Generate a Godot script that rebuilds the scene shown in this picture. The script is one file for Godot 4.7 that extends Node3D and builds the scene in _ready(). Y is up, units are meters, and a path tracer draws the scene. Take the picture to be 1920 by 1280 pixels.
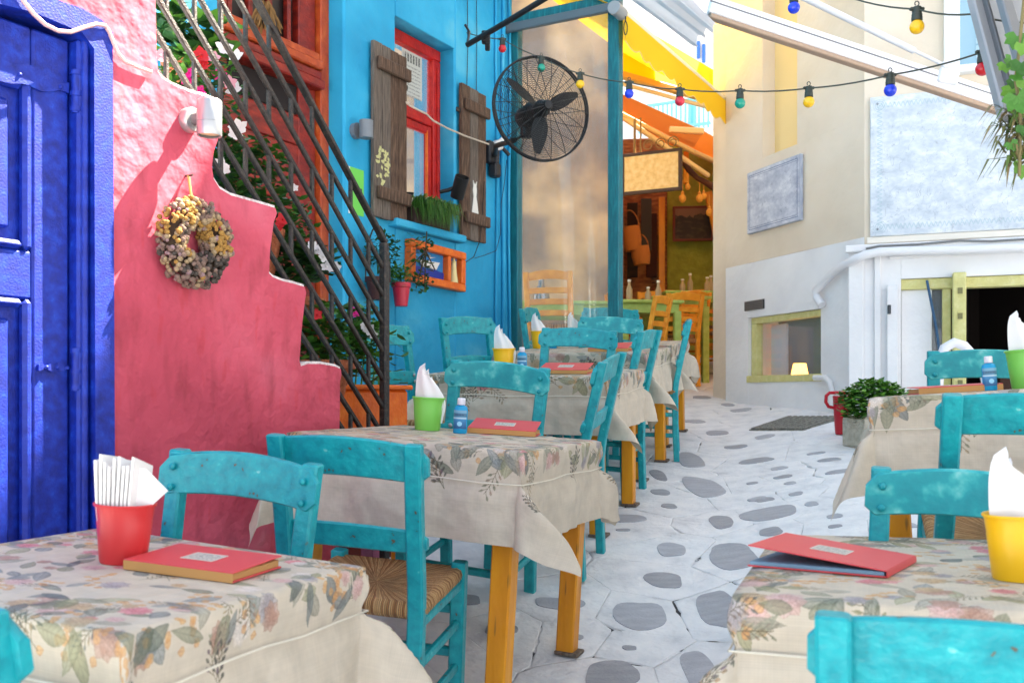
extends Node3D
# A steep lane with taverna tables. Camera looks along -Z; distances along the view are called d (z = -d).

const FP = 1867.0
const CY = 1.1
const UX = Vector3(0.487, 0.0, -0.8734)     # along the left walls, away from the camera
const NX = Vector3(0.8734, 0.0, 0.487)      # out of the left walls, towards the lane
const SUN = Vector3(0.45, 0.82, -0.35)      # towards the sun

var rng = RandomNumberGenerator.new()
var mats = {}
var used = {}
var nz = FastNoiseLite.new()

class MB:
	var st = SurfaceTool.new()
	var xf = Transform3D()
	var sg = -1
	var col = Color.WHITE
	func _init():
		st.begin(Mesh.PRIMITIVE_TRIANGLES)
		st.set_smooth_group(-1)
	func smooth(g):
		sg = g
	func v(p, uv):
		st.set_smooth_group(sg)
		st.set_color(col)
		st.set_uv(uv)
		st.add_vertex(xf * p)
	# n is the outward direction in local axes
	func tri(a, b, c, n, ua = Vector2(), ub = Vector2(), uc = Vector2()):
		if (b - a).cross(c - a).dot(n) > 0.0:
			v(a, ua); v(c, uc); v(b, ub)
		else:
			v(a, ua); v(b, ub); v(c, uc)
	func quad(a, b, c, d, n, ua = Vector2(0, 0), ub = Vector2(1, 0), uc = Vector2(1, 1), ud = Vector2(0, 1)):
		tri(a, b, c, n, ua, ub, uc)
		tri(a, c, d, n, ua, uc, ud)
	func box(c, s, bev = 0.0, bas = Basis()):
		var h = s * 0.5
		var b = minf(bev, minf(h.x, minf(h.y, h.z)) * 0.9)
		var keep = xf
		xf = xf * Transform3D(bas, c)
		for ax in 3:
			var a1 = (ax + 1) % 3
			var a2 = (ax + 2) % 3
			for sn in [-1.0, 1.0]:
				var n = Vector3()
				n[ax] = sn
				var q = []
				for k in [[-1, -1], [1, -1], [1, 1], [-1, 1]]:
					var p = Vector3()
					p[ax] = sn * h[ax]
					p[a1] = k[0] * (h[a1] - b)
					p[a2] = k[1] * (h[a2] - b)
					q.append(p)
				quad(q[0], q[1], q[2], q[3], n)
		if b > 0.0:
			for ax in 3:
				var a1 = (ax + 1) % 3
				var a2 = (ax + 2) % 3
				for s1 in [-1.0, 1.0]:
					for s2 in [-1.0, 1.0]:
						var q = []
						for e in [[-1.0, 0], [1.0, 0], [1.0, 1], [-1.0, 1]]:
							var p = Vector3()
							p[ax] = e[0] * (h[ax] - b)
							p[a1] = s1 * (h[a1] - (b if e[1] == 1 else 0.0))
							p[a2] = s2 * (h[a2] - (b if e[1] == 0 else 0.0))
							q.append(p)
						var n = Vector3()
						n[a1] = s1
						n[a2] = s2
						quad(q[0], q[1], q[2], q[3], n)
			for sx in [-1.0, 1.0]:
				for sy in [-1.0, 1.0]:
					for sz in [-1.0, 1.0]:
						var s3 = Vector3(sx, sy, sz)
						tri(s3 * Vector3(h.x, h.y - b, h.z - b), s3 * Vector3(h.x - b, h.y, h.z - b), s3 * Vector3(h.x - b, h.y - b, h.z), s3)
		xf = keep
	# a bar of section w (sideways) by t (along up) between two points
	func bar(a, b, w, t, up = Vector3.UP, bev = 0.0):
		var z = (b - a)
		var l = z.length()
		z = z / l
		var x = up.cross(z)
		if x.length() < 0.01:
			x = Vector3(1, 0, 0).cross(z)
		x = x.normalized()
		box((a + b) * 0.5, Vector3(w, t, l), bev, Basis(x, z.cross(x), z))
	func tube(pts, rad, sides = 8, caps = true):
		var n = pts.size()
		var t = (pts[1] - pts[0]).normalized()
		var up = Vector3.UP if absf(t.y) < 0.9 else Vector3.RIGHT
		var x = up.cross(t).normalized()
		var rings = []
		for i in n:
			var tn = (pts[mini(i + 1, n - 1)] - pts[maxi(i - 1, 0)]).normalized()
			x = (x - tn * x.dot(tn)).normalized()
			var y = tn.cross(x)
			var r = rad[i] if rad is Array else rad
			var ring = []
			for k in sides:
				var a = TAU * k / sides
				ring.append(pts[i] + (x * cos(a) + y * sin(a)) * r)
			rings.append(ring)
		var keep = sg
		sg = 1 if keep == -1 else keep
		for i in n - 1:
			for k in sides:
				var k2 = (k + 1) % sides
				var nn = (rings[i][k] + rings[i][k2]) * 0.5 - pts[i]
				quad(rings[i][k], rings[i][k2], rings[i + 1][k2], rings[i + 1][k], nn)
		sg = -1
		if caps:
			for e in [0, n - 1]:
				var dirn = (pts[0] - pts[1]) if e == 0 else (pts[n - 1] - pts[n - 2])
				for k in range(1, sides - 1):
					tri(rings[e][0], rings[e][k], rings[e][k + 1], dirn)
		sg = keep
	# profile: Vector2(radius, y); outward side is on the right going up
	func lathe(prof, sides = 20, sx = 1.0, sz = 1.0, inside = false):
		var keep = sg
		var g = 10
		for i in prof.size() - 1:
			var d0 = prof[i + 1] - prof[i]
			if i > 0:
				var dm = prof[i] - prof[i - 1]
				if absf(dm.angle_to(d0)) > 0.7:
					g += 1
			sg = g
			for k in sides:
				var a0 = TAU * k / sides
				var a1 = TAU * (k + 1) / sides
				var p = []
				for e in [[i, a0], [i, a1], [i + 1, a1], [i + 1, a0]]:
					var q = prof[e[0]]
					p.append(Vector3(q.x * cos(e[1]) * sx, q.y, q.x * sin(e[1]) * sz))
				var am = (a0 + a1) * 0.5
				var n = Vector3(cos(am) * d0.y, -d0.x, sin(am) * d0.y)
				if inside:
					n = -n
				var u0 = float(k) / sides
				var u1 = float(k + 1) / sides
				var v0 = float(i) / (prof.size() - 1)
				var v1 = float(i + 1) / (prof.size() - 1)
				quad(p[0], p[1], p[2], p[3], n, Vector2(u0, v0), Vector2(u1, v0), Vector2(u1, v1), Vector2(u0, v1))
		sg = keep
	func ball(c, r, sides = 12, rows = 8, sc = Vector3.ONE):
		var prof = []
		for i in rows + 1:
			var a = -PI / 2 + PI * i / rows
			prof.append(Vector2(maxf(0.0002, cos(a) * r), sin(a) * r * sc.y))
		var keep = xf
		xf = xf * Transform3D(Basis(), c)
		lathe(prof, sides, sc.x, sc.z)
		xf = keep
	# polygon (x, y) extruded from z0 to z1, front at z1
	func prism(poly, z0, z1, bev = 0.0):
		var idx = Geometry2D.triangulate_polygon(PackedVector2Array(poly))
		var inner = poly
		if bev > 0.0:
			var off = Geometry2D.offset_polygon(PackedVector2Array(poly), -bev)
			if off.size() == 1 and off[0].size() == poly.size():
				inner = Array(off[0])
				# align start
				var best = 0
				for k in poly.size():
					if inner[k].distance_to(poly[0]) < inner[best].distance_to(poly[0]):
						best = k
				var al = []
				for k in poly.size():
					al.append(inner[(k + best) % poly.size()])
				if Geometry2D.is_polygon_clockwise(PackedVector2Array(al)) == Geometry2D.is_polygon_clockwise(PackedVector2Array(poly)):
					inner = al
				else:
					inner = poly
					bev = 0.0
			else:
				bev = 0.0
		for i in range(0, idx.size(), 3):
			for e in [[z0, -1.0, poly], [z1, 1.0, inner]]:
				var a = e[2][idx[i]]; var b = e[2][idx[i + 1]]; var c = e[2][idx[i + 2]]
				tri(Vector3(a.x, a.y, e[0]), Vector3(b.x, b.y, e[0]), Vector3(c.x, c.y, e[0]), Vector3(0, 0, e[1]), a, b, c)
		var cw = Geometry2D.is_polygon_clockwise(PackedVector2Array(poly))
		var n = poly.size()
		for i in n:
			var a = poly[i]; var b = poly[(i + 1) % n]
			var d0 = b - a
			var nn = Vector3(d0.y, -d0.x, 0)
			if cw:
				nn = -nn
			var zb = z1 - bev
			quad(Vector3(a.x, a.y, z0), Vector3(b.x, b.y, z0), Vector3(b.x, b.y, zb), Vector3(a.x, a.y, zb), nn)
			if bev > 0.0:
				var a2 = inner[i]; var b2 = inner[(i + 1) % n]
				quad(Vector3(a.x, a.y, zb), Vector3(b.x, b.y, zb), Vector3(b2.x, b2.y, z1), Vector3(a2.x, a2.y, z1), nn + Vector3(0, 0, 0.01))
	# a pointed leaf blade: base, direction, side, length, width, bend along normal
	func leaf(p, dirn, side, ln, wd, bend = 0.15):
		var n = dirn.cross(side).normalized()
		var m1 = p + dirn * ln * 0.35 + n * ln * bend * 0.6
		var tip = p + dirn * ln
		var l = m1 - side * wd * 0.5 - n * ln * 0.04
		var r = m1 + side * wd * 0.5 - n * ln * 0.04
		var m2 = p + dirn * ln * 0.7 + n * ln * bend * 0.5
		var l2 = m2 - side * wd * 0.36
		var r2 = m2 + side * wd * 0.36
		tri(p, l, m1, n); tri(p, m1, r, n)
		tri(l, l2, m1, n); tri(m1, l2, m2, n)
		tri(r, m1, r2, n); tri(m1, m2, r2, n)
		tri(l2, tip, m2, n); tri(m2, tip, r2, n)
	func done():
		st.generate_normals()
		st.index()
		return st.commit()

# ---------------------------------------------------------------- placing
func P(px, py, d):
	return Vector3((px - 960.0) / FP * d, CY - (py - 740.0) / FP * d, -d)

func base_h(d):
	var ds = [-4.0, 1.0, 1.5, 2.0, 2.7, 3.3, 3.85, 4.4, 5.0, 6.05, 6.55, 9.0, 11.0, 14.0, 30.0]
	var hs = [-1.7, -1.17, -1.13, -1.085, -0.985, -0.90, -0.775, -0.66, -0.576, -0.444, -0.375, -0.02, 0.28, 0.62, 1.6]
	d = clampf(d, -3.99, 29.9)
	for i in ds.size() - 1:
		if d <= ds[i + 1]:
			var t = (d - ds[i]) / (ds[i + 1] - ds[i])
			var a = hs[maxi(i - 1, 0)]; var b = hs[i]; var c = hs[i + 1]; var e = hs[mini(i + 2, hs.size() - 1)]
			var m0 = (c - a) / (ds[i + 1] - ds[maxi(i - 1, 0)])
			var m1 = (e - b) / (ds[mini(i + 2, hs.size() - 1)] - ds[i])
			var w = ds[i + 1] - ds[i]
			var t2 = t * t
			var t3 = t2 * t
			return (2 * t3 - 3 * t2 + 1) * b + (t3 - 2 * t2 + t) * m0 * w + (-2 * t3 + 3 * t2) * c + (t3 - t2) * m1 * w
	return hs[-1]

func FL(x, d):
	var e = x - (0.18 + 0.242 * (clampf(d, 0.0, 10.0) - 3.3))
	var rise = 0.2 * smoothstep(0.3, 1.3, e) * smoothstep(2.15, 2.6, d) * (1.0 - 0.35 * smoothstep(2.9, 3.5, d))
	rise += 0.05 * clampf(-e - 0.1, 0.0, 0.9)
	return CY + base_h(d) + rise

func FV(x, d, up = 0.0):
	return Vector3(x, FL(x, d) + up, -d)

# ground point seen at a pixel
func G(px, py, up = 0.0):
	var lo = 0.8
	var hi = 0.8
	while hi < 25.0:
		hi += 0.1
		var p = P(px, py, hi)
		if p.y <= FL(p.x, hi):
			break
		lo = hi
	for i in 18:
		var m = (lo + hi) * 0.5
		var p = P(px, py, m)
		if p.y <= FL(p.x, m):
			hi = m
		else:
			lo = m
	var q = P(px, py, hi)
	return Vector3(q.x, FL(q.x, hi) + up, q.z)

# where the ray through a pixel meets the plane z = off of a frame, in that frame's axes
func wl(px, py, t, off = 0.0):
	var o = Vector3(0, CY, 0)
	var r = P(px, py, 1.0) - o
	var n = t.basis.z
	var k = (t.origin + n * off - o).dot(n) / r.dot(n)
	return t.affine_inverse() * (o + r * k)

# ---------------------------------------------------------------- nodes
func numbered(n):
	if not used.has(n):
		used[n] = 0
		return n
	used[n] += 1
	return "%s_%03d" % [n, used[n]]

func tag(o, label, category, group = ""):
	o.set_meta("label", label)
	o.set_meta("category", category)
	if group != "":
		o.set_meta("group", group)
	return o

func thing(nm, label, category, t = Transform3D(), group = ""):
	var o = Node3D.new()
	o.name = numbered(nm)
	add_child(o)
	o.transform = t
	return tag(o, label, category, group)

func part(nm, mb, mat, parent, t = Transform3D()):
	var o = MeshInstance3D.new()
	o.name = nm
	o.mesh = mb.done() if mb is MB else mb
	o.material_override = mat
	o.transform = t
	parent.add_child(o, true)
	return o

func single(nm, mb, mat, label, category, t = Transform3D(), group = ""):
	var o = MeshInstance3D.new()
	o.name = numbered(nm)
	o.mesh = mb.done()
	o.material_override = mat
	o.transform = t
	add_child(o)
	return tag(o, label, category, group)

func struct(nm, mb, mat, t = Transform3D()):
	var o = MeshInstance3D.new()
	o.name = numbered(nm)
	o.mesh = mb.done()
	o.material_override = mat
	o.transform = t
	add_child(o)
	o.set_meta("kind", "structure")
	return o

func copy(src, t, label, group = ""):
	var nm = String(src.name)
	var c = src.duplicate()
	while nm.length() > 4 and nm[-4] == "_" and nm.right(3).is_valid_int():
		nm = nm.left(nm.length() - 4)
	c.name = numbered(nm)
	add_child(c)
	c.transform = t
	c.set_meta("label", label)
	if group != "":
		c.set_meta("group", group)
	return c

# ---------------------------------------------------------------- materials
func rgb(r, g, b):
	return Color(r / 255.0, g / 255.0, b / 255.0)

func noise_tex(seed_, freq, ramp, octaves = 4, size = 512, kind = FastNoiseLite.TYPE_SIMPLEX_SMOOTH):
	var n = FastNoiseLite.new()
	n.seed = seed_
	n.frequency = freq
	n.noise_type = kind
	n.fractal_octaves = octaves
	var t = NoiseTexture2D.new()
	t.width = size
	t.height = size
	t.seamless = true
	t.noise = n
	if ramp:
		var g = Gradient.new()
		var offs = PackedFloat32Array()
		var cols = PackedColorArray()
		for e in ramp:
			offs.append(e[0])
			cols.append(e[1])
		g.offsets = offs
		g.colors = cols
		t.color_ramp = g
	return t

func bump_tex(seed_, freq, strength, octaves = 5, size = 512, kind = FastNoiseLite.TYPE_SIMPLEX_SMOOTH):
	var t = noise_tex(seed_, freq, null, octaves, size, kind)
	t.as_normal_map = true
	t.bump_strength = strength
	return t

var bumps = {}
func shared_bump(f):
	if not bumps.has(f):
		bumps[f] = bump_tex(int(f * 1000.0) + 5, f, 8.0)
	return bumps[f]

# stains and runs with a shape of their own, laid over a wall's colour
func stained(m, seed_, ramp, scale):
	m.detail_enabled = true
	m.detail_blend_mode = BaseMaterial3D.BLEND_MODE_MUL
	m.detail_uv_layer = BaseMaterial3D.DETAIL_UV_2
	m.detail_albedo = noise_tex(seed_, 0.012, ramp, 5)
	m.uv2_triplanar = true
	m.uv2_world_triplanar = true
	m.uv2_scale = scale
	m.uv2_triplanar_sharpness = 6.0
	return m

func M(col, rough = 0.6, metal = 0.0):
	var key = "%s %s %s" % [col, rough, metal]
	if not mats.has(key):
		var m = StandardMaterial3D.new()
		m.albedo_color = col
		m.roughness = rough
		m.metallic = metal
		mats[key] = m
	return mats[key]

# mottled surface with fine relief, mapped by world or object position
func mottled(key, cols, rough, freq, scale, bump, bfreq = 0.03, world = true, stretch = Vector3.ONE, octaves = 4):
	if mats.has(key):
		return mats[key]
	var m = StandardMaterial3D.new()
	var ramp = []
	for i in cols.size():
		ramp.append([cols[i][0], cols[i][1]])
	m.albedo_texture = noise_tex(key.hash() % 1000, freq, ramp, octaves)
	m.roughness = rough
	if bump > 0.0:
		m.normal_enabled = true
		m.normal_texture = shared_bump(bfreq)
		m.normal_scale = bump
	m.uv1_triplanar = true
	m.uv1_world_triplanar = world
	m.uv1_scale = stretch * scale
	m.uv1_triplanar_sharpness = 6.0
	mats[key] = m
	return m

func sheet_glow(col, rough, back):
	var m = StandardMaterial3D.new()
	m.albedo_color = col
	m.roughness = rough
	m.backlight_enabled = true
	m.backlight = Color(back, back, back)
	return m

# ---------------------------------------------------------------- printed and woven textures
func stamp_leaf(im, cx, cy, ln, wd, ang, col, dark, alpha = 0.62):
	var ca = cos(ang); var sa = sin(ang)
	var r = int(maxf(ln, wd) * 0.5) + 1
	var w = im.get_width()
	for y in range(maxi(0, int(cy) - r), mini(w, int(cy) + r + 1)):
		for x in range(maxi(0, int(cx) - r), mini(w, int(cx) + r + 1)):
			var dx = x - cx; var dy = y - cy
			var t = (dx * ca + dy * sa) / ln + 0.5
			if t <= 0.0 or t >= 1.0:
				continue
			var s = (-dx * sa + dy * ca)
			var half = wd * 0.5 * sin(PI * pow(t, 0.8))
			if absf(s) > half:
				continue
			var e = absf(s) / maxf(half, 0.5)
			var vein = absf(s) < 0.9 or absf(fposmod(t * 7.0 + e * 1.2, 1.0) - 0.5) < 0.07
			var k = 0.55 * e * e + (0.45 if vein else 0.0) + 0.3 * nz.get_noise_2d(x * 3.0, y * 3.0)
			var c = col.lerp(dark, clampf(k, 0.0, 1.0))
			im.set_pixel(x, y, im.get_pixel(x, y).lerp(c, alpha))

func stamp_line(im, a, b, wd, col):
	var n = int(a.distance_to(b)) + 1
	for i in n + 1:
		var p = a.lerp(b, float(i) / n)
		for dx in range(-wd, wd + 1):
			for dy in range(-wd, wd + 1):
				var x = int(p.x) + dx; var y = int(p.y) + dy
				if x >= 0 and y >= 0 and x < im.get_width() and y < im.get_height():
					im.set_pixel(x, y, im.get_pixel(x, y).lerp(col, 0.7))

func stamp_rose(im, c, r, col):
	for ring in 3:
		var n = 8 - ring * 2
		for k in n:
			var a = TAU * k / n + ring * 0.4 + rng.randf() * 0.3
			var rr = r * (0.62 - 0.25 * ring)
			stamp_leaf(im, c.x + cos(a) * rr, c.y + sin(a) * rr, r * (0.95 - 0.2 * ring), r * (0.85 - 0.18 * ring), a, col.lerp(Color.WHITE, 0.25 * rng.randf()), col.darkened(0.3), 0.7)

func stamp_sprig(im, p, ang, ln, leafc, berryc):
	var q = p + Vector2(cos(ang), sin(ang)) * ln
	stamp_line(im, p, q, 0, Color(0.3, 0.27, 0.2))
	for k in 9:
		var t = 0.2 + 0.8 * k / 9.0
		var m = p.lerp(q, t)
		var sd = 1.0 if k % 2 else -1.0
		var a2 = ang + sd * 0.8
		var e = m + Vector2(cos(a2), sin(a2)) * ln * 0.22
		stamp_line(im, m, e, 0, Color(0.32, 0.28, 0.2))
		stamp_leaf(im, e.x, e.y, ln * 0.17, ln * 0.075, a2, berryc if rng.randf() < 0.45 else leafc, leafc.darkened(0.4))

func cloth_image(seed_):
	rng.seed = seed_
	var w = 1024
	var im = Image.create(w, w, false, Image.FORMAT_RGB8)
	var fine = FastNoiseLite.new()
	fine.seed = seed_
	fine.frequency = 0.02
	for y in w:
		var ry = 0.014 * sin(y * 2.1) + 0.03 * fine.get_noise_2d(y * 31.0, 7.0)
		for x in w:
			var k = 1.0 + ry + 0.03 * fine.get_noise_2d(x * 31.0, 91.0) + 0.05 * fine.get_noise_2d(x, y)
			im.set_pixel(x, y, Color(0.765 * k, 0.715 * k, 0.64 * k))
	var greens = [rgb(98, 104, 84), rgb(122, 124, 96), rgb(84, 92, 92), rgb(140, 138, 96), rgb(108, 116, 116), rgb(150, 146, 128)]
	var flowers = [rgb(212, 124, 128), rgb(208, 166, 156), rgb(192, 160, 120), rgb(178, 136, 116), rgb(164, 154, 154), rgb(222, 208, 194)]
	# a dense field of leaves and blossoms in the middle of the cloth
	for i in 460:
		var p = Vector2(rng.randf_range(-0.43, 0.43), rng.randf_range(-0.43, 0.43))
		if i < 150:
			var along = rng.randf_range(-0.42, 0.42)
			var ed = rng.randf_range(0.30, 0.455)
			p = [Vector2(along, ed), Vector2(along, -ed), Vector2(ed, along), Vector2(-ed, along)][i % 4]
		p = (p / 1.5 + Vector2(0.5, 0.5)) * w
		var kind = rng.randf()
		if kind < 0.52:
			var g = greens[rng.randi() % greens.size()]
			var ang = rng.randf() * TAU
			stamp_leaf(im, p.x, p.y, rng.randf_range(34, 66), rng.randf_range(14, 28), ang, g.lerp(Color.WHITE, rng.randf() * 0.25), g.darkened(0.4))
		elif kind < 0.76:
			stamp_rose(im, p, rng.randf_range(10, 22), flowers[rng.randi() % flowers.size()])
		elif kind < 0.9:
			stamp_sprig(im, p, rng.randf() * TAU, rng.randf_range(40, 70), greens[rng.randi() % greens.size()], flowers[2 + rng.randi() % 2])
		else:
			for k in 7:
				var q = p + Vector2(rng.randf_range(-22, 22), rng.randf_range(-22, 22))
				stamp_leaf(im, q.x, q.y, 13, 11, rng.randf() * TAU, rgb(214, 164, 100), rgb(150, 92, 60))
	# loose sprigs on the overhang
	for s in [Vector2(0.52, 0.50), Vector2(-0.52, 0.51), Vector2(0.51, -0.52), Vector2(-0.5, -0.53), Vector2(0.15, 0.5), Vector2(-0.2, -0.5), Vector2(0.5, -0.1), Vector2(-0.51, 0.15)]:
		var p = (s / 1.5 + Vector2(0.5, 0.5)) * w
		for k in 3:
			stamp_sprig(im, p, Vector2(s.x, s.y).angle() + PI + rng.randf_range(-0.5, 0.5), rng.randf_range(45, 75), rgb(84, 84, 74), [rgb(190, 140, 92), rgb(110, 80, 110), rgb(84, 84, 74)][rng.randi() % 3])
	im.generate_mipmaps()
	return ImageTexture.create_from_image(im)

func rush_image():
	rng.seed = 5
	var w = 256
	var im = Image.create(w, w, false, Image.FORMAT_RGB8)
	var hm = Image.create(w, w, false, Image.FORMAT_RGB8)
	for s in 16:
		var tone = rng.randf()
		var c0 = rgb(150, 98, 52).lerp(rgb(214, 172, 116), tone)
		for i in 16:
			var hgt = sin(PI * (i + 0.5) / 16.0)
			for y in w:
				var k = 0.75 + 0.3 * hgt + 0.14 * nz.get_noise_2d(y * 1.4, s * 50 + i * 6.0) + 0.1 * sin((y * 0.22 + i * 0.5 + s))
				im.set_pixel(s * 16 + i, y, Color(c0.r * k, c0.g * k, c0.b * k))
				var g = hgt * 0.9 + 0.08 * sin(y * 0.22 + i * 0.5 + s)
				hm.set_pixel(s * 16 + i, y, Color(g, g, g))
	return [ImageTexture.create_from_image(im), ImageTexture.create_from_image(hm)]

func make_materials():
	mottled("pink", [[0.0, rgb(178, 62, 82)], [0.3, rgb(192, 70, 90)], [0.55, rgb(204, 80, 100)], [0.75, rgb(210, 92, 112)], [0.86, rgb(214, 106, 124)], [0.95, rgb(224, 160, 166)]], 0.78, 0.006, 0.55, 0.22, 0.05)
	mottled("blue", [[0.0, rgb(20, 142, 186)], [0.4, rgb(28, 156, 200)], [0.7, rgb(44, 168, 210)], [0.92, rgb(80, 182, 214)]], 0.7, 0.006, 0.45, 0.2, 0.03)
	mottled("cream", [[0.0, rgb(216, 201, 180)], [0.5, rgb(225, 211, 190)], [1.0, rgb(232, 219, 200)]], 0.85, 0.005, 0.4, 0.12, 0.03)
	mottled("white", [[0.0, rgb(222, 222, 224)], [0.5, rgb(232, 232, 232)], [1.0, rgb(238, 238, 238)]], 0.8, 0.006, 0.5, 0.14, 0.03)
	stained(mats["pink"], 71, [[0.0, rgb(206, 192, 192)], [0.22, rgb(238, 232, 232)], [0.42, Color.WHITE], [0.72, Color.WHITE], [0.8, rgb(255, 236, 232)], [1.0, rgb(232, 214, 210)]], Vector3(1.6, 0.45, 1.6))
	mottled("slab", [[0.0, rgb(196, 198, 202)], [0.25, rgb(218, 220, 223)], [0.55, rgb(228, 229, 231)], [1.0, rgb(238, 238, 238)]], 0.62, 0.012, 0.9, 0.25, 0.05, true, Vector3.ONE, 5)
	mottled("joint", [[0.0, rgb(44, 44, 46)], [0.46, rgb(70, 70, 72)], [0.54, rgb(206, 207, 210)], [0.6, rgb(222, 222, 224)], [1.0, rgb(232, 232, 232)]], 0.8, 0.012, 0.9, 0.5, 0.06, true, Vector3.ONE, 5)
	for k in 3:
		var d = [0.0, 0.05, -0.05][k]
		mottled("stone%d" % k, [[0.0, rgb(160, 163, 172).darkened(d + 0.05)], [0.5, rgb(170, 173, 181).darkened(d + 0.05)], [1.0, rgb(182, 185, 192).darkened(d + 0.05)]], 0.55, 0.01, 1.3, 0.25, 0.08, true, Vector3(1, 1, 3), 5)
	mottled("teal", [[0.0, rgb(96, 78, 60)], [0.10, rgb(96, 78, 60)], [0.12, rgb(8, 136, 146)], [0.45, rgb(14, 152, 161)], [0.8, rgb(20, 162, 169)], [0.9, rgb(48, 176, 178)], [1.0, rgb(150, 208, 204)]], 0.42, 0.016, 2.6, 0.22, 0.03, false)
	mottled("tealworn", [[0.0, rgb(10, 140, 150)], [0.45, rgb(16, 152, 160)], [0.7, rgb(70, 180, 180)], [1.0, rgb(160, 212, 208)]], 0.45, 0.012, 2.0, 0.1, 0.03, false)
	mottled("yellow", [[0.0, rgb(120, 84, 40)], [0.12, rgb(120, 84, 40)], [0.15, rgb(204, 128, 0)], [0.6, rgb(220, 146, 4)], [1.0, rgb(228, 160, 24)]], 0.45, 0.01, 1.4, 0.15, 0.03, false, Vector3(1, 0.2, 1))
	mottled("ochre", [[0.0, rgb(212, 134, 26)], [0.6, rgb(232, 158, 40)], [1.0, rgb(240, 176, 64)]], 0.5, 0.01, 1.4, 0.15, 0.03, false)
	mottled("doorblue", [[0.0, rgb(2, 24, 118)], [0.5, rgb(4, 38, 150)], [0.85, rgb(10, 56, 174)], [1.0, rgb(50, 96, 200)]], 0.55, 0.02, 2.0, 0.1, 0.12, false, Vector3.ONE, 5)
	mottled("plank", [[0.0, rgb(48, 33, 25)], [0.35, rgb(76, 55, 42)], [0.65, rgb(100, 76, 58)], [1.0, rgb(126, 102, 82)]], 0.8, 0.012, 3.0, 0.7, 0.03, false, Vector3(5, 0.35, 5), 5)
	mottled("planknew", [[0.0, rgb(70, 62, 54)], [0.4, rgb(98, 86, 76)], [1.0, rgb(128, 116, 104)]], 0.8, 0.012, 3.0, 0.7, 0.03, false, Vector3(5, 0.35, 5), 5)
	mottled("iron", [[0.0, rgb(26, 24, 24)], [0.55, rgb(46, 42, 40)], [0.8, rgb(70, 60, 52)], [1.0, rgb(110, 96, 84)]], 0.5, 0.03, 3.0, 0.4, 0.1, false)
	mottled("red", [[0.0, rgb(160, 12, 8)], [0.5, rgb(188, 22, 14)], [1.0, rgb(206, 44, 26)]], 0.5, 0.01, 2.0, 0.2, 0.04, false)
	mottled("redwood", [[0.0, rgb(92, 14, 6)], [0.5, rgb(126, 24, 10)], [1.0, rgb(156, 42, 18)]], 0.5, 0.01, 1.0, 0.25, 0.04, false, Vector3(1, 3, 1))
	mottled("orange", [[0.0, rgb(214, 88, 10)], [0.6, rgb(232, 108, 20)], [1.0, rgb(240, 132, 44)]], 0.5, 0.01, 2.0, 0.2, 0.04, false)
	mottled("bayorange", [[0.0, rgb(150, 52, 14)], [0.6, rgb(178, 72, 24)], [1.0, rgb(200, 100, 44)]], 0.5, 0.01, 2.0, 0.2, 0.04, false)
	mottled("terracotta", [[0.0, rgb(150, 78, 48)], [0.5, rgb(178, 98, 62)], [1.0, rgb(196, 124, 90)]], 0.8, 0.02, 2.0, 0.5, 0.05, false)
	mottled("lime", [[0.0, rgb(200, 194, 122)], [0.6, rgb(212, 206, 138)], [1.0, rgb(222, 216, 160)]], 0.55, 0.01, 2.0, 0.5, 0.04, false)
	mottled("green", [[0.0, rgb(150, 178, 80)], [0.6, rgb(168, 194, 96)], [1.0, rgb(182, 204, 116)]], 0.5, 0.01, 2.0, 0.3, 0.04, false)
	mottled("marble", [[0.0, rgb(170, 184, 198)], [0.3, rgb(196, 206, 214)], [0.6, rgb(224, 229, 233)], [1.0, rgb(236, 238, 240)]], 0.5, 0.008, 1.1, 0.15, 0.05, true, Vector3.ONE, 5)
	mottled("marbledark", [[0.0, rgb(140, 150, 170)], [0.5, rgb(166, 174, 190)], [1.0, rgb(190, 197, 208)]], 0.55, 0.01, 1.6, 0.2, 0.05, true, Vector3.ONE, 5)
	mottled("tan", [[0.0, rgb(104, 90, 80)], [0.4, rgb(140, 118, 100)], [0.7, rgb(184, 154, 118)], [1.0, rgb(214, 178, 132)]], 0.8, 0.004, 0.5, 0.2, 0.03)
	mottled("brown", [[0.0, rgb(116, 66, 32)], [0.5, rgb(160, 100, 50)], [1.0, rgb(196, 136, 76)]], 0.7, 0.01, 1.0, 0.3, 0.03, true, Vector3(1, 4, 1))
	mottled("steel", [[0.0, rgb(150, 152, 156)], [1.0, rgb(190, 192, 196)]], 0.35, 0.02, 2.0, 0.2, 0.05, false)
	mottled("wreath_a", [[0.0, rgb(150, 116, 66)], [0.5, rgb(196, 160, 96)], [1.0, rgb(220, 196, 150)]], 0.9, 0.05, 9.0, 1.0, 0.1, false)
	for k in 4:
		var c = [rgb(44, 92, 26), rgb(62, 116, 34), rgb(30, 70, 28), rgb(92, 140, 44)][k]
		var m = StandardMaterial3D.new()
		m.albedo_color = c
		m.roughness = 0.5
		m.backlight_enabled = true
		m.backlight = Color(0.14, 0.24, 0.05)
		mats["leaf%d" % k] = m
	var plastic = StandardMaterial3D.new()
	plastic.albedo_color = Color(0.95, 0.95, 0.95, 0.12)
	plastic.transparency = BaseMaterial3D.TRANSPARENCY_ALPHA
	plastic.roughness = 0.12
	plastic.normal_enabled = true
	plastic.normal_texture = bump_tex(3, 0.004, 10.0, 3)
	plastic.normal_scale = 0.5
	plastic.uv1_triplanar = true
	plastic.uv1_scale = Vector3(0.9, 0.25, 0.9)
	mats["plastic"] = plastic
	var glass = StandardMaterial3D.new()
	glass.albedo_color = Color(0.9, 0.95, 1.0, 0.1)
	glass.transparency = BaseMaterial3D.TRANSPARENCY_ALPHA
	glass.roughness = 0.03
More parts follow.
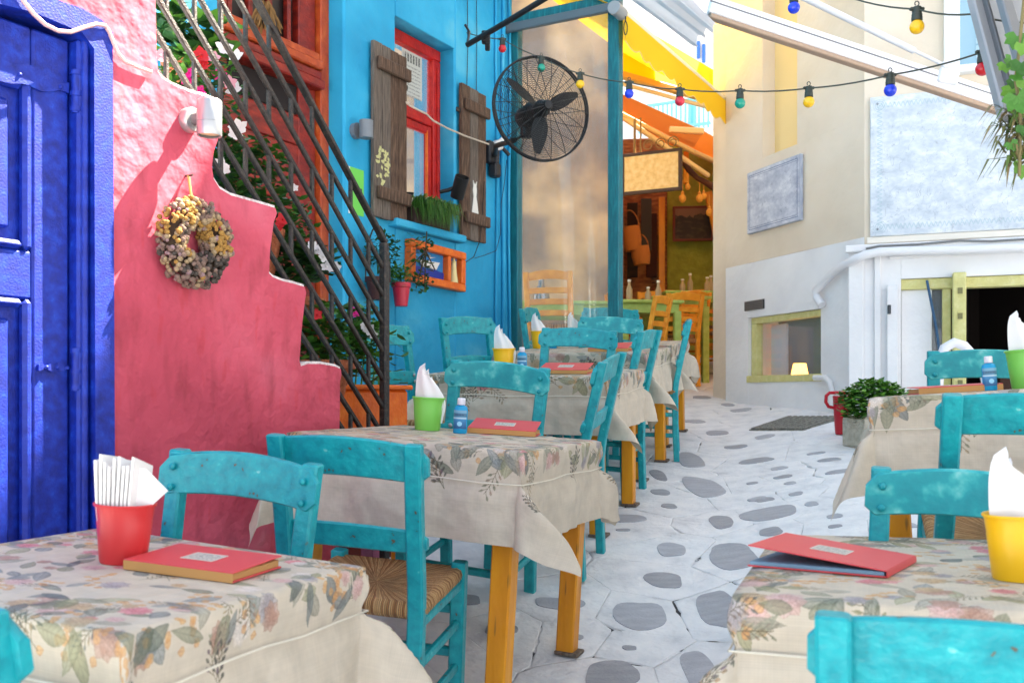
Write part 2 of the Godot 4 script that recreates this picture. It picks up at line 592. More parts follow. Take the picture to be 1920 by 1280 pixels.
	mats["glass"] = glass
	for k in 2:
		var m = StandardMaterial3D.new()
		m.albedo_texture = cloth_image(11 + k * 8)
		m.roughness = 0.62
		m.metallic_specular = 0.5
		m.normal_enabled = true
		m.normal_texture = bump_tex(41, 0.02, 4.0, 4)
		m.normal_scale = 0.5
		m.texture_repeat = true
		mats["cloth%d" % k] = m
	var ri = rush_image()
	var rm = StandardMaterial3D.new()
	rm.albedo_texture = ri[0]
	rm.heightmap_enabled = true
	rm.heightmap_texture = ri[1]
	rm.heightmap_scale = 0.35
	rm.roughness = 0.7
	mats["rush"] = rm

func mt(k):
	return mats[k]

# ---------------------------------------------------------------- camera, sky, sun
func set_light():
	var cam = Camera3D.new()
	cam.name = "camera"
	cam.projection = Camera3D.PROJECTION_FRUSTUM
	cam.near = 0.05
	cam.far = 200.0
	cam.size = 0.05 * 1280.0 / FP
	cam.frustum_offset = Vector2(0, 0.05 * 100.0 / FP)
	cam.position = Vector3(0, CY, 0)
	add_child(cam)
	cam.current = true
	var look = CameraAttributesPhysical.new()
	look.exposure_aperture = 6.3
	look.frustum_focus_distance = 3.9
	look.frustum_focal_length = 35.0
	cam.attributes = look
	var we = WorldEnvironment.new()
	we.name = "environment"
	var env = Environment.new()
	env.background_mode = Environment.BG_SKY
	var sky = Sky.new()
	var sm = ProceduralSkyMaterial.new()
	sm.sky_top_color = rgb(192, 207, 230)
	sm.sky_horizon_color = rgb(238, 238, 238)
	sm.sky_curve = 0.18
	sm.sky_energy_multiplier = 0.5
	sm.ground_bottom_color = rgb(150, 150, 150)
	sm.ground_horizon_color = rgb(190, 190, 190)
	sky.sky_material = sm
	env.sky = sky
	env.tonemap_mode = Environment.TONE_MAPPER_LINEAR
	env.tonemap_exposure = 9.2
	env.sdfgi_enabled = true
	env.ssao_enabled = true
	env.ssil_enabled = true
	we.environment = env
	add_child(we)
	var sun = DirectionalLight3D.new()
	sun.name = "sun"
	sun.light_energy = 1.6
	sun.light_color = Color(1.0, 0.95, 0.87)
	sun.light_angular_distance = 0.5
	sun.shadow_enabled = true
	add_child(sun)
	sun.look_at_from_position(SUN * 20.0, Vector3.ZERO, Vector3.UP)

# ---------------------------------------------------------------- lane
func blob(cx, cz, rx, rz, seed_, n = 22, up = 0.004):
	var mb = MB.new()
	var pts = []
	rng.seed = seed_
	var p1 = rng.randf() * TAU
	var p2 = rng.randf() * TAU
	var p3 = rng.randf() * TAU
	for k in n:
		var a = TAU * k / n
		var r = 1.0 + 0.07 * sin(2 * a + p1) + 0.05 * sin(3 * a + p2) + 0.03 * sin(5 * a + p3) + rng.randf_range(-0.015, 0.015)
		var e = 0.8  # a little squarer than an ellipse
		var c = signf(cos(a)) * pow(absf(cos(a)), e); var s = signf(sin(a)) * pow(absf(sin(a)), e)
		pts.append(Vector2(cx + rx * r * c, cz + rz * r * s))
	for ring in [[0.0, 0.5], [0.5, 1.0]]:
		for k in n:
			var a = pts[k]; var b = pts[(k + 1) % n]
			var c = Vector2(cx, cz)
			var q = []
			for e in [[a, ring[0]], [b, ring[0]], [b, ring[1]], [a, ring[1]]]:
				var w = c.lerp(e[0], e[1])
				q.append(FV(w.x, -w.y, up))
			mb.smooth(1)
			mb.quad(q[0], q[1], q[2], q[3], Vector3.UP)
	for k in n:
		var a = pts[k]; var b = pts[(k + 1) % n]
		var o = Vector3((a.x + b.x) * 0.5 - cx, 0, (a.y + b.y) * 0.5 - cz)
		mb.smooth(-1)
		mb.quad(FV(a.x, -a.y, up), FV(b.x, -b.y, up), FV(b.x, -b.y, up - 0.006), FV(a.x, -a.y, up - 0.006), o)
	return mb

func clip_half(poly, m, n):
	var out = []
	for i in poly.size():
		var a = poly[i]; var b = poly[(i + 1) % poly.size()]
		var da = (a - m).dot(n); var db = (b - m).dot(n)
		if da <= 0.0:
			out.append(a)
		if da * db < 0.0:
			out.append(a.lerp(b, da / (da - db)))
	return out

func build_lane():
	var mb = MB.new()
	mb.smooth(1)
	var mo = MB.new()
	mo.smooth(1)
	var xs = []
	var zs = []
	var x = -9.0
	while x < 14.01:
		xs.append(x)
		x += 0.25 if x > -3.0 and x < 5.0 else 1.0
	var d = -4.0
	while d < 40.01:
		zs.append(d)
		d += 0.2 if d > 0.8 and d < 13.0 else 1.0
	for i in xs.size() - 1:
		for j in zs.size() - 1:
			var cd = (zs[j] + zs[j + 1]) * 0.5
			var ce = (xs[i] + xs[i + 1]) * 0.5 - (0.18 + 0.242 * (cd - 3.3))
			var tgt = mb if cd > 1.5 and cd < 10.6 and ce > -1.45 and ce < 1.6 else mo
			tgt.quad(FV(xs[i], zs[j], -0.007), FV(xs[i + 1], zs[j], -0.007), FV(xs[i + 1], zs[j + 1], -0.007), FV(xs[i], zs[j + 1], -0.007), Vector3.UP)
	var lane = struct("street", mb, mt("joint"))
	struct("pavement", mo, mt("slab"))
	# bare stone faces left unpainted in the whitewash: centre and size in the photograph's pixels
	var ov = [[1295, 863, 48, 27], [1235, 891, 26, 20], [1319, 914, 68, 37], [1239, 923, 33, 11], [1255, 949, 29, 8], [1169, 972, 82, 15], [1169, 994, 29, 4], [1353, 979, 41, 25], [1259, 1031, 50, 26], [1375, 1044, 88, 48], [1245, 1088, 67, 29], [1200, 1155, 93, 54], [1350, 1144, 74, 74], [1148, 1265, 103, 48], [1312, 1260, 62, 76], [1411, 906, 19, 4], [1418, 864, 62, 9], [1420, 936, 36, 7], [1443, 963, 98, 25], [1446, 997, 44, 15], [1434, 819, 35, 7], [1531, 850, 32, 4], [1556, 862, 40, 6], [1461, 878, 30, 6], [1410, 906, 19, 4], [1469, 894, 32, 6], [1482, 906, 22, 5], [1586, 883, 72, 7], [1608, 900, 37, 6], [1595, 922, 35, 6], [1493, 926, 27, 6], [1434, 937, 35, 7], [1522, 945, 25, 8], [1566, 968, 27, 8], [1566, 987, 24, 6], [1390, 769, 36, 6], [1365, 759, 22, 6], [1316, 745, 36, 5], [1290, 716, 44, 6], [1330, 700, 30, 4], [870, 1125, 66, 18], [1050, 1132, 87, 22], [1082, 1195, 22, 10], [940, 1180, 60, 22], [1302, 790, 40, 6], [1345, 812, 44, 8], [1380, 838, 40, 7], [1255, 815, 30, 5], [1500, 1090, 70, 30], [1180, 1215, 26, 8], [1690, 985, 60, 10], [1740, 930, 50, 8], [730, 1240, 90, 26], [820, 1215, 40, 12]]
	var sites = []
	var k = 0
	for o in ov:
		var c = G(o[0], o[1])
		var dd = -c.z
		var rx = o[2] * 0.5 / FP * dd
		var near = G(o[0], o[1] + o[3] * 0.5)
		var far = G(o[0], o[1] - o[3] * 0.5)
		var rz = absf(near.z - far.z) * 0.5
		part("bare_stone", blob(c.x, (near.z + far.z) * 0.5, rx, rz, 100 + k, 26, 0.0035), mt("stone%d" % (k % 3)), lane)
		sites.append(Vector2(c.x, c.z))
		k += 1
	rng.seed = 77
	var yy = -0.9
	while yy > -11.5:
		var dd = -yy
		var xc = 0.18 + 0.242 * (dd - 3.3)
		var xx = xc - 1.6
		while xx < xc + 1.9:
			var p = Vector2(xx + rng.randf_range(-0.16, 0.16), yy + rng.randf_range(-0.16, 0.16))
			var ok = true
			for s in sites:
				if s.distance_to(p) < 0.34:
					ok = false
			if ok:
				sites.append(p)
			xx += 0.42
		yy -= 0.4
	var shown = []
	for s in sites:
		if s.y < -1.3 and s.y > -11.0:
			shown.append(s)
	for s in shown.slice(0, 298):
		var poly = [s + Vector2(-0.55, -0.55), s + Vector2(0.55, -0.55), s + Vector2(0.55, 0.55), s + Vector2(-0.55, 0.55)]
		for o in sites:
			if o != s and o.distance_to(s) < 1.5:
				poly = clip_half(poly, (s + o) * 0.5, (o - s).normalized())
				if poly.size() < 3:
					break
		if poly.size() < 3:
			continue
		var c = Vector2()
		for p in poly:
			c += p / poly.size()
		var sm = MB.new()
		sm.smooth(1)
		# worn, uneven outline: each edge is cut into short lengths
		var fine = []
		for i in poly.size():
			var a = poly[i]; var b = poly[(i + 1) % poly.size()]
			var m = maxi(1, int(a.distance_to(b) / 0.022))
			for j in m:
				var p = a.lerp(b, float(j) / m)
				var gap = 0.024 * maxf(0.0, nz.get_noise_2d(p.x * 560.0, p.y * 560.0) - 0.13)
				var l = c.distance_to(p)
				fine.append(c + (p - c) * maxf(0.2, (l - gap) / maxf(l, 0.01)))
		var n = fine.size()
		for i in n:
			var a = fine[i]; var b = fine[(i + 1) % n]
			var ia = c.lerp(a, 0.96); var ib = c.lerp(b, 0.96)
			var ja = c.lerp(a, 0.5); var jb = c.lerp(b, 0.5)
			sm.tri(FV(c.x, -c.y), FV(ja.x, -ja.y), FV(jb.x, -jb.y), Vector3.UP)
			sm.quad(FV(ja.x, -ja.y), FV(jb.x, -jb.y), FV(ib.x, -ib.y), FV(ia.x, -ia.y), Vector3.UP)
			sm.quad(FV(ia.x, -ia.y), FV(ib.x, -ib.y), FV(b.x, -b.y, -0.0004), FV(a.x, -a.y, -0.0004), Vector3.UP)
			var od = Vector3((a.x + b.x) * 0.5 - c.x, 0, (a.y + b.y) * 0.5 - c.y)
			sm.quad(FV(a.x, -a.y, -0.0004), FV(b.x, -b.y, -0.0004), FV(b.x, -b.y, -0.016), FV(a.x, -a.y, -0.016), od)
		part("paving_slab", sm, mt("slab"), lane)

# ---------------------------------------------------------------- chairs
func post(pts, w, t, bev):
	# a square post with chamfered corners swept along points in the y-z plane
	var mb = MB.new()
	var pr = [Vector2(-w / 2 + bev, -t / 2), Vector2(w / 2 - bev, -t / 2), Vector2(w / 2, -t / 2 + bev), Vector2(w / 2, t / 2 - bev), Vector2(w / 2 - bev, t / 2), Vector2(-w / 2 + bev, t / 2), Vector2(-w / 2, t / 2 - bev), Vector2(-w / 2, -t / 2 + bev)]
	var rings = []
	for i in pts.size():
		var ring = []
		for q in pr:
			ring.append(pts[i] + Vector3(q.x, 0, q.y))
		rings.append(ring)
	for i in pts.size() - 1:
		for k in 8:
			var k2 = (k + 1) % 8
			var a = pr[k]; var b = pr[k2]
			mb.quad(rings[i][k], rings[i][k2], rings[i + 1][k2], rings[i + 1][k], Vector3((a.x + b.x), 0, (a.y + b.y)))
	for e in [0, pts.size() - 1]:
		var up = Vector3(0, -1 if e == 0 else 1, 0)
		var cap = pts[e] + up * bev * 0.7
		var ins = []
		for q in pr:
			ins.append(cap + Vector3(q.x * 0.84, 0, q.y * 0.84))
		for k in 8:
			var k2 = (k + 1) % 8
			var a = pr[k]; var b = pr[k2]
			mb.quad(rings[e][k], rings[e][k2], ins[k2], ins[k], Vector3(a.x + b.x, up.y * 0.03, a.y + b.y))
		for k in range(1, 7):
			mb.tri(ins[0], ins[k], ins[k + 1], up)
	return mb

func back_slat(y0, y1, arch, half, zf, curve, th, rake):
	var mb = MB.new()
	var n = 18
	var rows = []
	for i in n + 1:
		var x = -half + 2.0 * half * i / n
		var u = x / half
		var k = 1.0 - u * u
		var zc = zf - curve * k
		var endr = 1.0
		var e = (absf(x) - (half - 0.02)) / 0.02
		if e > 0.0:
			endr = sqrt(maxf(0.0, 1.0 - e * e * 0.75))
		var ym = (y0 + y1) * 0.5 + arch * k * 0.8
		var hh = (y1 - y0) * 0.5 * endr + arch * k * 0.2
		var row = []
		var b = 0.004
		for q in [[-hh + b, 1.0], [hh - b, 1.0], [hh, 0.4], [hh, -0.4], [hh - b, -1.0], [-hh + b, -1.0], [-hh, -0.4], [-hh, 0.4]]:
			var y = ym + q[0]
			row.append(Vector3(x, y, zc + q[1] * th * 0.5 - (y - 0.44) * rake))
		rows.append(row)
	for i in n:
		for k in 8:
			var k2 = (k + 1) % 8
			mb.smooth(k + 1)
			var a = rows[i][k]; var b = rows[i][k2]
			var c = Vector3()
			for q in rows[i]:
				c += q / 8.0
			mb.quad(a, b, rows[i + 1][k2], rows[i + 1][k], (a + b) * 0.5 - c)
	mb.smooth(-1)
	for e in [0, n]:
		for k in range(1, 7):
			mb.tri(rows[e][0], rows[e][k], rows[e][k + 1], Vector3(-1 if e == 0 else 1, 0, 0))
	return mb

func rush_seat(w, d, y):
	var mb = MB.new()
	var hw = w / 2; var hd = d / 2
	var cor = [Vector2(-hw, -hd), Vector2(hw, -hd), Vector2(hw, hd), Vector2(-hw, hd)]
	var r = 14
	for s in 4:
		var a = cor[s]; var b = cor[(s + 1) % 4]
		var out = Vector2((b - a).y, -(b - a).x).normalized()
		var ln = a.distance_to(b)
		# rows from under the rail, round its outside, to the centre
		var prof = [[0.05, -0.034], [0.0, -0.036], [-0.012, -0.024], [-0.015, -0.01], [-0.010, 0.003], [0.01, 0.009], [0.10, 0.007], [0.3, 0.004], [0.65, 0.0], [1.0, -0.003]]
		for i in prof.size() - 1:
			for k in r:
				var q = []
				var uv = []
				for e in [[i, k], [i, k + 1], [i + 1, k + 1], [i + 1, k]]:
					var pf = prof[e[0]]
					var t = float(e[1]) / r
					var f = maxf(0.0, pf[0])
					var edge = a.lerp(b, t)
					var p = edge.lerp(Vector2.ZERO, f) + out * maxf(0.0, -pf[0])
					var wob = 0.002 * nz.get_noise_2d(p.x * 900.0, p.y * 900.0)
					q.append(Vector3(p.x, y + pf[1] + wob, p.y))
					uv.append(Vector2((edge - a).length() / 0.085 + s * 0.37, (f + absf(minf(0.0, pf[0])) * 2.0) * 1.6 + s * 0.21))
				mb.smooth(1)
				mb.quad(q[0], q[1], q[2], q[3], Vector3(out.x, 0.2, out.y) if i < 4 and i > 0 else Vector3(0, 1 if i >= 4 else -1, 0), uv[0], uv[1], uv[2], uv[3])
	return mb

func make_chair(nm, label, paint, slats, group):
	var t = thing(nm, label, "chair", Transform3D(), group)
	var rake = 0.17
	for s in [-1, 1]:
		var x = s * 0.178
		var pts = [Vector3(x, 0, -0.205), Vector3(x, 0.2, -0.188), Vector3(x, 0.42, -0.18), Vector3(x, 0.5, -0.186), Vector3(x, 0.68, -0.216), Vector3(x * 1.02, 0.872, -0.252)]
		part("rear_post", post(pts, 0.043, 0.036, 0.005), paint, t)
		part("front_leg", post([Vector3(s * 0.186, 0, 0.178), Vector3(s * 0.186, 0.468, 0.178)], 0.042, 0.042, 0.005), paint, t)
	for sl in slats:
		var r = part(sl[0], back_slat(sl[1], sl[2], sl[3], sl[4], sl[5], sl[6], 0.017, rake), paint, t)
		if sl[7]:
			for s in [-1, 1]:
				for yy in [0.24, 0.76]:
					var y = lerpf(sl[1], sl[2], yy)
					var bm = MB.new()
					bm.ball(Vector3(s * (sl[4] - 0.036), y, sl[5] + 0.009 - (y - 0.44) * rake), 0.0085, 10, 6, Vector3(1, 1, 0.6))
					part("bolt", bm, paint if sl[7] == 1 else mt("steel"), r)
	part("seat", rush_seat(0.372, 0.36, 0.448), mt("rush"), t)
	for s in [-1, 1]:
		for y in [0.16, 0.29]:
			var mb = MB.new()
			mb.bar(Vector3(s * 0.184, y, -0.175), Vector3(s * 0.186, y, 0.17), 0.02, 0.026, Vector3.UP, 0.005)
			part("stretcher", mb, paint, t)
		var rl = MB.new()
		rl.bar(Vector3(s * 0.188, 0.405, -0.17), Vector3(s * 0.19, 0.405, 0.17), 0.018, 0.03, Vector3.UP, 0.005)
		part("side_rail", rl, paint, t)
	for q in [[0.2, 0.178], [0.33, 0.178], [0.24, -0.185], [0.405, 0.182]]:
		var mb = MB.new()
		mb.bar(Vector3(-0.17, q[0], q[1]), Vector3(0.17, q[0], q[1]), 0.02, 0.028, Vector3.UP, 0.005)
		part("stretcher", mb, paint, t)
	return t

# where a chair stands: middle of its back, the way it faces (degrees clockwise from straight ahead)
func chair_at(x, d, phi, lift = 0.0, lean = 0.75):
	var f = deg_to_rad(phi)
	var cx = x + sin(f) * 0.2
	var cd = d + cos(f) * 0.2
	var e = 0.2
	var n = Vector3(-(FL(cx + e, cd) - FL(cx - e, cd)) / (2 * e) * lean, 1.0, (FL(cx, cd + e) - FL(cx, cd - e)) / (2 * e) * lean).normalized()
	var z = Vector3(sin(f), 0, -cos(f))
	z = (z - n * z.dot(n)).normalized()
	return Transform3D(Basis(n.cross(z), n, z), Vector3(cx, FL(cx, cd) + lift, -cd))

# ---------------------------------------------------------------- tables
func table_frame(corner_x, corner_d, side, w, dep, yaw, htop, roll, pitch = 0.0):
	# the given near corner of the top: side +1 the right one, -1 the left one; htop is the height of that corner relative to the camera
	var f = deg_to_rad(yaw)
	var bas = Basis(Vector3.UP, -f) * Basis(Vector3(0, 0, 1), deg_to_rad(roll)) * Basis(Vector3(1, 0, 0), deg_to_rad(pitch))
	var c = Vector3(corner_x, CY + htop, -corner_d)
	return {"t": Transform3D(bas, c - bas * Vector3(side * w / 2, 0, dep / 2)), "w": w, "dep": dep}

func build_table(tf, label, group):
	var top = tf.t
	var c = top.origin
	var bh = c.y - FL(c.x, -c.z)
	var t = thing("taverna_table", label, "table", top * Transform3D(Basis(), Vector3(0, -bh, 0)), group)
	var tb = MB.new()
	tb.box(Vector3(0, bh - 0.017, 0), Vector3(tf.w, 0.03, tf.dep), 0.006)
	part("tabletop", tb, mt("yellow"), t)
	for s in [[-1, -1], [1, -1], [-1, 1], [1, 1]]:
		var lx = s[0] * (tf.w / 2 - 0.045)
		var lz = s[1] * (tf.dep / 2 - 0.045)
		var ln = 0.6
		for i in 8:
			var foot = top * Vector3(lx, -ln, lz)
			ln += foot.y - FL(foot.x, -foot.z)
		var lb = MB.new()
		lb.box(Vector3(lx, bh - 0.03 - (ln - 0.042) / 2, lz), Vector3(0.062, ln - 0.042, 0.062), 0.005)
		var leg = part("leg", lb, mt("yellow"), t)
		var sh = MB.new()
		sh.box(Vector3(lx + 0.008, bh - ln + 0.008, lz - 0.004), Vector3(0.085, 0.014, 0.075), 0.003)
		part("shim", sh, mt("planknew"), leg)
	for s in [-1, 1]:
		var ab = MB.new()
		ab.box(Vector3(0, bh - 0.075, s * (tf.dep / 2 - 0.05)), Vector3(tf.w - 0.16, 0.085, 0.02), 0.003)
		part("apron", ab, mt("yellow"), t)
		var ac = MB.new()
		ac.box(Vector3(s * (tf.w / 2 - 0.05), bh - 0.075, 0), Vector3(0.02, 0.085, tf.dep - 0.16), 0.003)
		part("apron", ac, mt("yellow"), t)
	return t

func build_cloth(tf, key, seed_, label, ov = 0.27, swing = 1.0):
	var n = 68
	var a = tf.w / 2 + 0.006
	var b = tf.dep / 2 + 0.006
	var mb = MB.new()
	mb.smooth(1)
	var grid = []
	var ns = FastNoiseLite.new()
	ns.seed = seed_
	ns.frequency = 3.2
	var cuts = []
	for ax in [a, b]:
		var cu = []
		for i in n + 1:
			var u = -1.0 + 2.0 * i / n
			# half of the samples on the overhang
			var lim = 0.42
			var q = absf(u)
			var val = (q / lim) * (ax + 0.0) if q < lim else ax + (q - lim) / (1.0 - lim) * ov
			cu.append(signf(u) * val)
		cuts.append(cu)
	for i in n + 1:
		var row = []
		for j in n + 1:
			var u = cuts[0][i]; var v = cuts[1][j]
			var q = Vector2(clampf(u, -a, a), clampf(v, -b, b))
			var p = Vector2(u, v) - q
			var d = p.length()
			var pos
			if d < 1e-5:
				pos = Vector3(u, 0.004 + 0.0015 * ns.get_noise_2d(u * 3.0, v * 3.0), v)
			else:
				var dirn = p / d
				var w2 = absf(2.0 * dirn.x * dirn.y)
				w2 = w2 * w2
				var corner = 1.0 if w2 > 0.0 else 0.0
				var tie = 1.0 - 0.75 * exp(-pow((d - 0.095) / 0.028, 2.0))
				var along = u if absf(p.y) > absf(p.x) else v
				var fold = 0.010 * sin(along * 17.0 + seed_) * smoothstep(0.1, 0.3, d) + 0.02 * ns.get_noise_2d(along * 2.0 + seed_, d * 1.2) * smoothstep(0.02, 0.2, d)
				fold *= 1.0 - absf(2.0 * dirn.x * dirn.y)
				var out = 0.010 + d * 0.05 + fold * 0.9 + w2 * (0.26 * d + 0.2 * maxf(0.0, d - 0.1) + 0.025 * sin(dirn.angle() * 9.0 + seed_) * smoothstep(0.08, 0.3, d))
				out *= tie
				out = maxf(out, 0.006)
				out = minf(out, d * 0.72 + 0.008)
				var drop = sqrt(maxf(0.0, d * d - minf(out, d * 0.72) * minf(out, d * 0.72)))
				drop = maxf(0.0, drop - 0.006 * (1.0 - exp(-d / 0.01)))
				var sw = swing * w2 * 0.75 * smoothstep(0.1, 0.32, d) 
				var dr = dirn.rotated(sw)
				pos = Vector3(q.x + dr.x * out, 0.004 - drop, q.y + dr.y * out)
			row.append(pos)
		grid.append(row)
	var sc = 1.5
	for i in n:
		for j in n:
			var uv = []
			for e in [[i, j], [i + 1, j], [i + 1, j + 1], [i, j + 1]]:
				var uu = cuts[0][e[0]]; var vv = cuts[1][e[1]]
				# keep the printed field on the top whatever the table's size
				uv.append(Vector2((uu + signf(uu) * minf(absf(uu) / a, 1.0) * (0.37 - a)) / sc + 0.5, (vv + signf(vv) * minf(absf(vv) / b, 1.0) * (0.37 - b)) / sc + 0.5))
			var nn = Vector3.UP
			var cx = (grid[i][j] + grid[i + 1][j + 1]) * 0.5
			if absf(cuts[0][i] + cuts[0][i + 1]) * 0.5 > a:
				nn += Vector3(signf(cx.x) * 2.0, 0, 0)
			if absf(cuts[1][j] + cuts[1][j + 1]) * 0.5 > b:
				nn += Vector3(0, 0, signf(cx.z) * 2.0)
			if seed_ % 2 == 1:
				for k in 4:
					uv[k] = Vector2(1.0 - uv[k].x, uv[k].y)
			var pa = grid[i][j]; var pb = grid[i + 1][j]; var pc = grid[i + 1][j + 1]; var pd = grid[i][j + 1]
			mb.v(pa, uv[0]); mb.v(pb, uv[1]); mb.v(pc, uv[2])
			mb.v(pa, uv[0]); mb.v(pc, uv[2]); mb.v(pd, uv[3])
	var o = single("tablecloth", mb, mt(key), label, "tablecloth", tf.t, "floral linen tablecloths")
	# elastic cord that holds the cloth down
	var loop = []
	var yy = -0.088
	var m = 0.016
	for e in [[-1, 1], [1, 1], [1, -1], [-1, -1], [-1, 1]]:
		var cc = Vector3(e[0] * (a + m), yy, e[1] * (b + m))
		if loop.size() > 0:
			var pr = loop[-1]
			for k in range(1, 6):
				var mid = pr.lerp(cc, k / 6.0)
				mid.y += 0.004 * sin(k * 1.9 + seed_)
				loop.append(mid)
		loop.append(cc)
	var cb = MB.new()
	cb.tube(loop, 0.0021, 6, false)
	part("elastic_cord", cb, M(rgb(216, 208, 190), 0.7), o)
	return o

# point on a table's top seen at a pixel
func TP(tf, px, py, up = 0.005):
	var o = Vector3(0, CY, 0)
	var r = P(px, py, 1.0) - o
	var n = tf.t.basis.y
	var k = (tf.t.origin + n * up - o).dot(n) / r.dot(n)
	var q = tf.t.affine_inverse() * (o + r * k)
	var lim = Vector2(tf.w / 2 - 0.05, tf.dep / 2 - 0.05)
	if k <= 0.0:
		q = Vector3(0, up, 0)
	return Vector3(clampf(q.x, -lim.x, lim.x), up, clampf(q.z, -lim.y, lim.y))

func on(tf, p, turn = 0.0):
	return tf.t * Transform3D(Basis(Vector3.UP, deg_to_rad(turn)), p)

func bucket_mesh():
	var mb = MB.new()
	var pr = [Vector2(0.0005, 0.001), Vector2(0.042, 0.0), Vector2(0.0435, 0.004), Vector2(0.051, 0.078), Vector2(0.0505, 0.080), Vector2(0.0545, 0.108), Vector2(0.0575, 0.1085), Vector2(0.0582, 0.112), Vector2(0.0565, 0.114), Vector2(0.0545, 0.113)]
	mb.lathe(pr, 40)
	mb.lathe([Vector2(0.0005, 0.004), Vector2(0.040, 0.004), Vector2(0.0525, 0.105), Vector2(0.0545, 0.113)], 40, 1, 1, true)
	return mb

func build_bucket(tf, p, mat, label):
	return single("napkin_bucket", bucket_mesh(), mat, label, "bucket", on(tf, p), "napkin buckets on the tables")

func build_napkins(tf, p, kind, turn, label):
	var t = thing("paper_napkins", label, "napkins", on(tf, p + Vector3(0, 0.006, 0), turn), "napkins in buckets")
	rng.seed = label.hash()
	var paper = M(rgb(236, 234, 232), 0.85)
	if kind == "stack":
		for k in 9:
			var mb = MB.new()
			var hgt = 0.19 + 0.012 * sin(k * 1.7)
			var x = -0.032 + 0.0066 * k
			var hb = 0.86 * sqrt(0.0405 * 0.0405 - x * x)
			var hr = minf(0.042, 0.9 * sqrt(0.053 * 0.053 - x * x))
			var poly = [Vector2(-hb, 0.004), Vector2(hb, 0.004), Vector2(hr, 0.105), Vector2(0.042, hgt - 0.012 * (k % 3)), Vector2(-0.042, hgt), Vector2(-hr, 0.105)]
			mb.xf = Transform3D(Basis(Vector3.UP, PI / 2 + rng.randf_range(-0.04, 0.04)) * Basis(Vector3(1, 0, 0), -0.06 + 0.014 * k), Vector3(x, 0, 0))
			mb.prism(poly, -0.0022, 0.0022)
			part("napkin", mb, paper, t)
		var mb2 = MB.new()
		mb2.xf = Transform3D(Basis(Vector3.UP, 0.3) * Basis(Vector3(0, 0, 1), -0.16), Vector3(0.012, 0.045, 0.02))
		mb2.prism([Vector2(-0.025, 0), Vector2(0.028, 0), Vector2(0.03, 0.06), Vector2(0.058, 0.10), Vector2(0.01, 0.135), Vector2(-0.03, 0.13)], -0.002, 0.002)
		part("napkin", mb2, paper, t)
	else:
		# folded paper napkins: pillowy pointed sheets, one inside the other
		for k in 3:
			var mb = MB.new()
			var rows = 14
			var cols = 12
			var hgt = [0.205, 0.185, 0.16][k]
			var wd = [0.049, 0.046, 0.042][k]
			for side in [1.0, -1.0]:
				var g = []
				for i in rows + 1:
					var row = []
					var v = float(i) / rows
					var hw = wd * (0.72 + 0.28 * smoothstep(0.0, 0.5, v)) * sqrt(maxf(0.0, 1.0 - pow(v, 3.4)))
					for j in cols + 1:
						var u = -1.0 + 2.0 * j / cols
						var skew = -0.030 * v * v + 0.012 * v
						var dz = side * (1.0 - u * u) * 0.016 * (1.0 - 0.5 * v) + 0.004 * sin(u * 5.0 + v * 4.0 + k) * (1.0 - u * u)
						row.append(Vector3(skew + u * hw + 0.010 * k, 0.02 + v * hgt * (1.0 - 0.10 * (u + 1.0) * v), dz + 0.012 * (1 - k) + 0.006 * u))
					g.append(row)
				mb.smooth(1 if side > 0 else 2)
				for i in rows:
					for j in cols:
						mb.quad(g[i][j], g[i][j + 1], g[i + 1][j + 1], g[i + 1][j], Vector3(0, 0.05, side))
			part("napkin", mb, paper, t)
	return t

func label_tex():
	var im = Image.create(96, 64, false, Image.FORMAT_RGB8)
	im.fill(rgb(196, 186, 170))
	for y in 64:
		for x in 96:
			var n = nz.get_noise_2d(x * 9.0, y * 9.0)
			var c = rgb(186, 178, 166)
			if x > 9 and x < 87 and y > 8 and y < 56:
				c = rgb(150, 148, 142).lerp(rgb(210, 202, 188), clampf(0.5 + n, 0, 1))
			if x < 3 or y < 3 or x > 92 or y > 60:
				c = rgb(222, 212, 196)
			im.set_pixel(x, y, c)
	var m = StandardMaterial3D.new()
	m.albedo_texture = ImageTexture.create_from_image(im)
	m.roughness = 0.6
	return m

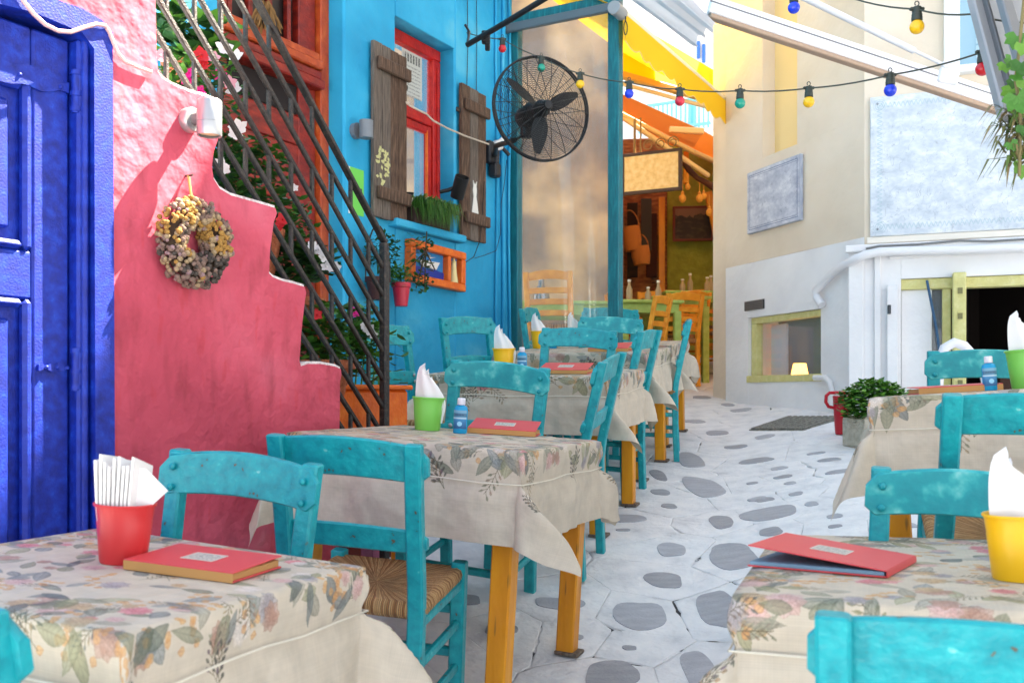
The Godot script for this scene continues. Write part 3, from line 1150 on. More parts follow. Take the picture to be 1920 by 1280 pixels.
# a menu: two boards bound on the left long side, with a block of kraft pages; lies flat, spine along +x side when turn = 0
func build_menu(tf, p, turn, label, open = 0.0, w = 0.235, d = 0.165, tilt = 0.16):
	var t = thing("menu", label, "menu", on(tf, p, turn), "red menus on the tables")
	var cover = M(rgb(214, 70, 74), 0.42)
	var b1 = MB.new()
	b1.box(Vector3(0, 0.002, 0), Vector3(w, 0.003, d), 0.001)
	part("back_cover", b1, cover, t)
	var th = 0.013 if open == 0.0 else 0.007
	var pg = MB.new()
	pg.box(Vector3(0, 0.0036 + th / 2, 0.002), Vector3(w - 0.008, th, d - 0.006), 0.001)
	part("pages", pg, M(rgb(186, 138, 84), 0.85) if open == 0.0 else M(rgb(120, 150, 170), 0.8), t)
	var hinge = Transform3D(Basis(Vector3(0, 0, 1), -open), Vector3(w / 2, 0.0055 + th, 0)) if open > 0.0 else Transform3D(Basis(Vector3(1, 0, 0), tilt) , Vector3(w / 2, 0.0055 + th, d / 2))
	var b2 = MB.new()
	if open == 0.0:
		b2.xf = Transform3D(Basis(), Vector3(0, 0, -d / 2))
	b2.box(Vector3(-w / 2, 0, 0), Vector3(w, 0.0025, d), 0.001)
	var fc = part("front_cover", b2, cover, t, hinge)
	var lb = MB.new()
	lb.xf = b2.xf
	lb.quad(Vector3(-w / 2 - 0.035, 0.0018, 0.028), Vector3(-w / 2 + 0.035, 0.0018, 0.028), Vector3(-w / 2 + 0.035, 0.0018, -0.028), Vector3(-w / 2 - 0.035, 0.0018, -0.028), Vector3.UP, Vector2(0, 1), Vector2(1, 1), Vector2(1, 0), Vector2(0, 0))
	if not mats.has("menulabel"):
		mats["menulabel"] = label_tex()
	part("label_plate", lb, mats["menulabel"], fc)
	var sp = MB.new()
	if open == 0.0:
		sp.box(Vector3(0, 0.009, d / 2 - 0.0005), Vector3(w, 0.017, 0.002), 0.0008)
		part("spine", sp, M(rgb(196, 144, 84), 0.8), t)
	else:
		sp.box(Vector3(w / 2 + 0.001, 0.0065, 0), Vector3(0.002, 0.012, d), 0.0008)
		part("spine", sp, cover, t)
	return t

func sanitizer_tex():
	var im = Image.create(64, 96, false, Image.FORMAT_RGB8)
	for y in 96:
		for x in 64:
			var c = rgb(112, 168, 196)
			if y > 14 and y < 34:
				c = rgb(70, 120, 150)
				if y > 19 and y < 27 and (x / 3) % 2 == 0 and x > 12 and x < 50:
					c = rgb(24, 62, 92)
			elif y > 38 and y < 44:
				c = rgb(196, 216, 226)
			elif y >= 46:
				c = rgb(60, 140, 190).lerp(rgb(30, 90, 140), (y - 46) / 50.0)
				if Vector2(x - 34, (y - 70) * 0.8).length() < 10:
					c = rgb(150, 210, 236)
			im.set_pixel(x, y, c)
	var m = StandardMaterial3D.new()
	m.albedo_texture = ImageTexture.create_from_image(im)
	m.roughness = 0.35
	return m

func build_bottle(tf, p, label, big = 1.0):
	var t = thing("sanitizer_bottle", label, "bottle", on(tf, p, 8.0).scaled_local(Vector3.ONE * big), "blue hand gel bottles on the tables")
	var mb = MB.new()
	mb.lathe([Vector2(0.0005, 0.0), Vector2(0.022, 0.0), Vector2(0.024, 0.003), Vector2(0.024, 0.078), Vector2(0.021, 0.09), Vector2(0.012, 0.095), Vector2(0.012, 0.1)], 20, 1.0, 0.72)
	if not mats.has("gel"):
		var g = StandardMaterial3D.new()
		g.albedo_color = rgb(36, 172, 222)
		g.roughness = 0.12
		g.backlight_enabled = true
		g.backlight = Color(0.1, 0.55, 0.75)
		mats["gel"] = g
		mats["gellabel"] = sanitizer_tex()
	part("body", mb, mats["gel"], t)
	var cp = MB.new()
	cp.lathe([Vector2(0.0125, 0.096), Vector2(0.014, 0.098), Vector2(0.0135, 0.117), Vector2(0.0115, 0.119), Vector2(0.0005, 0.119)], 18)
	part("cap", cp, M(rgb(226, 226, 236), 0.25), t)
	var lb = MB.new()
	lb.smooth(1)
	for k in 10:
		var a0 = PI * (0.12 + 0.76 * k / 10.0)
		var a1 = PI * (0.12 + 0.76 * (k + 1) / 10.0)
		var q = []
		for e in [[a0, 0.016], [a1, 0.016], [a1, 0.078], [a0, 0.078]]:
			q.append(Vector3(cos(e[0]) * 0.0245, e[1], sin(e[0]) * 0.0178))
		lb.quad(q[0], q[1], q[2], q[3], Vector3(0, 0, 1), Vector2(1 - k / 10.0, 1), Vector2(1 - (k + 1) / 10.0, 1), Vector2(1 - (k + 1) / 10.0, 0), Vector2(1 - k / 10.0, 0))
	part("label_sticker", lb, mats["gellabel"], t)
	return t

# ---------------------------------------------------------------- plants
func leaf_mesh(mb, pts, lens, widths, droop = 0.0):
	for p in pts:
		var yaw = rng.randf() * TAU
		var dn = Vector3(cos(yaw), rng.randf_range(-0.5, 0.7) - droop, sin(yaw)).normalized()
		var sd = dn.cross(Vector3(rng.randf_range(-0.4, 0.4), 1, rng.randf_range(-0.4, 0.4))).normalized()
		var l = rng.randf_range(lens.x, lens.y)
		mb.leaf(p, dn, sd, l, l * rng.randf_range(widths.x, widths.y), rng.randf_range(0.05, 0.25))

func in_ball(c, r):
	while true:
		var q = Vector3(rng.randf_range(-1, 1), rng.randf_range(-1, 1), rng.randf_range(-1, 1))
		if q.length() < 1.0 and q.length() > 0.25:
			return c + q * r

func flower(parent, p, r, col, face):
	var mb = MB.new()
	var x = face.cross(Vector3.UP).normalized()
	var y = x.cross(face).normalized()
	for k in 5:
		var a = TAU * k / 5.0 + p.x * 50.0
		var dn = (x * cos(a) + y * sin(a) + face * 0.25).normalized()
		mb.leaf(p, dn, dn.cross(face).normalized(), r, r * 0.85, 0.1)
	mb.ball(p + face * r * 0.12, r * 0.16, 6, 4)
	return part("flower", mb, M(col, 0.6), parent)

# clumps: [centre, radii, number of leaves]; flowers: [place, radius, colour]
func plant(nm, label, base, clumps, lens, widths, flowers, kinds, category = "plant", group = ""):
	var t = thing(nm, label, category, Transform3D(Basis(), base), group)
	rng.seed = label.hash()
	for kd in kinds.size():
		var mb = MB.new()
		for c in clumps:
			var pts = []
			for i in int(c[2] * 1.6 / kinds.size()):
				pts.append(in_ball(c[0], c[1]) - base)
			leaf_mesh(mb, pts, lens, widths)
		part("foliage", mb, mt("leaf%d" % kinds[kd]), t)
	var sb = MB.new()
	for c in clumps:
		for i in 5:
			var e = in_ball(c[0], c[1] * 0.8) - base
			sb.tube([Vector3(0, 0.02, 0), e * Vector3(0.5, 0.6, 0.5), e], 0.003, 5)
	part("stem", sb, mt("leaf2"), t)
	for f in flowers:
		flower(t, f[0] - base, f[1] * 1.2, f[2], (Vector3(0.25, 0.25, 1.0) + Vector3(rng.randf_range(-0.4, 0.4), rng.randf_range(-0.2, 0.4), 0)).normalized())
	return t

func pot(parent, r, h, mat, y0 = 0.0):
	var mb = MB.new()
	mb.lathe([Vector2(0.0005, y0 - h), Vector2(r * 0.68, y0 - h), Vector2(r * 0.95, y0 - h * 0.22), Vector2(r * 1.06, y0 - h * 0.2), Vector2(r * 1.08, y0), Vector2(r * 0.98, y0), Vector2(r * 0.9, y0 - 0.025), Vector2(0.0005, y0 - 0.025)], 24)
	return part("pot", mb, mat, parent)

# ---------------------------------------------------------------- pink house with the blue door
var PK = Transform3D(Basis(UX, Vector3.UP, NX), Vector3(-0.383, CY, -3.927))
var BL = Transform3D(Basis(UX, Vector3.UP, NX), Vector3(-1.3, CY, -5.0))
var RT = Transform3D(Basis(UX, Vector3.UP, NX), Vector3(-0.514, CY, -4.0))

func px_poly(list, t, off = 0.0):
	var out = []
	for p in list:
		var q = wl(p[0], p[1], t, off)
		out.append(Vector2(q.x, q.y))
	return out

func rect_part(nm, parent, mat, t_off, x0, x1, y0, y1, z0, z1, bev = 0.003):
	var mb = MB.new()
	mb.box(Vector3((x0 + x1) / 2, (y0 + y1) / 2, (z0 + z1) / 2), Vector3(absf(x1 - x0), absf(y1 - y0), absf(z1 - z0)), bev)
	return part(nm, mb, mat, parent, t_off)

func build_pink_house():
	var t = thing("pink_house", "rough pink plastered house wall stepping down beside the stair, with the bright blue door", "house", PK)
	var prof = [[636, 1120], [634, 900], [637, 760], [637, 716], [640, 702], [639, 692], [628, 687], [600, 682], [578, 682], [564, 687], [561, 676], [565, 620], [571, 566], [574, 548], [571, 538], [552, 532], [530, 527], [512, 520], [504, 512], [506, 468], [513, 416], [519, 400], [516, 390], [492, 383], [460, 374], [432, 366], [412, 354], [400, 335], [397, 312], [400, 285], [408, 262], [411, 235], [411, 205], [407, 190], [385, 180], [355, 172], [326, 160], [306, 148], [296, 136], [293, 110], [292, 50], [290, -60], [288, -160], [-160, -330], [-140, -60], [60, -22], [112, 2], [150, 14], [188, 37], [205, 58], [208, 120], [207, 400], [211, 800], [213, 1250]]
	var poly = px_poly(prof, PK)
	poly[0].y = -1.35
	poly[-1].y = -1.35
	var mb = MB.new()
	mb.prism(poly, -0.17, 0.0, 0.012)
	part("wall", mb, mt("pink"), t)
	# bottom edge goes a little below the paving; whitewashed treads lie on the stepped edge
	var white = mottled("tread", [[0.0, rgb(200, 120, 130)], [0.3, rgb(216, 206, 204)], [0.6, rgb(232, 228, 226)], [1.0, rgb(238, 236, 234)]], 0.8, 0.02, 1.5, 1.0, 0.08)
	for seg in [[5, 10], [14, 19], [22, 28], [33, 39]]:
		var tb = MB.new()
		var up = []
		var dn = []
		for i in range(seg[0], seg[1]):
			up.append(poly[i] + Vector2(0, 0.009))
			dn.append(poly[i] + Vector2(0, -0.006))
		dn.reverse()
		tb.prism(up + dn, -0.19, -0.004, 0.0)
		part("step_cap", tb, white, t)
	# solid stairs behind the wall
	var edges = [[5, 0.45], [14, 0.0], [22, 0.0], [33, 0.0]]
	var hs = [poly[8].y - 0.1, poly[16].y - 0.1, poly[24].y - 0.1, poly[35].y - 0.12, poly[35].y + 0.14, poly[35].y + 0.40]
	var x1s = [poly[5].x + 0.02, poly[14].x + 0.02, poly[22].x + 0.02, poly[33].x + 0.02, poly[38].x, poly[38].x - 0.25, poly[38].x - 0.6]
	for i in 6:
		var sb = MB.new()
		var x0 = x1s[i + 1]
		sb.box(Vector3((x0 + x1s[i]) / 2, (hs[i] - 1.4) / 2, -0.66), Vector3(x1s[i] - x0, hs[i] + 1.4, 0.94), 0.01)
		part("step", sb, mt("white"), t)
	# door: jamb, frame, leaf
	var sx = func(px): return wl(px, 400, PK).x
	var hy = func(px, py): return wl(px, py, PK).y
	var db = mt("doorblue")
	var jb = MB.new()
	var jp = px_poly([[207, 62], [209, 400], [213, 1250], [176, 1250], [173, 400], [172, 92], [150, 62], [60, 24], [-120, -20], [-120, -60], [60, -20], [112, 4], [150, 16], [188, 39]], PK)
	for i in jp.size():
		if jp[i].y < -0.9:
			jp[i].y = -1.35
	jb.prism(jp, -0.14, 0.008, 0.006)
	var door = part("door", MB.new(), db, t) if false else null
	part("door_jamb", jb, db, t)
	var xr = sx.call(150)
	var xl = xr - 0.75
	var bot = -1.3
	var top = hy.call(150, 70)
	var fr = rect_part("door_frame", t, db, Transform3D(), sx.call(151), sx.call(173), bot, top, -0.14, -0.012, 0.006)
	var bead = MB.new()
	bead.tube([Vector3(sx.call(164), bot, -0.014), Vector3(sx.call(164), top, -0.014)], 0.010, 10)
	part("bead", bead, db, fr)
	var leaf = rect_part("door_leaf", t, db, Transform3D(), xl, xr, bot, top, -0.15, -0.065, 0.004)
	var xs = sx.call(80)
	var h1 = hy.call(78, 152); var h2 = hy.call(78, 468); var h3 = hy.call(78, 560)
	rect_part("stile", leaf, db, Transform3D(), xs, xr - 0.002, bot, top - 0.002, -0.066, -0.042, 0.006)
	rect_part("rail", leaf, db, Transform3D(), xl, xs - 0.001, h1, top - 0.002, -0.066, -0.043, 0.006)
	rect_part("rail", leaf, db, Transform3D(), xl, xs - 0.001, h3, h2, -0.066, -0.043, 0.006)
	var xm = sx.call(62)
	for pr in [[h2 + 0.0, h1], [-1.05, h3]]:
		rect_part("moulding", leaf, db, Transform3D(), xm, xs - 0.001, pr[0] + 0.001, pr[1] - 0.001, -0.066, -0.036, 0.009)
		rect_part("moulding", leaf, db, Transform3D(), xl, xm - 0.001, pr[1] - 0.022, pr[1] - 0.001, -0.066, -0.036, 0.009)
		rect_part("moulding", leaf, db, Transform3D(), xl, xm - 0.001, pr[0] + 0.001, pr[0] + 0.022, -0.066, -0.036, 0.009)
		rect_part("panel", leaf, db, Transform3D(), xl, xm - 0.03, pr[0] + 0.05, pr[1] - 0.05, -0.066, -0.05, 0.02)
	# iron strap hinges
	for hh in [[98, 178, 172, 232, 1.0], [672, 702, 640, 735, 0.25]]:
		var ya = hy.call(60, hh[0]); var yb = hy.call(60, hh[1])
		var ym = (ya + yb) / 2; var hw = (ya - yb) / 2
		var sb = MB.new()
		var lnx = 0.16 * hh[4]
		var sp = []
		var n = 28
		for k in n + 1:
			var u = float(k) / n
			sp.append(Vector2(xr - 0.008 - lnx * 2.2 * (1 - u), ym + hw * (0.34 + 0.16 * sin(u * 19.0) + 0.3 * exp(-pow((u - 0.62) * 9.0, 2)))))
		for k in n + 1:
			var u = 1.0 - float(k) / n
			sp.append(Vector2(xr - 0.008 - lnx * 2.2 * (1 - u), ym - hw * (0.3 + 0.16 * sin(u * 17.0 + 1.0) + 0.34 * exp(-pow((u - 0.55) * 9.0, 2)))))
		sb.prism(sp, -0.042, -0.034, 0.0)
		for q in [0.25, 0.6, 0.93]:
			sb.ball(Vector3(xr - 0.008 - lnx * 2.2 * (1 - q), ym, -0.034), 0.006, 8, 5)
		var st = part("strap_hinge", sb, db, leaf)
		var pb = MB.new()
		pb.tube([Vector3(xr + 0.004, ym - 0.06, -0.024), Vector3(xr + 0.004, ym + 0.045, -0.024)], 0.011, 12)
		for q in [-0.055, -0.015, 0.04]:
			pb.tube([Vector3(xr + 0.004, ym + q, -0.024), Vector3(xr + 0.004, ym + q + 0.012, -0.024)], 0.014, 12)
		part("hinge_pin", pb, db, leaf)

func build_pink_fittings():
	# lamp
	var c = wl(352, 226, PK)
	var t = thing("wall_lamp", "round steel cylinder lamp on the pink wall above the dried wreath", "lamp", PK * Transform3D(Basis(), Vector3(c.x, c.y, 0)))
	var mb = MB.new()
	mb.xf = Transform3D(Basis(Vector3(1, 0, 0), PI / 2), Vector3())
	mb.lathe([Vector2(0.0005, -0.002), Vector2(0.036, -0.002), Vector2(0.036, 0.022), Vector2(0.033, 0.026), Vector2(0.0005, 0.026)], 30)
	part("back_plate", mb, M(rgb(176, 178, 180), 0.35, 0.6), t)
	var ab = MB.new()
	ab.tube([Vector3(0, 0.0, 0.02), Vector3(0, 0.0, 0.062)], 0.018, 16)
	part("arm", ab, M(rgb(110, 112, 112), 0.5), t)
	var bb = MB.new()
	bb.lathe([Vector2(0.030, -0.054), Vector2(0.034, -0.056), Vector2(0.0355, -0.053), Vector2(0.0355, -0.018), Vector2(0.0345, -0.0172), Vector2(0.0355, -0.0164), Vector2(0.0355, 0.044), Vector2(0.033, 0.047), Vector2(0.0005, 0.047)], 32)
	part("shade", bb, M(rgb(176, 178, 180), 0.35, 0.6), t, Transform3D(Basis(), Vector3(0.0, 0.0, 0.086)))
	var gb = MB.new()
	gb.lathe([Vector2(0.0005, -0.048), Vector2(0.0305, -0.048)], 24, 1, 1, true)
	var gl = StandardMaterial3D.new()
	gl.albedo_color = rgb(240, 220, 170)
	gl.roughness = 0.3
	part("lens", gb, gl, t, Transform3D(Basis(), Vector3(0.0, 0.0, 0.086)))
	# dried flower wreath
	var wc = wl(361, 455, PK, 0.035)
	var rx = absf(wl(425, 455, PK).x - wl(297, 455, PK).x) / 2
	var ry = absf(wl(361, 368, PK).y - wl(361, 541, PK).y) / 2
	var w = thing("dried_wreath", "wreath of dried ochre, cream and brown flowers hanging on the pink wall", "wreath", PK * Transform3D(Basis(), Vector3(wc.x, wc.y, 0.01)))
	rng.seed = 31
	var cols = [rgb(190, 140, 62), rgb(184, 156, 116), rgb(142, 112, 98), rgb(78, 68, 60), rgb(176, 140, 140)]
	var mbs = []
	for k in 5:
		mbs.append(MB.new())
	var core = MB.new()
	var lp = []
	for k in 25:
		var a = TAU * k / 24
		lp.append(Vector3(cos(a) * rx * 0.62, sin(a) * ry * 0.62, 0.03))
	core.tube(lp, 0.024, 8, false)
	part("straw_ring", core, M(rgb(70, 54, 40), 0.9), w)
	for i in 1300:
		var a = rng.randf() * TAU
		var b = rng.randf() * TAU
		var tr = 0.36 * (0.84 + 0.25 * nz.get_noise_2d(cos(a) * 90.0, sin(a) * 90.0) + rng.randf_range(-0.12, 0.12))
		var rr = 0.635 + tr * cos(b)
		var p = Vector3(cos(a) * rx * rr, sin(a) * ry * rr, 0.03 + rx * tr * sin(b))
		if p.z < 0.004:
			continue
		var f = nz.get_noise_2d(p.x * 900.0 + 40.0, p.y * 900.0) + 0.25 * (p.y / ry) - 0.16 * p.x / rx
		var k = 3 if f < -0.3 else (2 if f < -0.02 else (1 if f < 0.2 else (0 if f < 0.6 else 1)))
		if rng.randf() < 0.08:
			k = 4
		mbs[k].smooth(1)
		mbs[k].ball(p, rng.randf_range(0.0045, 0.0095), 7, 5)
	for k in 5:
		var o = part("dried_flowers", mbs[k], mottled("dry%d" % k, [[0.0, cols[k].darkened(0.3)], [1.0, cols[k].lightened(0.1)]], 0.95, 0.05, 12.0, 0.0, 0.03, false), w)
		o.set_meta("kind", "stuff")
	var rb = MB.new()
	var rp = wl(347, 330, PK)
	rb.tube([Vector3(0, ry * 0.95, 0.02), Vector3(rp.x - wc.x, rp.y - wc.y, 0.002)], 0.004, 6)
	part("ribbon", rb, M(rgb(200, 170, 96), 0.8), w)
	var nb = MB.new()
	nb.tube([Vector3(rp.x - wc.x, rp.y - wc.y, -0.02), Vector3(rp.x - wc.x, rp.y - wc.y, 0.02)], 0.003, 6)
	part("nail", nb, mt("iron"), w)
	# old cable over the door
	var pts = []
	for q in [[20, -40], [44, 4], [62, 26], [84, 46], [108, 58], [132, 60], [158, 51], [180, 45], [196, 48], [206, 58], [214, 78], [222, 98], [236, 114], [262, 126], [286, 134]]:
		var l = wl(q[0], q[1], PK, 0.016)
		pts.append(Vector3(l.x, l.y, 0.016 if q[0] < 200 else 0.010))
	var cb = MB.new()
	cb.tube(pts, 0.0055, 8)
	single("door_cable", cb, M(rgb(222, 176, 172), 0.7), "thick pinkish cable sagging across the top of the blue door", "cable", PK)

# ---------------------------------------------------------------- stair railing
func build_railing():
	var a = wl(720, 455, RT)
	var b = wl(482, 4, RT)
	var m = (b.y - a.y) / (a.x - b.x)
	var gap = 0.112
	var sp = gap / m
	var t = thing("stair_railing", "dark iron stair railing of slanting bars above the pink stepped wall", "railing", RT * Transform3D(Basis(), Vector3(a.x, -0.9, 0)))
	var iron = mt("iron")
	var y0 = a.y + 0.9
	var pb = MB.new()
	var foot = RT * Vector3(a.x, 0, 0)
	var fy = FL(foot.x, -foot.z) - CY + 0.9
	pb.box(Vector3(0.0, (y0 + fy - 0.04) / 2, 0), Vector3(0.03, y0 - fy + 0.04, 0.03), 0.003)
	part("post", pb, iron, t)
	var pc = MB.new()
	pc.box(Vector3(0.021, (y0 - 0.03 + fy) / 2, -0.004), Vector3(0.010, y0 - fy - 0.05, 0.026), 0.002)
	part("post_strap", pc, iron, t)
	for k in 10:
		var hb = MB.new()
		var xe = -2.2
		var w = 0.03 if k == 0 else 0.017
		hb.bar(Vector3(0.004, y0 - k * gap, 0), Vector3(xe, y0 - k * gap - xe * m, 0), w, 0.015 if k == 0 else 0.017, Vector3.UP, 0.003)
		part("handrail" if k == 0 else "slanting_bar", hb, iron, t)
	for k in 9:
		for i in range(1, 24):
			if (i + k) % 2 == 0:
				var x = -i * sp + 0.01
				var yt = y0 - k * gap - x * m
				var vb = MB.new()
				vb.bar(Vector3(x, yt - 0.002, -0.001), Vector3(x, yt - gap + 0.002, -0.001), 0.014, 0.014, Vector3.FORWARD, 0.002)
				part("baluster", vb, iron, t)

func build_stair_plants():
	var pp = func(px, py, off): return PK * wl(px, py, PK, off)
	var magenta = rgb(224, 20, 140); var redf = rgb(206, 24, 34); var whitef = rgb(236, 230, 228); var pale = rgb(232, 168, 180)
	# topmost pot
	var bs = pp.call(330, 300, -0.45)
	var t = plant("potted_plant", "leafy pot at the stair top with magenta, red and white blossoms", bs, [[pp.call(330, 190, -0.4), Vector3(0.14, 0.2, 0.12), 260], [pp.call(405, 190, -0.42), Vector3(0.1, 0.22, 0.1), 200], [pp.call(430, 320, -0.38), Vector3(0.08, 0.16, 0.09), 170]], Vector2(0.03, 0.055), Vector2(0.4, 0.6),
		[[pp.call(353, 138, -0.3), 0.026, magenta], [pp.call(410, 142, -0.3), 0.026, magenta], [pp.call(371, 172, -0.28), 0.024, magenta], [pp.call(350, 152, -0.31), 0.022, magenta], [pp.call(376, 104, -0.33), 0.03, redf], [pp.call(380, 122, -0.32), 0.026, redf], [pp.call(400, 108, -0.32), 0.022, pale], [pp.call(420, 90, -0.33), 0.03, whitef], [pp.call(442, 105, -0.33), 0.026, whitef], [pp.call(430, 155, -0.3), 0.024, pale], [pp.call(438, 168, -0.3), 0.028, whitef], [pp.call(447, 240, -0.3), 0.032, whitef], [pp.call(440, 252, -0.3), 0.024, whitef], [pp.call(300, 105, -0.35), 0.024, pale]], [0, 1, 2], "plant", "flower pots up the stair")
	pot(t, 0.11, 0.2, mt("terracotta"))
	var b2 = pp.call(352, 120, -0.6)
	var t2 = plant("rubber_plant", "dark broad-leaved plant behind the topmost flowers", b2, [[pp.call(345, 60, -0.55), Vector3(0.16, 0.11, 0.1), 60]], Vector2(0.09, 0.13), Vector2(0.55, 0.7), [], [2], "plant", "flower pots up the stair")
	pot(t2, 0.09, 0.16, mt("terracotta"))
	var b3 = pp.call(480, 430, -0.45)
	var t3 = plant("potted_plant", "leafy pot in the middle of the stair with small red geraniums", b3, [[pp.call(470, 330, -0.4), Vector3(0.14, 0.16, 0.1), 300], [pp.call(540, 420, -0.42), Vector3(0.1, 0.12, 0.1), 140]], Vector2(0.03, 0.055), Vector2(0.5, 0.8),
		[[pp.call(508, 300, -0.3), 0.02, redf], [pp.call(530, 412, -0.3), 0.026, redf], [pp.call(520, 425, -0.3), 0.024, redf], [pp.call(412, 310, -0.25), 0.026, whitef], [pp.call(420, 318, -0.25), 0.02, whitef], [pp.call(552, 352, -0.3), 0.014, whitef]], [0, 1, 2], "plant", "flower pots up the stair")
	pot(t3, 0.1, 0.17, mt("terracotta"))
	var b4 = pp.call(560, 560, -0.45)
	var t4 = plant("potted_plant", "dark leafy pot on the second step with white geranium heads", b4, [[pp.call(535, 490, -0.4), Vector3(0.13, 0.13, 0.1), 300], [pp.call(590, 490, -0.4), Vector3(0.08, 0.08, 0.08), 110]], Vector2(0.03, 0.055), Vector2(0.6, 0.9),
		[[pp.call(598, 468, -0.28), 0.026, whitef], [pp.call(586, 462, -0.28), 0.022, whitef], [pp.call(606, 482, -0.28), 0.022, whitef], [pp.call(622, 500, -0.28), 0.026, whitef], [pp.call(612, 500, -0.28), 0.022, whitef], [pp.call(630, 502, -0.29), 0.02, whitef], [pp.call(560, 545, -0.28), 0.02, rgb(220, 90, 40)]], [0, 2, 2], "plant", "flower pots up the stair")
	pot(t4, 0.1, 0.17, mt("terracotta"))
	var b5 = pp.call(600, 676, -0.32)
	var t5 = plant("potted_plant", "bushy pot on the lowest step with one magenta and some white blossoms", b5, [[pp.call(605, 620, -0.32), Vector3(0.14, 0.13, 0.12), 330], [pp.call(672, 630, -0.35), Vector3(0.1, 0.15, 0.1), 240]], Vector2(0.03, 0.06), Vector2(0.55, 0.8),
		[[pp.call(665, 586, -0.24), 0.022, magenta], [pp.call(692, 618, -0.24), 0.024, whitef], [pp.call(684, 610, -0.24), 0.02, whitef], [pp.call(700, 628, -0.25), 0.018, whitef], [pp.call(594, 590, -0.2), 0.02, redf]], [0, 1, 3], "plant", "flower pots up the stair")
	pot(t5, 0.13, 0.16, mt("terracotta"))
	# painted boards and the orange trough at the foot of the stair
	var q0 = wl(705, 900, PK, -0.22)
	var o = PK * Vector3(q0.x, 0, -0.22)
	var g = FL(o.x, -o.z)
	var bx = thing("painted_plank_box", "box of dark red and mauve painted boards under the green bucket table", "box", Transform3D(PK.basis, Vector3(o.x, g, o.z)))
	var cols = [rgb(100, 18, 22), rgb(112, 32, 16), rgb(150, 80, 108), rgb(172, 92, 124), rgb(112, 32, 16), rgb(96, 26, 16), rgb(200, 120, 60)]
	for k in 7:
		var w = 0.018 if k == 6 else 0.072
		var x0 = -0.26 + 0.074 * k
		rect_part("plank", bx, M(cols[k], 0.6), Transform3D(), x0, x0 + w, 0.0, 0.52, -0.01, 0.012, 0.003)
	rect_part("box_body", bx, M(rgb(100, 30, 20), 0.7), Transform3D(), -0.255, 0.195, 0.0, 0.515, -0.3, -0.012, 0.003)
	var hh = wl(725, 730, PK, -0.15).y + CY - g
	var tr = thing("orange_trough", "long orange clay trough with leafy stems behind the iron stair post", "planter", Transform3D(PK.basis, Vector3(o.x, g + 0.522, o.z)))
	rect_part("trough", tr, mt("orange"), Transform3D(), -0.24, 0.26, 0.0, maxf(0.12, hh - 0.522), -0.26, -0.02, 0.012)
	rect_part("rim", tr, mt("orange"), Transform3D(), -0.255, 0.275, maxf(0.12, hh - 0.522), maxf(0.12, hh - 0.522) + 0.02, -0.275, -0.005, 0.006)
	rng.seed = 8
	for k in 2:
		var lm = MB.new()
		var pts = []
		for i in 70:
			pts.append(Vector3(rng.randf_range(-0.2, 0.32), hh - 0.5 + rng.randf_range(0.0, 0.24), rng.randf_range(-0.24, -0.02)))
		leaf_mesh(lm, pts, Vector2(0.04, 0.07), Vector2(0.4, 0.6))
		part("foliage", lm, mt("leaf%d" % k), tr)
	var sb = MB.new()
	for i in 12:
		var x = -0.2 + 0.04 * i
		sb.tube([Vector3(x, hh - 0.52, -0.14), Vector3(x + 0.03, hh - 0.26, -0.13)], 0.004, 5)
	part("stem", sb, mt("leaf3"), tr)

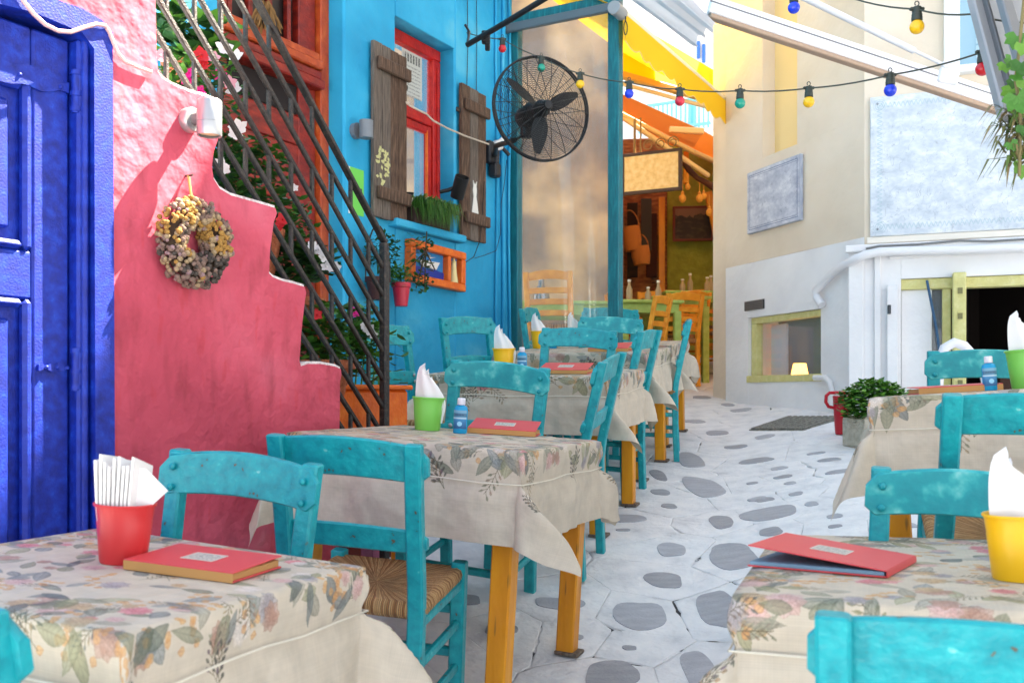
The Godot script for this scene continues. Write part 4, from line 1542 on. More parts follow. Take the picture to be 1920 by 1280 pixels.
# ---------------------------------------------------------------- blue house
func build_blue_house():
	var t = thing("blue_house", "bright blue plastered house with a red window, plank shutters and red wooden bay", "house", BL)
	var sx = func(px, py = 300): return wl(px, py, BL).x
	var hy = func(px, py): return wl(px, py, BL).y
	var wx0 = sx.call(742); var wx1 = sx.call(853)
	var wy1 = hy.call(850, 90); var wy0 = hy.call(855, 446)
	var xa = sx.call(645); var xb = sx.call(961)
	var bl = mt("blue")
	var th = 0.34
	rect_part("wall", t, bl, Transform3D(), xa, wx0, -1.6, 4.2, -th, 0.0, 0.012)
	rect_part("wall", t, bl, Transform3D(), wx1, xb, -1.6, 4.2, -th, 0.0, 0.012)
	rect_part("wall", t, bl, Transform3D(), wx0 + 0.001, wx1 - 0.001, -1.6, wy0, -th, -0.001, 0.004)
	rect_part("wall", t, bl, Transform3D(), wx0 + 0.001, wx1 - 0.001, wy1, 4.2, -th, -0.001, 0.004)
	# return of the wall into the recess of the bay, and the wall beyond the bay
	var rx0 = wl(404, 60, BL, -0.14).x
	rect_part("wall", t, bl, Transform3D(), rx0 - 3.5, rx0, -1.6, 4.2, -0.5, -0.12, 0.01)
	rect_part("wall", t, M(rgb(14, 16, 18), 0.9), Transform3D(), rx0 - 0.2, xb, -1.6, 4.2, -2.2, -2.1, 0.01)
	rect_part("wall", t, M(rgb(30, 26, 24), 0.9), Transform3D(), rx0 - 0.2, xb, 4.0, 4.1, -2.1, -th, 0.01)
	# sill
	var sl = MB.new()
	var s0 = wl(748, 434, BL)
	sl.box(Vector3((wx0 + wx1) / 2 - 0.02, wy0 - 0.012, 0.02), Vector3(wx1 - wx0 + 0.12, 0.05, 0.10), 0.008)
	part("window_sill", sl, bl, t)
	# red window, set back
	var z = -0.11
	var win = rect_part("window", t, mt("red"), Transform3D(), wx0 + 0.004, wx1 - 0.004, wy1 - 0.075, wy1 - 0.003, z - 0.06, z, 0.006)
	var fw = 0.085
	rect_part("window_frame", win, mt("red"), Transform3D(), wx1 - 0.004 - fw, wx1 - 0.004, wy0, wy1 - 0.077, z - 0.06, z - 0.002, 0.006)
	rect_part("window_frame", win, mt("red"), Transform3D(), wx0 + 0.004, wx0 + 0.004 + fw, wy0, wy1 - 0.077, z - 0.06, z - 0.002, 0.006)
	var ty = wl(790, 215, BL, z).y
	rect_part("transom", win, mt("red"), Transform3D(), wx0 + fw, wx1 - fw - 0.006, ty - 0.045, ty + 0.035, z - 0.055, z - 0.008, 0.006)
	var bead = MB.new()
	bead.box(Vector3(wx1 - 0.004 - fw * 0.5, (wy0 + wy1) / 2 - 0.05, z + 0.004), Vector3(0.012, wy1 - wy0 - 0.14, 0.01), 0.003)
	part("bead", bead, mt("red"), win)
	for e in [[wx0 + fw + 0.002, wx0 + fw + 0.05], [wx1 - fw - 0.055, wx1 - fw - 0.008]]:
		rect_part("casement", win, mt("red"), Transform3D(), e[0], e[1], wy0 + 0.004, ty - 0.048, z - 0.05, z - 0.015, 0.006)
	rect_part("casement", win, mt("red"), Transform3D(), wx0 + fw + 0.05, wx1 - fw - 0.057, ty - 0.1, ty - 0.05, z - 0.05, z - 0.016, 0.006)
	var edge = MB.new()
	edge.box(Vector3(wx1 - fw - 0.06, (wy0 + ty) / 2 - 0.03, z - 0.02), Vector3(0.008, ty - wy0 - 0.1, 0.02), 0.002)
	part("window_edge", edge, mt("orange"), win)
	rect_part("pane", win, mt("glass"), Transform3D(), wx0 + fw, wx1 - fw, wy0, wy1 - 0.08, z - 0.046, z - 0.042, 0.0)
	rect_part("curtain", win, M(rgb(126, 124, 108), 0.9), Transform3D(), wx0 + fw, wx0 + fw + (wx1 - wx0) * 0.30, wy0, ty - 0.12, z - 0.16, z - 0.15, 0.002)
	# sheet stuck in the upper pane
	var im = Image.create(96, 160, false, Image.FORMAT_RGB8)
	for y in 160:
		for x in 96:
			var c = rgb(196, 196, 186)
			var n = nz.get_noise_2d(x * 22.0, y * 22.0)
			if y > 8 and y < 40 and x % 13 < 8 and x > 6 and x < 90 and n > -0.3:
				c = rgb(86, 88, 84)
			elif y > 48 and (y % 13) < 5 and n > 0.02 and x > 8 and x < 88:
				c = rgb(120, 122, 116)
			im.set_pixel(x, y, c)
	var pm = StandardMaterial3D.new()
	pm.albedo_texture = ImageTexture.create_from_image(im)
	pm.roughness = 0.7
	var pc = wl(755, 95, BL, z - 0.03); var pd = wl(793, 190, BL, z - 0.03)
	var pq = MB.new()
	pq.quad(Vector3(pc.x, pd.y, z - 0.038), Vector3(pd.x, pd.y, z - 0.038), Vector3(pd.x, wy1 - 0.085, z - 0.038), Vector3(pc.x, wy1 - 0.085, z - 0.038), Vector3(0, 0, 1), Vector2(0, 1), Vector2(1, 1), Vector2(1, 0), Vector2(0, 0))
	part("paper_notice", pq, pm, win)
	var st = wl(762, 290, BL, z - 0.03)
	for e in [[0.0, 0.035, rgb(40, 120, 170)], [-0.035, 0.04, rgb(200, 110, 70)], [-0.075, 0.03, rgb(60, 80, 180)]]:
		rect_part("sticker", win, M(e[2], 0.5), Transform3D(), wx0 + fw + 0.012, wx0 + fw + 0.06, st.y + e[0], st.y + e[0] + e[1] * 0.9, z - 0.0405, z - 0.0395, 0.0)
	# shutters
	for s in 2:
		var x0 = sx.call(690) if s == 0 else sx.call(856)
		var x1 = sx.call(752) if s == 0 else sx.call(902)
		var y1 = hy.call(690, 76) if s == 0 else hy.call(856, 156)
		var y0 = hy.call(690, 405) if s == 0 else hy.call(858, 446)
		var zz = 0.018
		var n = 4 if s == 0 else 3
		var sh = rect_part("shutter", t, mt("planknew" if s == 0 else "plank"), Transform3D(), x0, x0 + (x1 - x0) / n - 0.002, y0, y1, zz, zz + 0.024, 0.002)
		for k in range(1, n):
			var xk = x0 + (x1 - x0) * k / n
			rect_part("plank", sh, mt("plank") if k != 1 else mt("planknew"), Transform3D(), xk + 0.001, xk + (x1 - x0) / n - 0.002, y0 - 0.003 * (k % 2), y1 - 0.004 * k, zz, zz + 0.024 + 0.002 * (k % 2), 0.002)
		for e in ([0.88, 0.14] if s == 0 else [0.87, 0.14]):
			var yb = lerpf(y0, y1, e)
			rect_part("batten", sh, mt("plank"), Transform3D(), x0 + 0.02, x1 + 0.012, yb - 0.04, yb + 0.035, zz + 0.027, zz + 0.055, 0.006)
		if s == 0:
			var c = wl(718, 312, BL, zz + 0.028)
			rng.seed = 12
			for k in 46:
				var a = rng.randf() * TAU
				var r = sqrt(rng.randf()) * 0.1
				var fb = MB.new()
				fb.xf = Transform3D(Basis(Vector3(0, 0, 1), rng.randf() * TAU), Vector3(c.x + cos(a) * r * 0.7, c.y + sin(a) * r * 1.1, zz + 0.0265))
				fb.prism([Vector2(-0.015, 0), Vector2(0, 0.010), Vector2(0.015, 0), Vector2(0, -0.010)], 0.0, 0.0012)
				part("painted_petal", fb, M(rgb(206, 202, 142), 0.8), sh)
		else:
			var c = wl(890, 412, BL, zz + 0.03)
			var hh = hy.call(890, 340) - hy.call(890, 412)
			var cb = MB.new()
			var cp = []
			for q in [[0.0, 0.0], [0.36, 0.0], [0.38, 0.2], [0.30, 0.45], [0.24, 0.6], [0.27, 0.75], [0.25, 0.88], [0.29, 1.0], [0.2, 0.92], [0.12, 0.92], [0.05, 1.0], [0.06, 0.85], [0.03, 0.75], [0.08, 0.6], [0.03, 0.4], [-0.02, 0.2]]:
				cp.append(Vector2(c.x - 0.03 + q[0] * hh * 0.75, c.y + q[1] * hh))
			cb.prism(cp, zz + 0.0275, zz + 0.033)
			part("cat_cutout", cb, M(rgb(226, 224, 216), 0.8), sh)
		for e in [0.15, 0.82]:
			var hb = MB.new()
			hb.box(Vector3(x0 - 0.02 if s else x1 + 0.0, lerpf(y0, y1, e), zz + 0.01), Vector3(0.05, 0.028, 0.012), 0.002)
			part("hinge", hb, mt("iron"), sh)
	# red wooden bay in the recess
	var zb = -0.14
	var bx0 = rx0; var bx1 = wl(610, 300, BL, zb).x
	var hb0 = wl(600, 122, BL, zb).y
	var bay = rect_part("bay", t, mt("redwood"), Transform3D(), bx0, bx1, -1.6, hb0 - 0.32, zb - 0.08, zb - 0.03, 0.003)
	for k in 7:
		rect_part("board", bay, mt("redwood"), Transform3D(), bx0 + 0.08, bx1 - 0.14, hb0 - 0.33 - 0.16 * (k + 1), hb0 - 0.335 - 0.16 * k, zb - 0.03, zb - 0.012, 0.005)
	rect_part("bay_post", bay, mt("bayorange"), Transform3D(), bx1 - 0.075, bx1 - 0.002, -1.6, 4.0, zb - 0.03, zb + 0.03, 0.006)
	rect_part("bay_post", bay, mt("redwood"), Transform3D(), bx1 - 0.22, bx1 - 0.08, -1.6, 4.0, zb - 0.06, zb - 0.005, 0.006)
	rect_part("bay_post", bay, mt("redwood"), Transform3D(), bx0, bx0 + 0.08, -1.6, 4.0, zb - 0.06, zb, 0.006)
	for e in [[0.0, 0.05, 0.07], [0.055, 0.05, 0.045], [0.11, 0.05, 0.06], [0.165, 0.045, 0.03]]:
		rect_part("cornice", bay, mt("bayorange") if e[0] > 0.1 else mt("redwood"), Transform3D(), bx0, bx1 - 0.08, hb0 - 0.16 + e[0], hb0 - 0.16 + e[0] + e[1], zb - 0.05, zb + e[2], 0.008)
	for k in 4:
		var x = lerpf(bx0 + 0.1, bx1 - 0.3, k / 3.0)
		rect_part("mullion", bay, mt("redwood"), Transform3D(), x, x + 0.03, hb0 + 0.05, 4.0, zb - 0.05, zb - 0.015, 0.004)
	rect_part("pane", bay, M(rgb(22, 14, 12), 0.4), Transform3D(), bx0 + 0.02, bx1 - 0.1, hb0 + 0.05, 3.9, zb - 0.055, zb - 0.052, 0.0)
	rect_part("lintel", bay, M(rgb(24, 12, 10), 0.8), Transform3D(), bx0 + 0.08, bx1 - 0.22, hb0 - 0.32, hb0 - 0.165, zb - 0.06, zb - 0.02, 0.003)
	return [wx0, wx1, wy0, wy1]

func build_blue_wall_things(w):
	var at = func(px, py, off = 0.0):
		var q = wl(px, py, BL, off)
		return Vector3(q.x, q.y, off)
	# dried bunch in the bay window
	var db = BL * at.call(502, 40, -0.10)
	rng.seed = 66
	var bt = thing("dried_bunch", "bunch of dried flowers hanging in the red bay window", "dried flowers", Transform3D(Basis(), db))
	var dm = MB.new()
	for i in 160:
		var dn = Vector3(rng.randf_range(-0.55, 0.55), -1.0, rng.randf_range(-0.3, 0.5)).normalized()
		dm.leaf(dn * rng.randf_range(0.03, 0.16) + Vector3(0, 0.12, 0.05), dn, dn.cross(Vector3(0.3, 0.2, 1)).normalized(), rng.randf_range(0.04, 0.08), 0.01)
	part("dried_stems", dm, M(rgb(128, 92, 48), 0.9), bt)
	var knot = MB.new()
	knot.tube([Vector3(0, 0.1, 0.05), Vector3(0, 0.28, 0.02)], 0.012, 8)
	part("bundle", knot, M(rgb(96, 70, 40), 0.9), bt)
	# grey lamp left of the shutter
	var l = at.call(664, 246)
	var lt = thing("wall_lamp", "small grey wall lamp on the blue wall left of the plank shutter", "lamp", BL * Transform3D(Basis(), l))
	var mb = MB.new()
	mb.xf = Transform3D(Basis(Vector3(1, 0, 0), PI / 2), Vector3())
	mb.lathe([Vector2(0.0005, -0.002), Vector2(0.045, -0.002), Vector2(0.045, 0.03), Vector2(0.0005, 0.03)], 24)
	part("back_plate", mb, M(rgb(110, 116, 124), 0.5), lt)
	var sb = MB.new()
	sb.lathe([Vector2(0.0005, -0.05), Vector2(0.04, -0.05), Vector2(0.04, 0.05), Vector2(0.0005, 0.05)], 24)
	part("shade", sb, M(rgb(120, 126, 132), 0.45), lt, Transform3D(Basis(), Vector3(0, 0, 0.085)))
	# black spotlight on the sill end
	var s = at.call(828, 352)
	var sp = thing("spotlight", "black tubular spotlight beside the red window above the grass box", "lamp", BL * Transform3D(Basis(), s))
	var arm = MB.new()
	arm.tube([Vector3(-0.02, -0.03, 0.0), Vector3(0.0, -0.02, 0.05), Vector3(0.02, 0.0, 0.1)], 0.013, 8)
	part("arm", arm, M(rgb(24, 24, 26), 0.5), sp)
	var can = MB.new()
	can.xf = Transform3D(Basis(Vector3(0, 0, 1), 0.35) * Basis(Vector3(1, 0, 0), 0.5), Vector3(0.03, 0.0, 0.12))
	can.lathe([Vector2(0.0005, -0.075), Vector2(0.045, -0.075), Vector2(0.047, 0.07), Vector2(0.044, 0.07), Vector2(0.040, 0.04), Vector2(0.0005, 0.04)], 24)
	part("shade", can, M(rgb(22, 22, 24), 0.4), sp)
	# grass box
	var g = at.call(795, 418, 0.03)
	var gb = thing("grass_box", "window box of trailing green grass on the blue sill", "planter", BL * Transform3D(Basis(), Vector3((w[0] + w[1]) / 2 - 0.03, w[2] + 0.014, 0.03)))
	rect_part("box", gb, M(rgb(52, 34, 28), 0.8), Transform3D(), -0.2, 0.2, 0.0, 0.11, -0.06, 0.04, 0.004)
	rng.seed = 9
	for k in 2:
		var gm = MB.new()
		for i in 420:
			var x = rng.randf_range(-0.2, 0.2)
			var p0 = Vector3(x, 0.09, rng.randf_range(-0.05, 0.04))
			var o = Vector3(rng.randf_range(-0.05, 0.05), rng.randf_range(0.03, 0.08), rng.randf_range(0.03, 0.10))
			var p1 = p0 + o
			var p2 = p1 + Vector3(rng.randf_range(-0.03, 0.03), rng.randf_range(-0.17, 0.0), rng.randf_range(0.0, 0.04))
			var sd = Vector3(0.0035, 0, 0)
			gm.quad(p0 - sd, p0 + sd, p1 + sd, p1 - sd, Vector3(0, 0.5, 1))
			gm.tri(p1 - sd, p1 + sd, p2, Vector3(0, 0.5, 1))
		part("grass_blades", gm, mt("leaf%d" % k), gb)
	for e in [[-0.02, rgb(214, 120, 90), rgb(230, 226, 220), "small red and white bird figure on the left of the grass box"], [0.13, rgb(226, 210, 130), rgb(160, 170, 190), "small yellow and grey bird figure on the right of the grass box"]]:
		var bd = thing("bird_figure", e[3], "ornament", BL * Transform3D(Basis(), Vector3((w[0] + w[1]) / 2 - 0.03 + e[0], w[2] + 0.15, 0.07)), "bird figures on the grass box")
		var b1 = MB.new()
		b1.smooth(1)
		b1.ball(Vector3(0, 0, 0), 0.034, 12, 8, Vector3(1.3, 0.8, 0.8))
		part("body", b1, M(e[1], 0.5), bd)
		var b2 = MB.new()
		b2.smooth(1)
		b2.ball(Vector3(-0.03, 0.025, 0.0), 0.02, 10, 8)
		b2.tri(Vector3(-0.045, 0.03, 0.005), Vector3(-0.045, 0.02, -0.004), Vector3(-0.068, 0.022, 0), Vector3(0, 1, 0))
		part("head", b2, M(e[2], 0.5), bd)
		var b3 = MB.new()
		b3.leaf(Vector3(0.03, 0.0, 0), Vector3(1, -0.35, 0).normalized(), Vector3(0, 0, 1), 0.07, 0.03)
		part("tail", b3, M(e[2].darkened(0.2), 0.5), bd)
	# black iron kitchen scale
	var sc = thing("iron_scale", "small black iron ornament like an old scale inside the red window", "ornament", BL * Transform3D(Basis(), Vector3(w[0] + 0.16, w[2] + 0.15, -0.06)))
	var im = MB.new()
	im.box(Vector3(0, 0.0, 0), Vector3(0.16, 0.02, 0.06), 0.004)
	im.box(Vector3(0, -0.06, 0), Vector3(0.09, 0.10, 0.05), 0.01)
	part("base", im, M(rgb(20, 20, 22), 0.5), sc)
	for q in [-0.06, 0.06]:
		var pm = MB.new()
		pm.tube([Vector3(q, 0.01, 0), Vector3(q, 0.06, 0)], 0.006, 6)
		pm.xf = Transform3D(Basis(), Vector3(q, 0.06, 0))
		pm.lathe([Vector2(0.0005, 0.0), Vector2(0.03, 0.004), Vector2(0.036, 0.014), Vector2(0.0005, 0.012)], 14)
		part("pan", pm, M(rgb(20, 20, 22), 0.5), sc)
	# framed boat scene
	var a = at.call(757, 447); var b = at.call(860, 545)
	var ya = at.call(757, 447).y; var yb = at.call(757, 527).y
	var wd = b.x - a.x; var hd = ya - yb
	var pf = thing("boat_picture", "orange framed box picture of a boat and lighthouse on the blue wall", "picture", BL * Transform3D(Basis(Vector3(0, 0, 1), -0.02), Vector3(a.x, yb, 0.0)))
	var fwd = 0.05
	for r in [[0, wd, 0, fwd], [0, wd, hd - fwd, hd], [0, fwd, fwd, hd - fwd], [wd - fwd, wd, fwd, hd - fwd], [wd * 0.66, wd * 0.66 + 0.035, fwd, hd - fwd]]:
		rect_part("frame", pf, mt("orange"), Transform3D(), r[0] + 0.0005, r[1] - 0.0005, r[2] + 0.0005, r[3] - 0.0005, 0.0, 0.06 if r[3] - r[2] < 0.06 else 0.058, 0.006)
	rect_part("back_board", pf, M(rgb(44, 130, 190), 0.6), Transform3D(), 0.02, wd - 0.02, 0.02, hd - 0.02, 0.001, 0.012, 0.0)
	var sea = MB.new()
	sea.prism([Vector2(fwd, fwd), Vector2(wd * 0.66, fwd), Vector2(wd * 0.66, fwd + 0.05), Vector2(wd * 0.5, fwd + 0.06), Vector2(wd * 0.35, fwd + 0.05), Vector2(wd * 0.2, fwd + 0.06), Vector2(fwd, fwd + 0.05)], 0.013, 0.02)
	part("sea", sea, M(rgb(24, 50, 150), 0.5), pf)
	var boat = MB.new()
	boat.prism([Vector2(wd * 0.26, fwd + 0.06), Vector2(wd * 0.5, fwd + 0.06), Vector2(wd * 0.56, fwd + 0.11), Vector2(wd * 0.2, fwd + 0.10)], 0.021, 0.034, 0.004)
	part("boat_hull", boat, M(rgb(232, 228, 220), 0.5), pf)
	var mast = MB.new()
	mast.tube([Vector3(wd * 0.38, fwd + 0.1, 0.028), Vector3(wd * 0.38, hd - fwd - 0.02, 0.028)], 0.004, 6)
	mast.prism([Vector2(wd * 0.39, fwd + 0.13), Vector2(wd * 0.5, fwd + 0.14), Vector2(wd * 0.39, hd - fwd - 0.04)], 0.024, 0.028)
	part("sail", mast, M(rgb(226, 206, 190), 0.6), pf)
	var lh = MB.new()
	lh.xf = Transform3D(Basis(), Vector3(wd * 0.82, fwd, 0.032))
	lh.lathe([Vector2(0.0005, 0.0), Vector2(0.03, 0.0), Vector2(0.022, 0.05), Vector2(0.014, hd * 0.5), Vector2(0.018, hd * 0.52), Vector2(0.009, hd * 0.56), Vector2(0.0005, hd * 0.66)], 14)
	part("lighthouse", lh, M(rgb(234, 214, 150), 0.5), pf)
	# trailing plant in front of the picture
	var vt = BL * at.call(800, 434, 0.12)
	var vine = thing("trailing_vine", "dark leafy vine trailing from the sill over the orange picture", "plant", Transform3D(Basis(), vt))
	rng.seed = 21
	for k in 2:
		var vm = MB.new()
		for i in 80:
			var q = at.call(lerpf(775, 812, rng.randf()) - 10 * k, lerpf(436, 545, pow(rng.randf(), 0.8)), rng.randf_range(0.08, 0.14))
			leaf_mesh(vm, [BL * q - vt], Vector2(0.03, 0.05), Vector2(0.45, 0.65), 0.4)
		part("foliage", vm, mt("leaf2" if k == 0 else "leaf0"), vine)
	var vs = MB.new()
	for e in [[780, 540], [796, 546], [786, 520], [815, 505], [770, 500]]:
		vs.tube([Vector3(), BL * at.call(798, 470, 0.13) - vt, BL * at.call(e[0], e[1], 0.1) - vt], 0.004, 5)
	part("stem", vs, M(rgb(70, 58, 40), 0.8), vine)
	# two wall pots behind the stair post
	var wp = BL * at.call(752, 530, 0.10)
	var wt = plant("wall_pot", "red wall pot with pale green succulent left of the boat picture", wp, [[BL * at.call(746, 518, 0.10), Vector3(0.06, 0.07, 0.05), 150]], Vector2(0.03, 0.05), Vector2(0.25, 0.4), [], [3, 1], "planter", "pots hung on the blue wall")
	pot(wt, 0.055, 0.14, M(rgb(198, 36, 62), 0.4))
	var wq = BL * at.call(708, 520, 0.10)
	var wt2 = plant("wall_pot", "dark wire-hung pot with grey-green sprigs behind the stair post", wq, [[BL * at.call(716, 472, 0.12), Vector3(0.11, 0.12, 0.07), 150]], Vector2(0.03, 0.06), Vector2(0.3, 0.45), [], [2, 2], "planter", "pots hung on the blue wall")
	pot(wt2, 0.07, 0.13, M(rgb(60, 24, 20), 0.6))
	var hoop = MB.new()
	var hp = []
	for k in 15:
		var an = PI * k / 14.0
		hp.append(Vector3(cos(an) * 0.07, sin(an) * 0.3, 0.0))
	hoop.tube(hp, 0.005, 6)
	part("hanger", hoop, mt("iron"), wt2)
	# green poster beside the shutter
	var gp = thing("green_poster", "green and white poster with a dark picture on the blue wall behind the railing", "poster", BL)
	var g0 = at.call(655, 400); var g1 = at.call(681, 312)
	var yt = at.call(655, 312).y
	rect_part("sheet", gp, M(rgb(112, 206, 84), 0.6), Transform3D(), g0.x, g1.x, g0.y, yt, 0.001, 0.004, 0.0)
	rect_part("picture", gp, M(rgb(50, 56, 66), 0.6), Transform3D(), g0.x + 0.03, g1.x - 0.02, g0.y + 0.14, yt - 0.11, 0.0045, 0.006, 0.0)
	rect_part("margin", gp, M(rgb(222, 222, 220), 0.6), Transform3D(), g0.x - 0.012, g0.x - 0.001, g0.y, yt, 0.001, 0.0045, 0.0)
	# socket cluster, cable to the window, wires and painted pipes
	var jq = at.call(922, 275, 0.06)
	var jt = thing("socket_cluster", "white and black plug sockets bunched on the blue wall beside the fan arm", "socket", BL * Transform3D(Basis(), at.call(922, 275)))
	var jb = MB.new()
	jb.box(Vector3(-0.01, 0.0, 0.05), Vector3(0.08, 0.07, 0.06), 0.01, Basis(Vector3(0, 0, 1), 0.4))
	jb.tube([Vector3(0.0, 0.02, 0.06), Vector3(0.05, 0.07, 0.08)], 0.018, 10)
	part("adapter", jb, M(rgb(226, 222, 214), 0.5), jt)
	var jk = MB.new()
	jk.tube([Vector3(0.03, 0.0, 0.06), Vector3(0.09, -0.05, 0.09)], 0.014, 10)
	jk.tube([Vector3(-0.02, -0.02, 0.05), Vector3(-0.03, -0.14, 0.05)], 0.024, 12)
	jk.box(Vector3(-0.035, -0.18, 0.045), Vector3(0.075, 0.10, 0.07), 0.012)
	jk.box(Vector3(-0.08, -0.06, 0.03), Vector3(0.07, 0.16, 0.05), 0.012)
	part("plug", jk, M(rgb(30, 30, 34), 0.5), jt)
	var rp = []
	for q in [[752, 184, 0.02], [768, 198, 0.06], [800, 214, 0.08], [812, 226, 0.09], [838, 240, 0.09], [870, 254, 0.08], [898, 264, 0.07], [916, 270, 0.06]]:
		rp.append(at.call(q[0], q[1], q[2]))
	var rb = MB.new()
	rb.tube(rp, 0.006, 6)
	single("white_cable", rb, M(rgb(206, 190, 170), 0.7), "off-white cable strung from the red window to the plug sockets", "cable", BL)
	var wires = [[[[876, -20], [877, 90], [875, 168]], "thin black wire down the blue wall above the right shutter", rgb(30, 40, 48), 0.003], [[[893, -20], [894, 60], [893, 172]], "thin blue-black wire close to the awning bracket on the blue wall", rgb(24, 60, 84), 0.003],
		[[[908, 340], [905, 390], [900, 450], [888, 482], [872, 492], [862, 478]], "black wire curling from the sockets down to the boat picture", rgb(28, 30, 34), 0.003], [[[950, 300], [946, 340], [940, 380], [938, 440], [930, 470], [910, 478], [890, 484]], "thin wire looping along the painted pipes to the boat picture", rgb(28, 60, 84), 0.003]]
	for wq2 in wires:
		var pts = []
		for q in wq2[0]:
			pts.append(at.call(q[0], q[1], 0.012 if wq2[0].size() < 5 else 0.05))
		var wb = MB.new()
		wb.tube(pts, wq2[3], 5)
		single("wall_wire", wb, M(wq2[2], 0.6), wq2[1], "wire", BL)
	var pl = ["leftmost blue painted pipe running up beside the fan", "middle blue painted pipe, the thickest, behind the fan", "right blue painted pipe at the corner of the blue house"]
	for k in 3:
		var x = at.call([928, 940, 952][k], 300).x
		var pb = MB.new()
		var pts = []
		for i in 12:
			pts.append(Vector3(x + 0.012 * sin(i * 1.3 + k * 2.0), -1.0 + 0.42 * i, 0.014))
		pb.tube(pts, [0.010, 0.016, 0.011][k], 8)
		single("wall_pipe", pb, mt("blue"), pl[k], "pipe", BL, "painted pipes on the blue wall")

# ---------------------------------------------------------------- fan
func build_fan():
	var c = P(1015, 204, 5.75)
	var n = Vector3(0.40, 0.0, 0.92).normalized()
	var t = thing("wall_fan", "large black caged wall fan on a bent arm by the blue house corner", "fan", Transform3D(Basis(Vector3.UP.cross(n), Vector3.UP, n), c))
	var blk = M(rgb(22, 21, 21), 0.4)
	var R = 0.298
	var ring = func(r, z, th):
		var pts = []
		for k in 49:
			var a = TAU * k / 48
			pts.append(Vector3(cos(a) * r, sin(a) * r, z))
		return [pts, th]
	var rim = MB.new()
	for zz in [0.012, -0.012]:
		var q = ring.call(R, zz, 0.006)
		rim.tube(q[0], 0.0065, 6, false)
	part("rim", rim, blk, t)
	for side in [1.0, -1.0]:
		var cage = MB.new()
		var dome = func(r): return side * (0.02 + (0.075 if side > 0 else 0.1) * (1.0 - pow(r / R, 2.2)))
		for k in 24:
			var r = 0.05 + (R - 0.055) * k / 24.0
			var q = ring.call(r, dome.call(r), 0.0012)
			cage.tube(q[0], 0.0013, 4, false)
		for k in 18:
			var a = TAU * k / 18 + (0.1 if side < 0 else 0.0)
			var pts = []
			for i in 7:
				var r = lerpf(0.03, R, i / 6.0)
				pts.append(Vector3(cos(a) * r, sin(a) * r, dome.call(r)))
			cage.tube(pts, 0.0023, 5, false)
		part("front_guard" if side > 0 else "rear_guard", cage, blk, t)
	for k in 3:
		var a = 0.42 + TAU * k / 3
		var bm = MB.new()
		bm.smooth(1)
		var g = []
		for i in 9:
			var u = i / 8.0
			var r = lerpf(0.045, 0.262, u)
			var w = 0.022 + 0.03 * sin(PI * pow(u, 0.75)) * (1.0 - 0.3 * u)
			var tw = lerpf(0.75, 0.35, u)
			var row = []
			for e in [-1.0, 0.0, 1.0]:
				var off = e * w * (1.0 - 0.4 * pow(u, 6))
				row.append(Vector3(r, off * cos(tw) + 0.006 * u, off * sin(tw)))
			g.append(row)
		for i in 8:
			for j in 2:
				bm.quad(g[i][j], g[i][j + 1], g[i + 1][j + 1], g[i + 1][j], Vector3(0, 0, 1))
				var dz = Vector3(0, 0, -0.003)
				bm.quad(g[i][j] + dz, g[i][j + 1] + dz, g[i + 1][j + 1] + dz, g[i + 1][j] + dz, Vector3(0, 0, -1))
		part("blade", bm, M(rgb(20, 20, 20), 0.5), t, Transform3D(Basis(Vector3(0, 0, 1), a), Vector3()))
	var hub = MB.new()
	hub.xf = Transform3D(Basis(Vector3(1, 0, 0), PI / 2), Vector3())
	hub.lathe([Vector2(0.0005, -0.06), Vector2(0.04, -0.06), Vector2(0.05, -0.02), Vector2(0.05, 0.02), Vector2(0.03, 0.06), Vector2(0.03, 0.09), Vector2(0.024, 0.1), Vector2(0.0005, 0.102)], 20)
	part("hub", hub, blk, t)
	var mo = MB.new()
	mo.xf = Transform3D(Basis(Vector3(1, 0, 0), PI / 2), Vector3())
	mo.lathe([Vector2(0.0005, -0.25), Vector2(0.055, -0.245), Vector2(0.07, -0.22), Vector2(0.07, -0.12), Vector2(0.05, -0.09), Vector2(0.0005, -0.09)], 20)
	part("motor", mo, blk, t)
	var inv = t.transform.affine_inverse()
	var wallp = inv * (BL * wl(912, 292, BL, 0.0))
	var armb = MB.new()
	armb.tube([Vector3(0, -0.01, -0.2), Vector3(-0.01, -0.1, -0.2), Vector3(-0.08, -0.14, -0.22), wallp.lerp(Vector3(-0.08, -0.14, -0.22), 0.4) + Vector3(0, 0.03, 0), wallp + (inv.basis * NX) * 0.07, wallp], 0.017, 10)
	part("arm", armb, blk, t)
	var br = MB.new()
	br.box(Vector3(0, -0.06, -0.2), Vector3(0.07, 0.12, 0.06), 0.01)
	part("bracket", br, blk, t)

# ---------------------------------------------------------------- wind screen and awnings by the blue corner
var SC = Transform3D(Basis(NX, Vector3.UP, -UX), Vector3(0.0, CY, -7.33))

func sheet(mb, a, b, c, d, th, nu, nv, sag = 0.0, wave = 0.0, waves = 6.0):
	# cloth between four corners: a-b one edge, d-c the opposite edge
	var n = (b - a).cross(d - a).normalized()
	for side in [0.0, th]:
		var g = []
		for i in nu + 1:
			var row = []
			for j in nv + 1:
				var u = float(i) / nu
				var v = float(j) / nv
				var p = a.lerp(b, u).lerp(d.lerp(c, u), v)
				p += Vector3.DOWN * sag * 4.0 * u * (1.0 - u) * v + n * (wave * sin(u * TAU * waves) * v - side)
				row.append(p)
			g.append(row)
		mb.smooth(1 if side == 0.0 else 2)
		for i in nu:
			for j in nv:
				mb.quad(g[i][j], g[i + 1][j], g[i + 1][j + 1], g[i][j + 1], n if side == 0.0 else -n)

func glow(col, rough, s):
	var m = StandardMaterial3D.new()
	m.albedo_color = col
	m.roughness = rough
	m.backlight_enabled = true
	m.backlight = Color(col.r * s, col.g * s, col.b * s)
	m.metallic_specular = 0.1
	return m

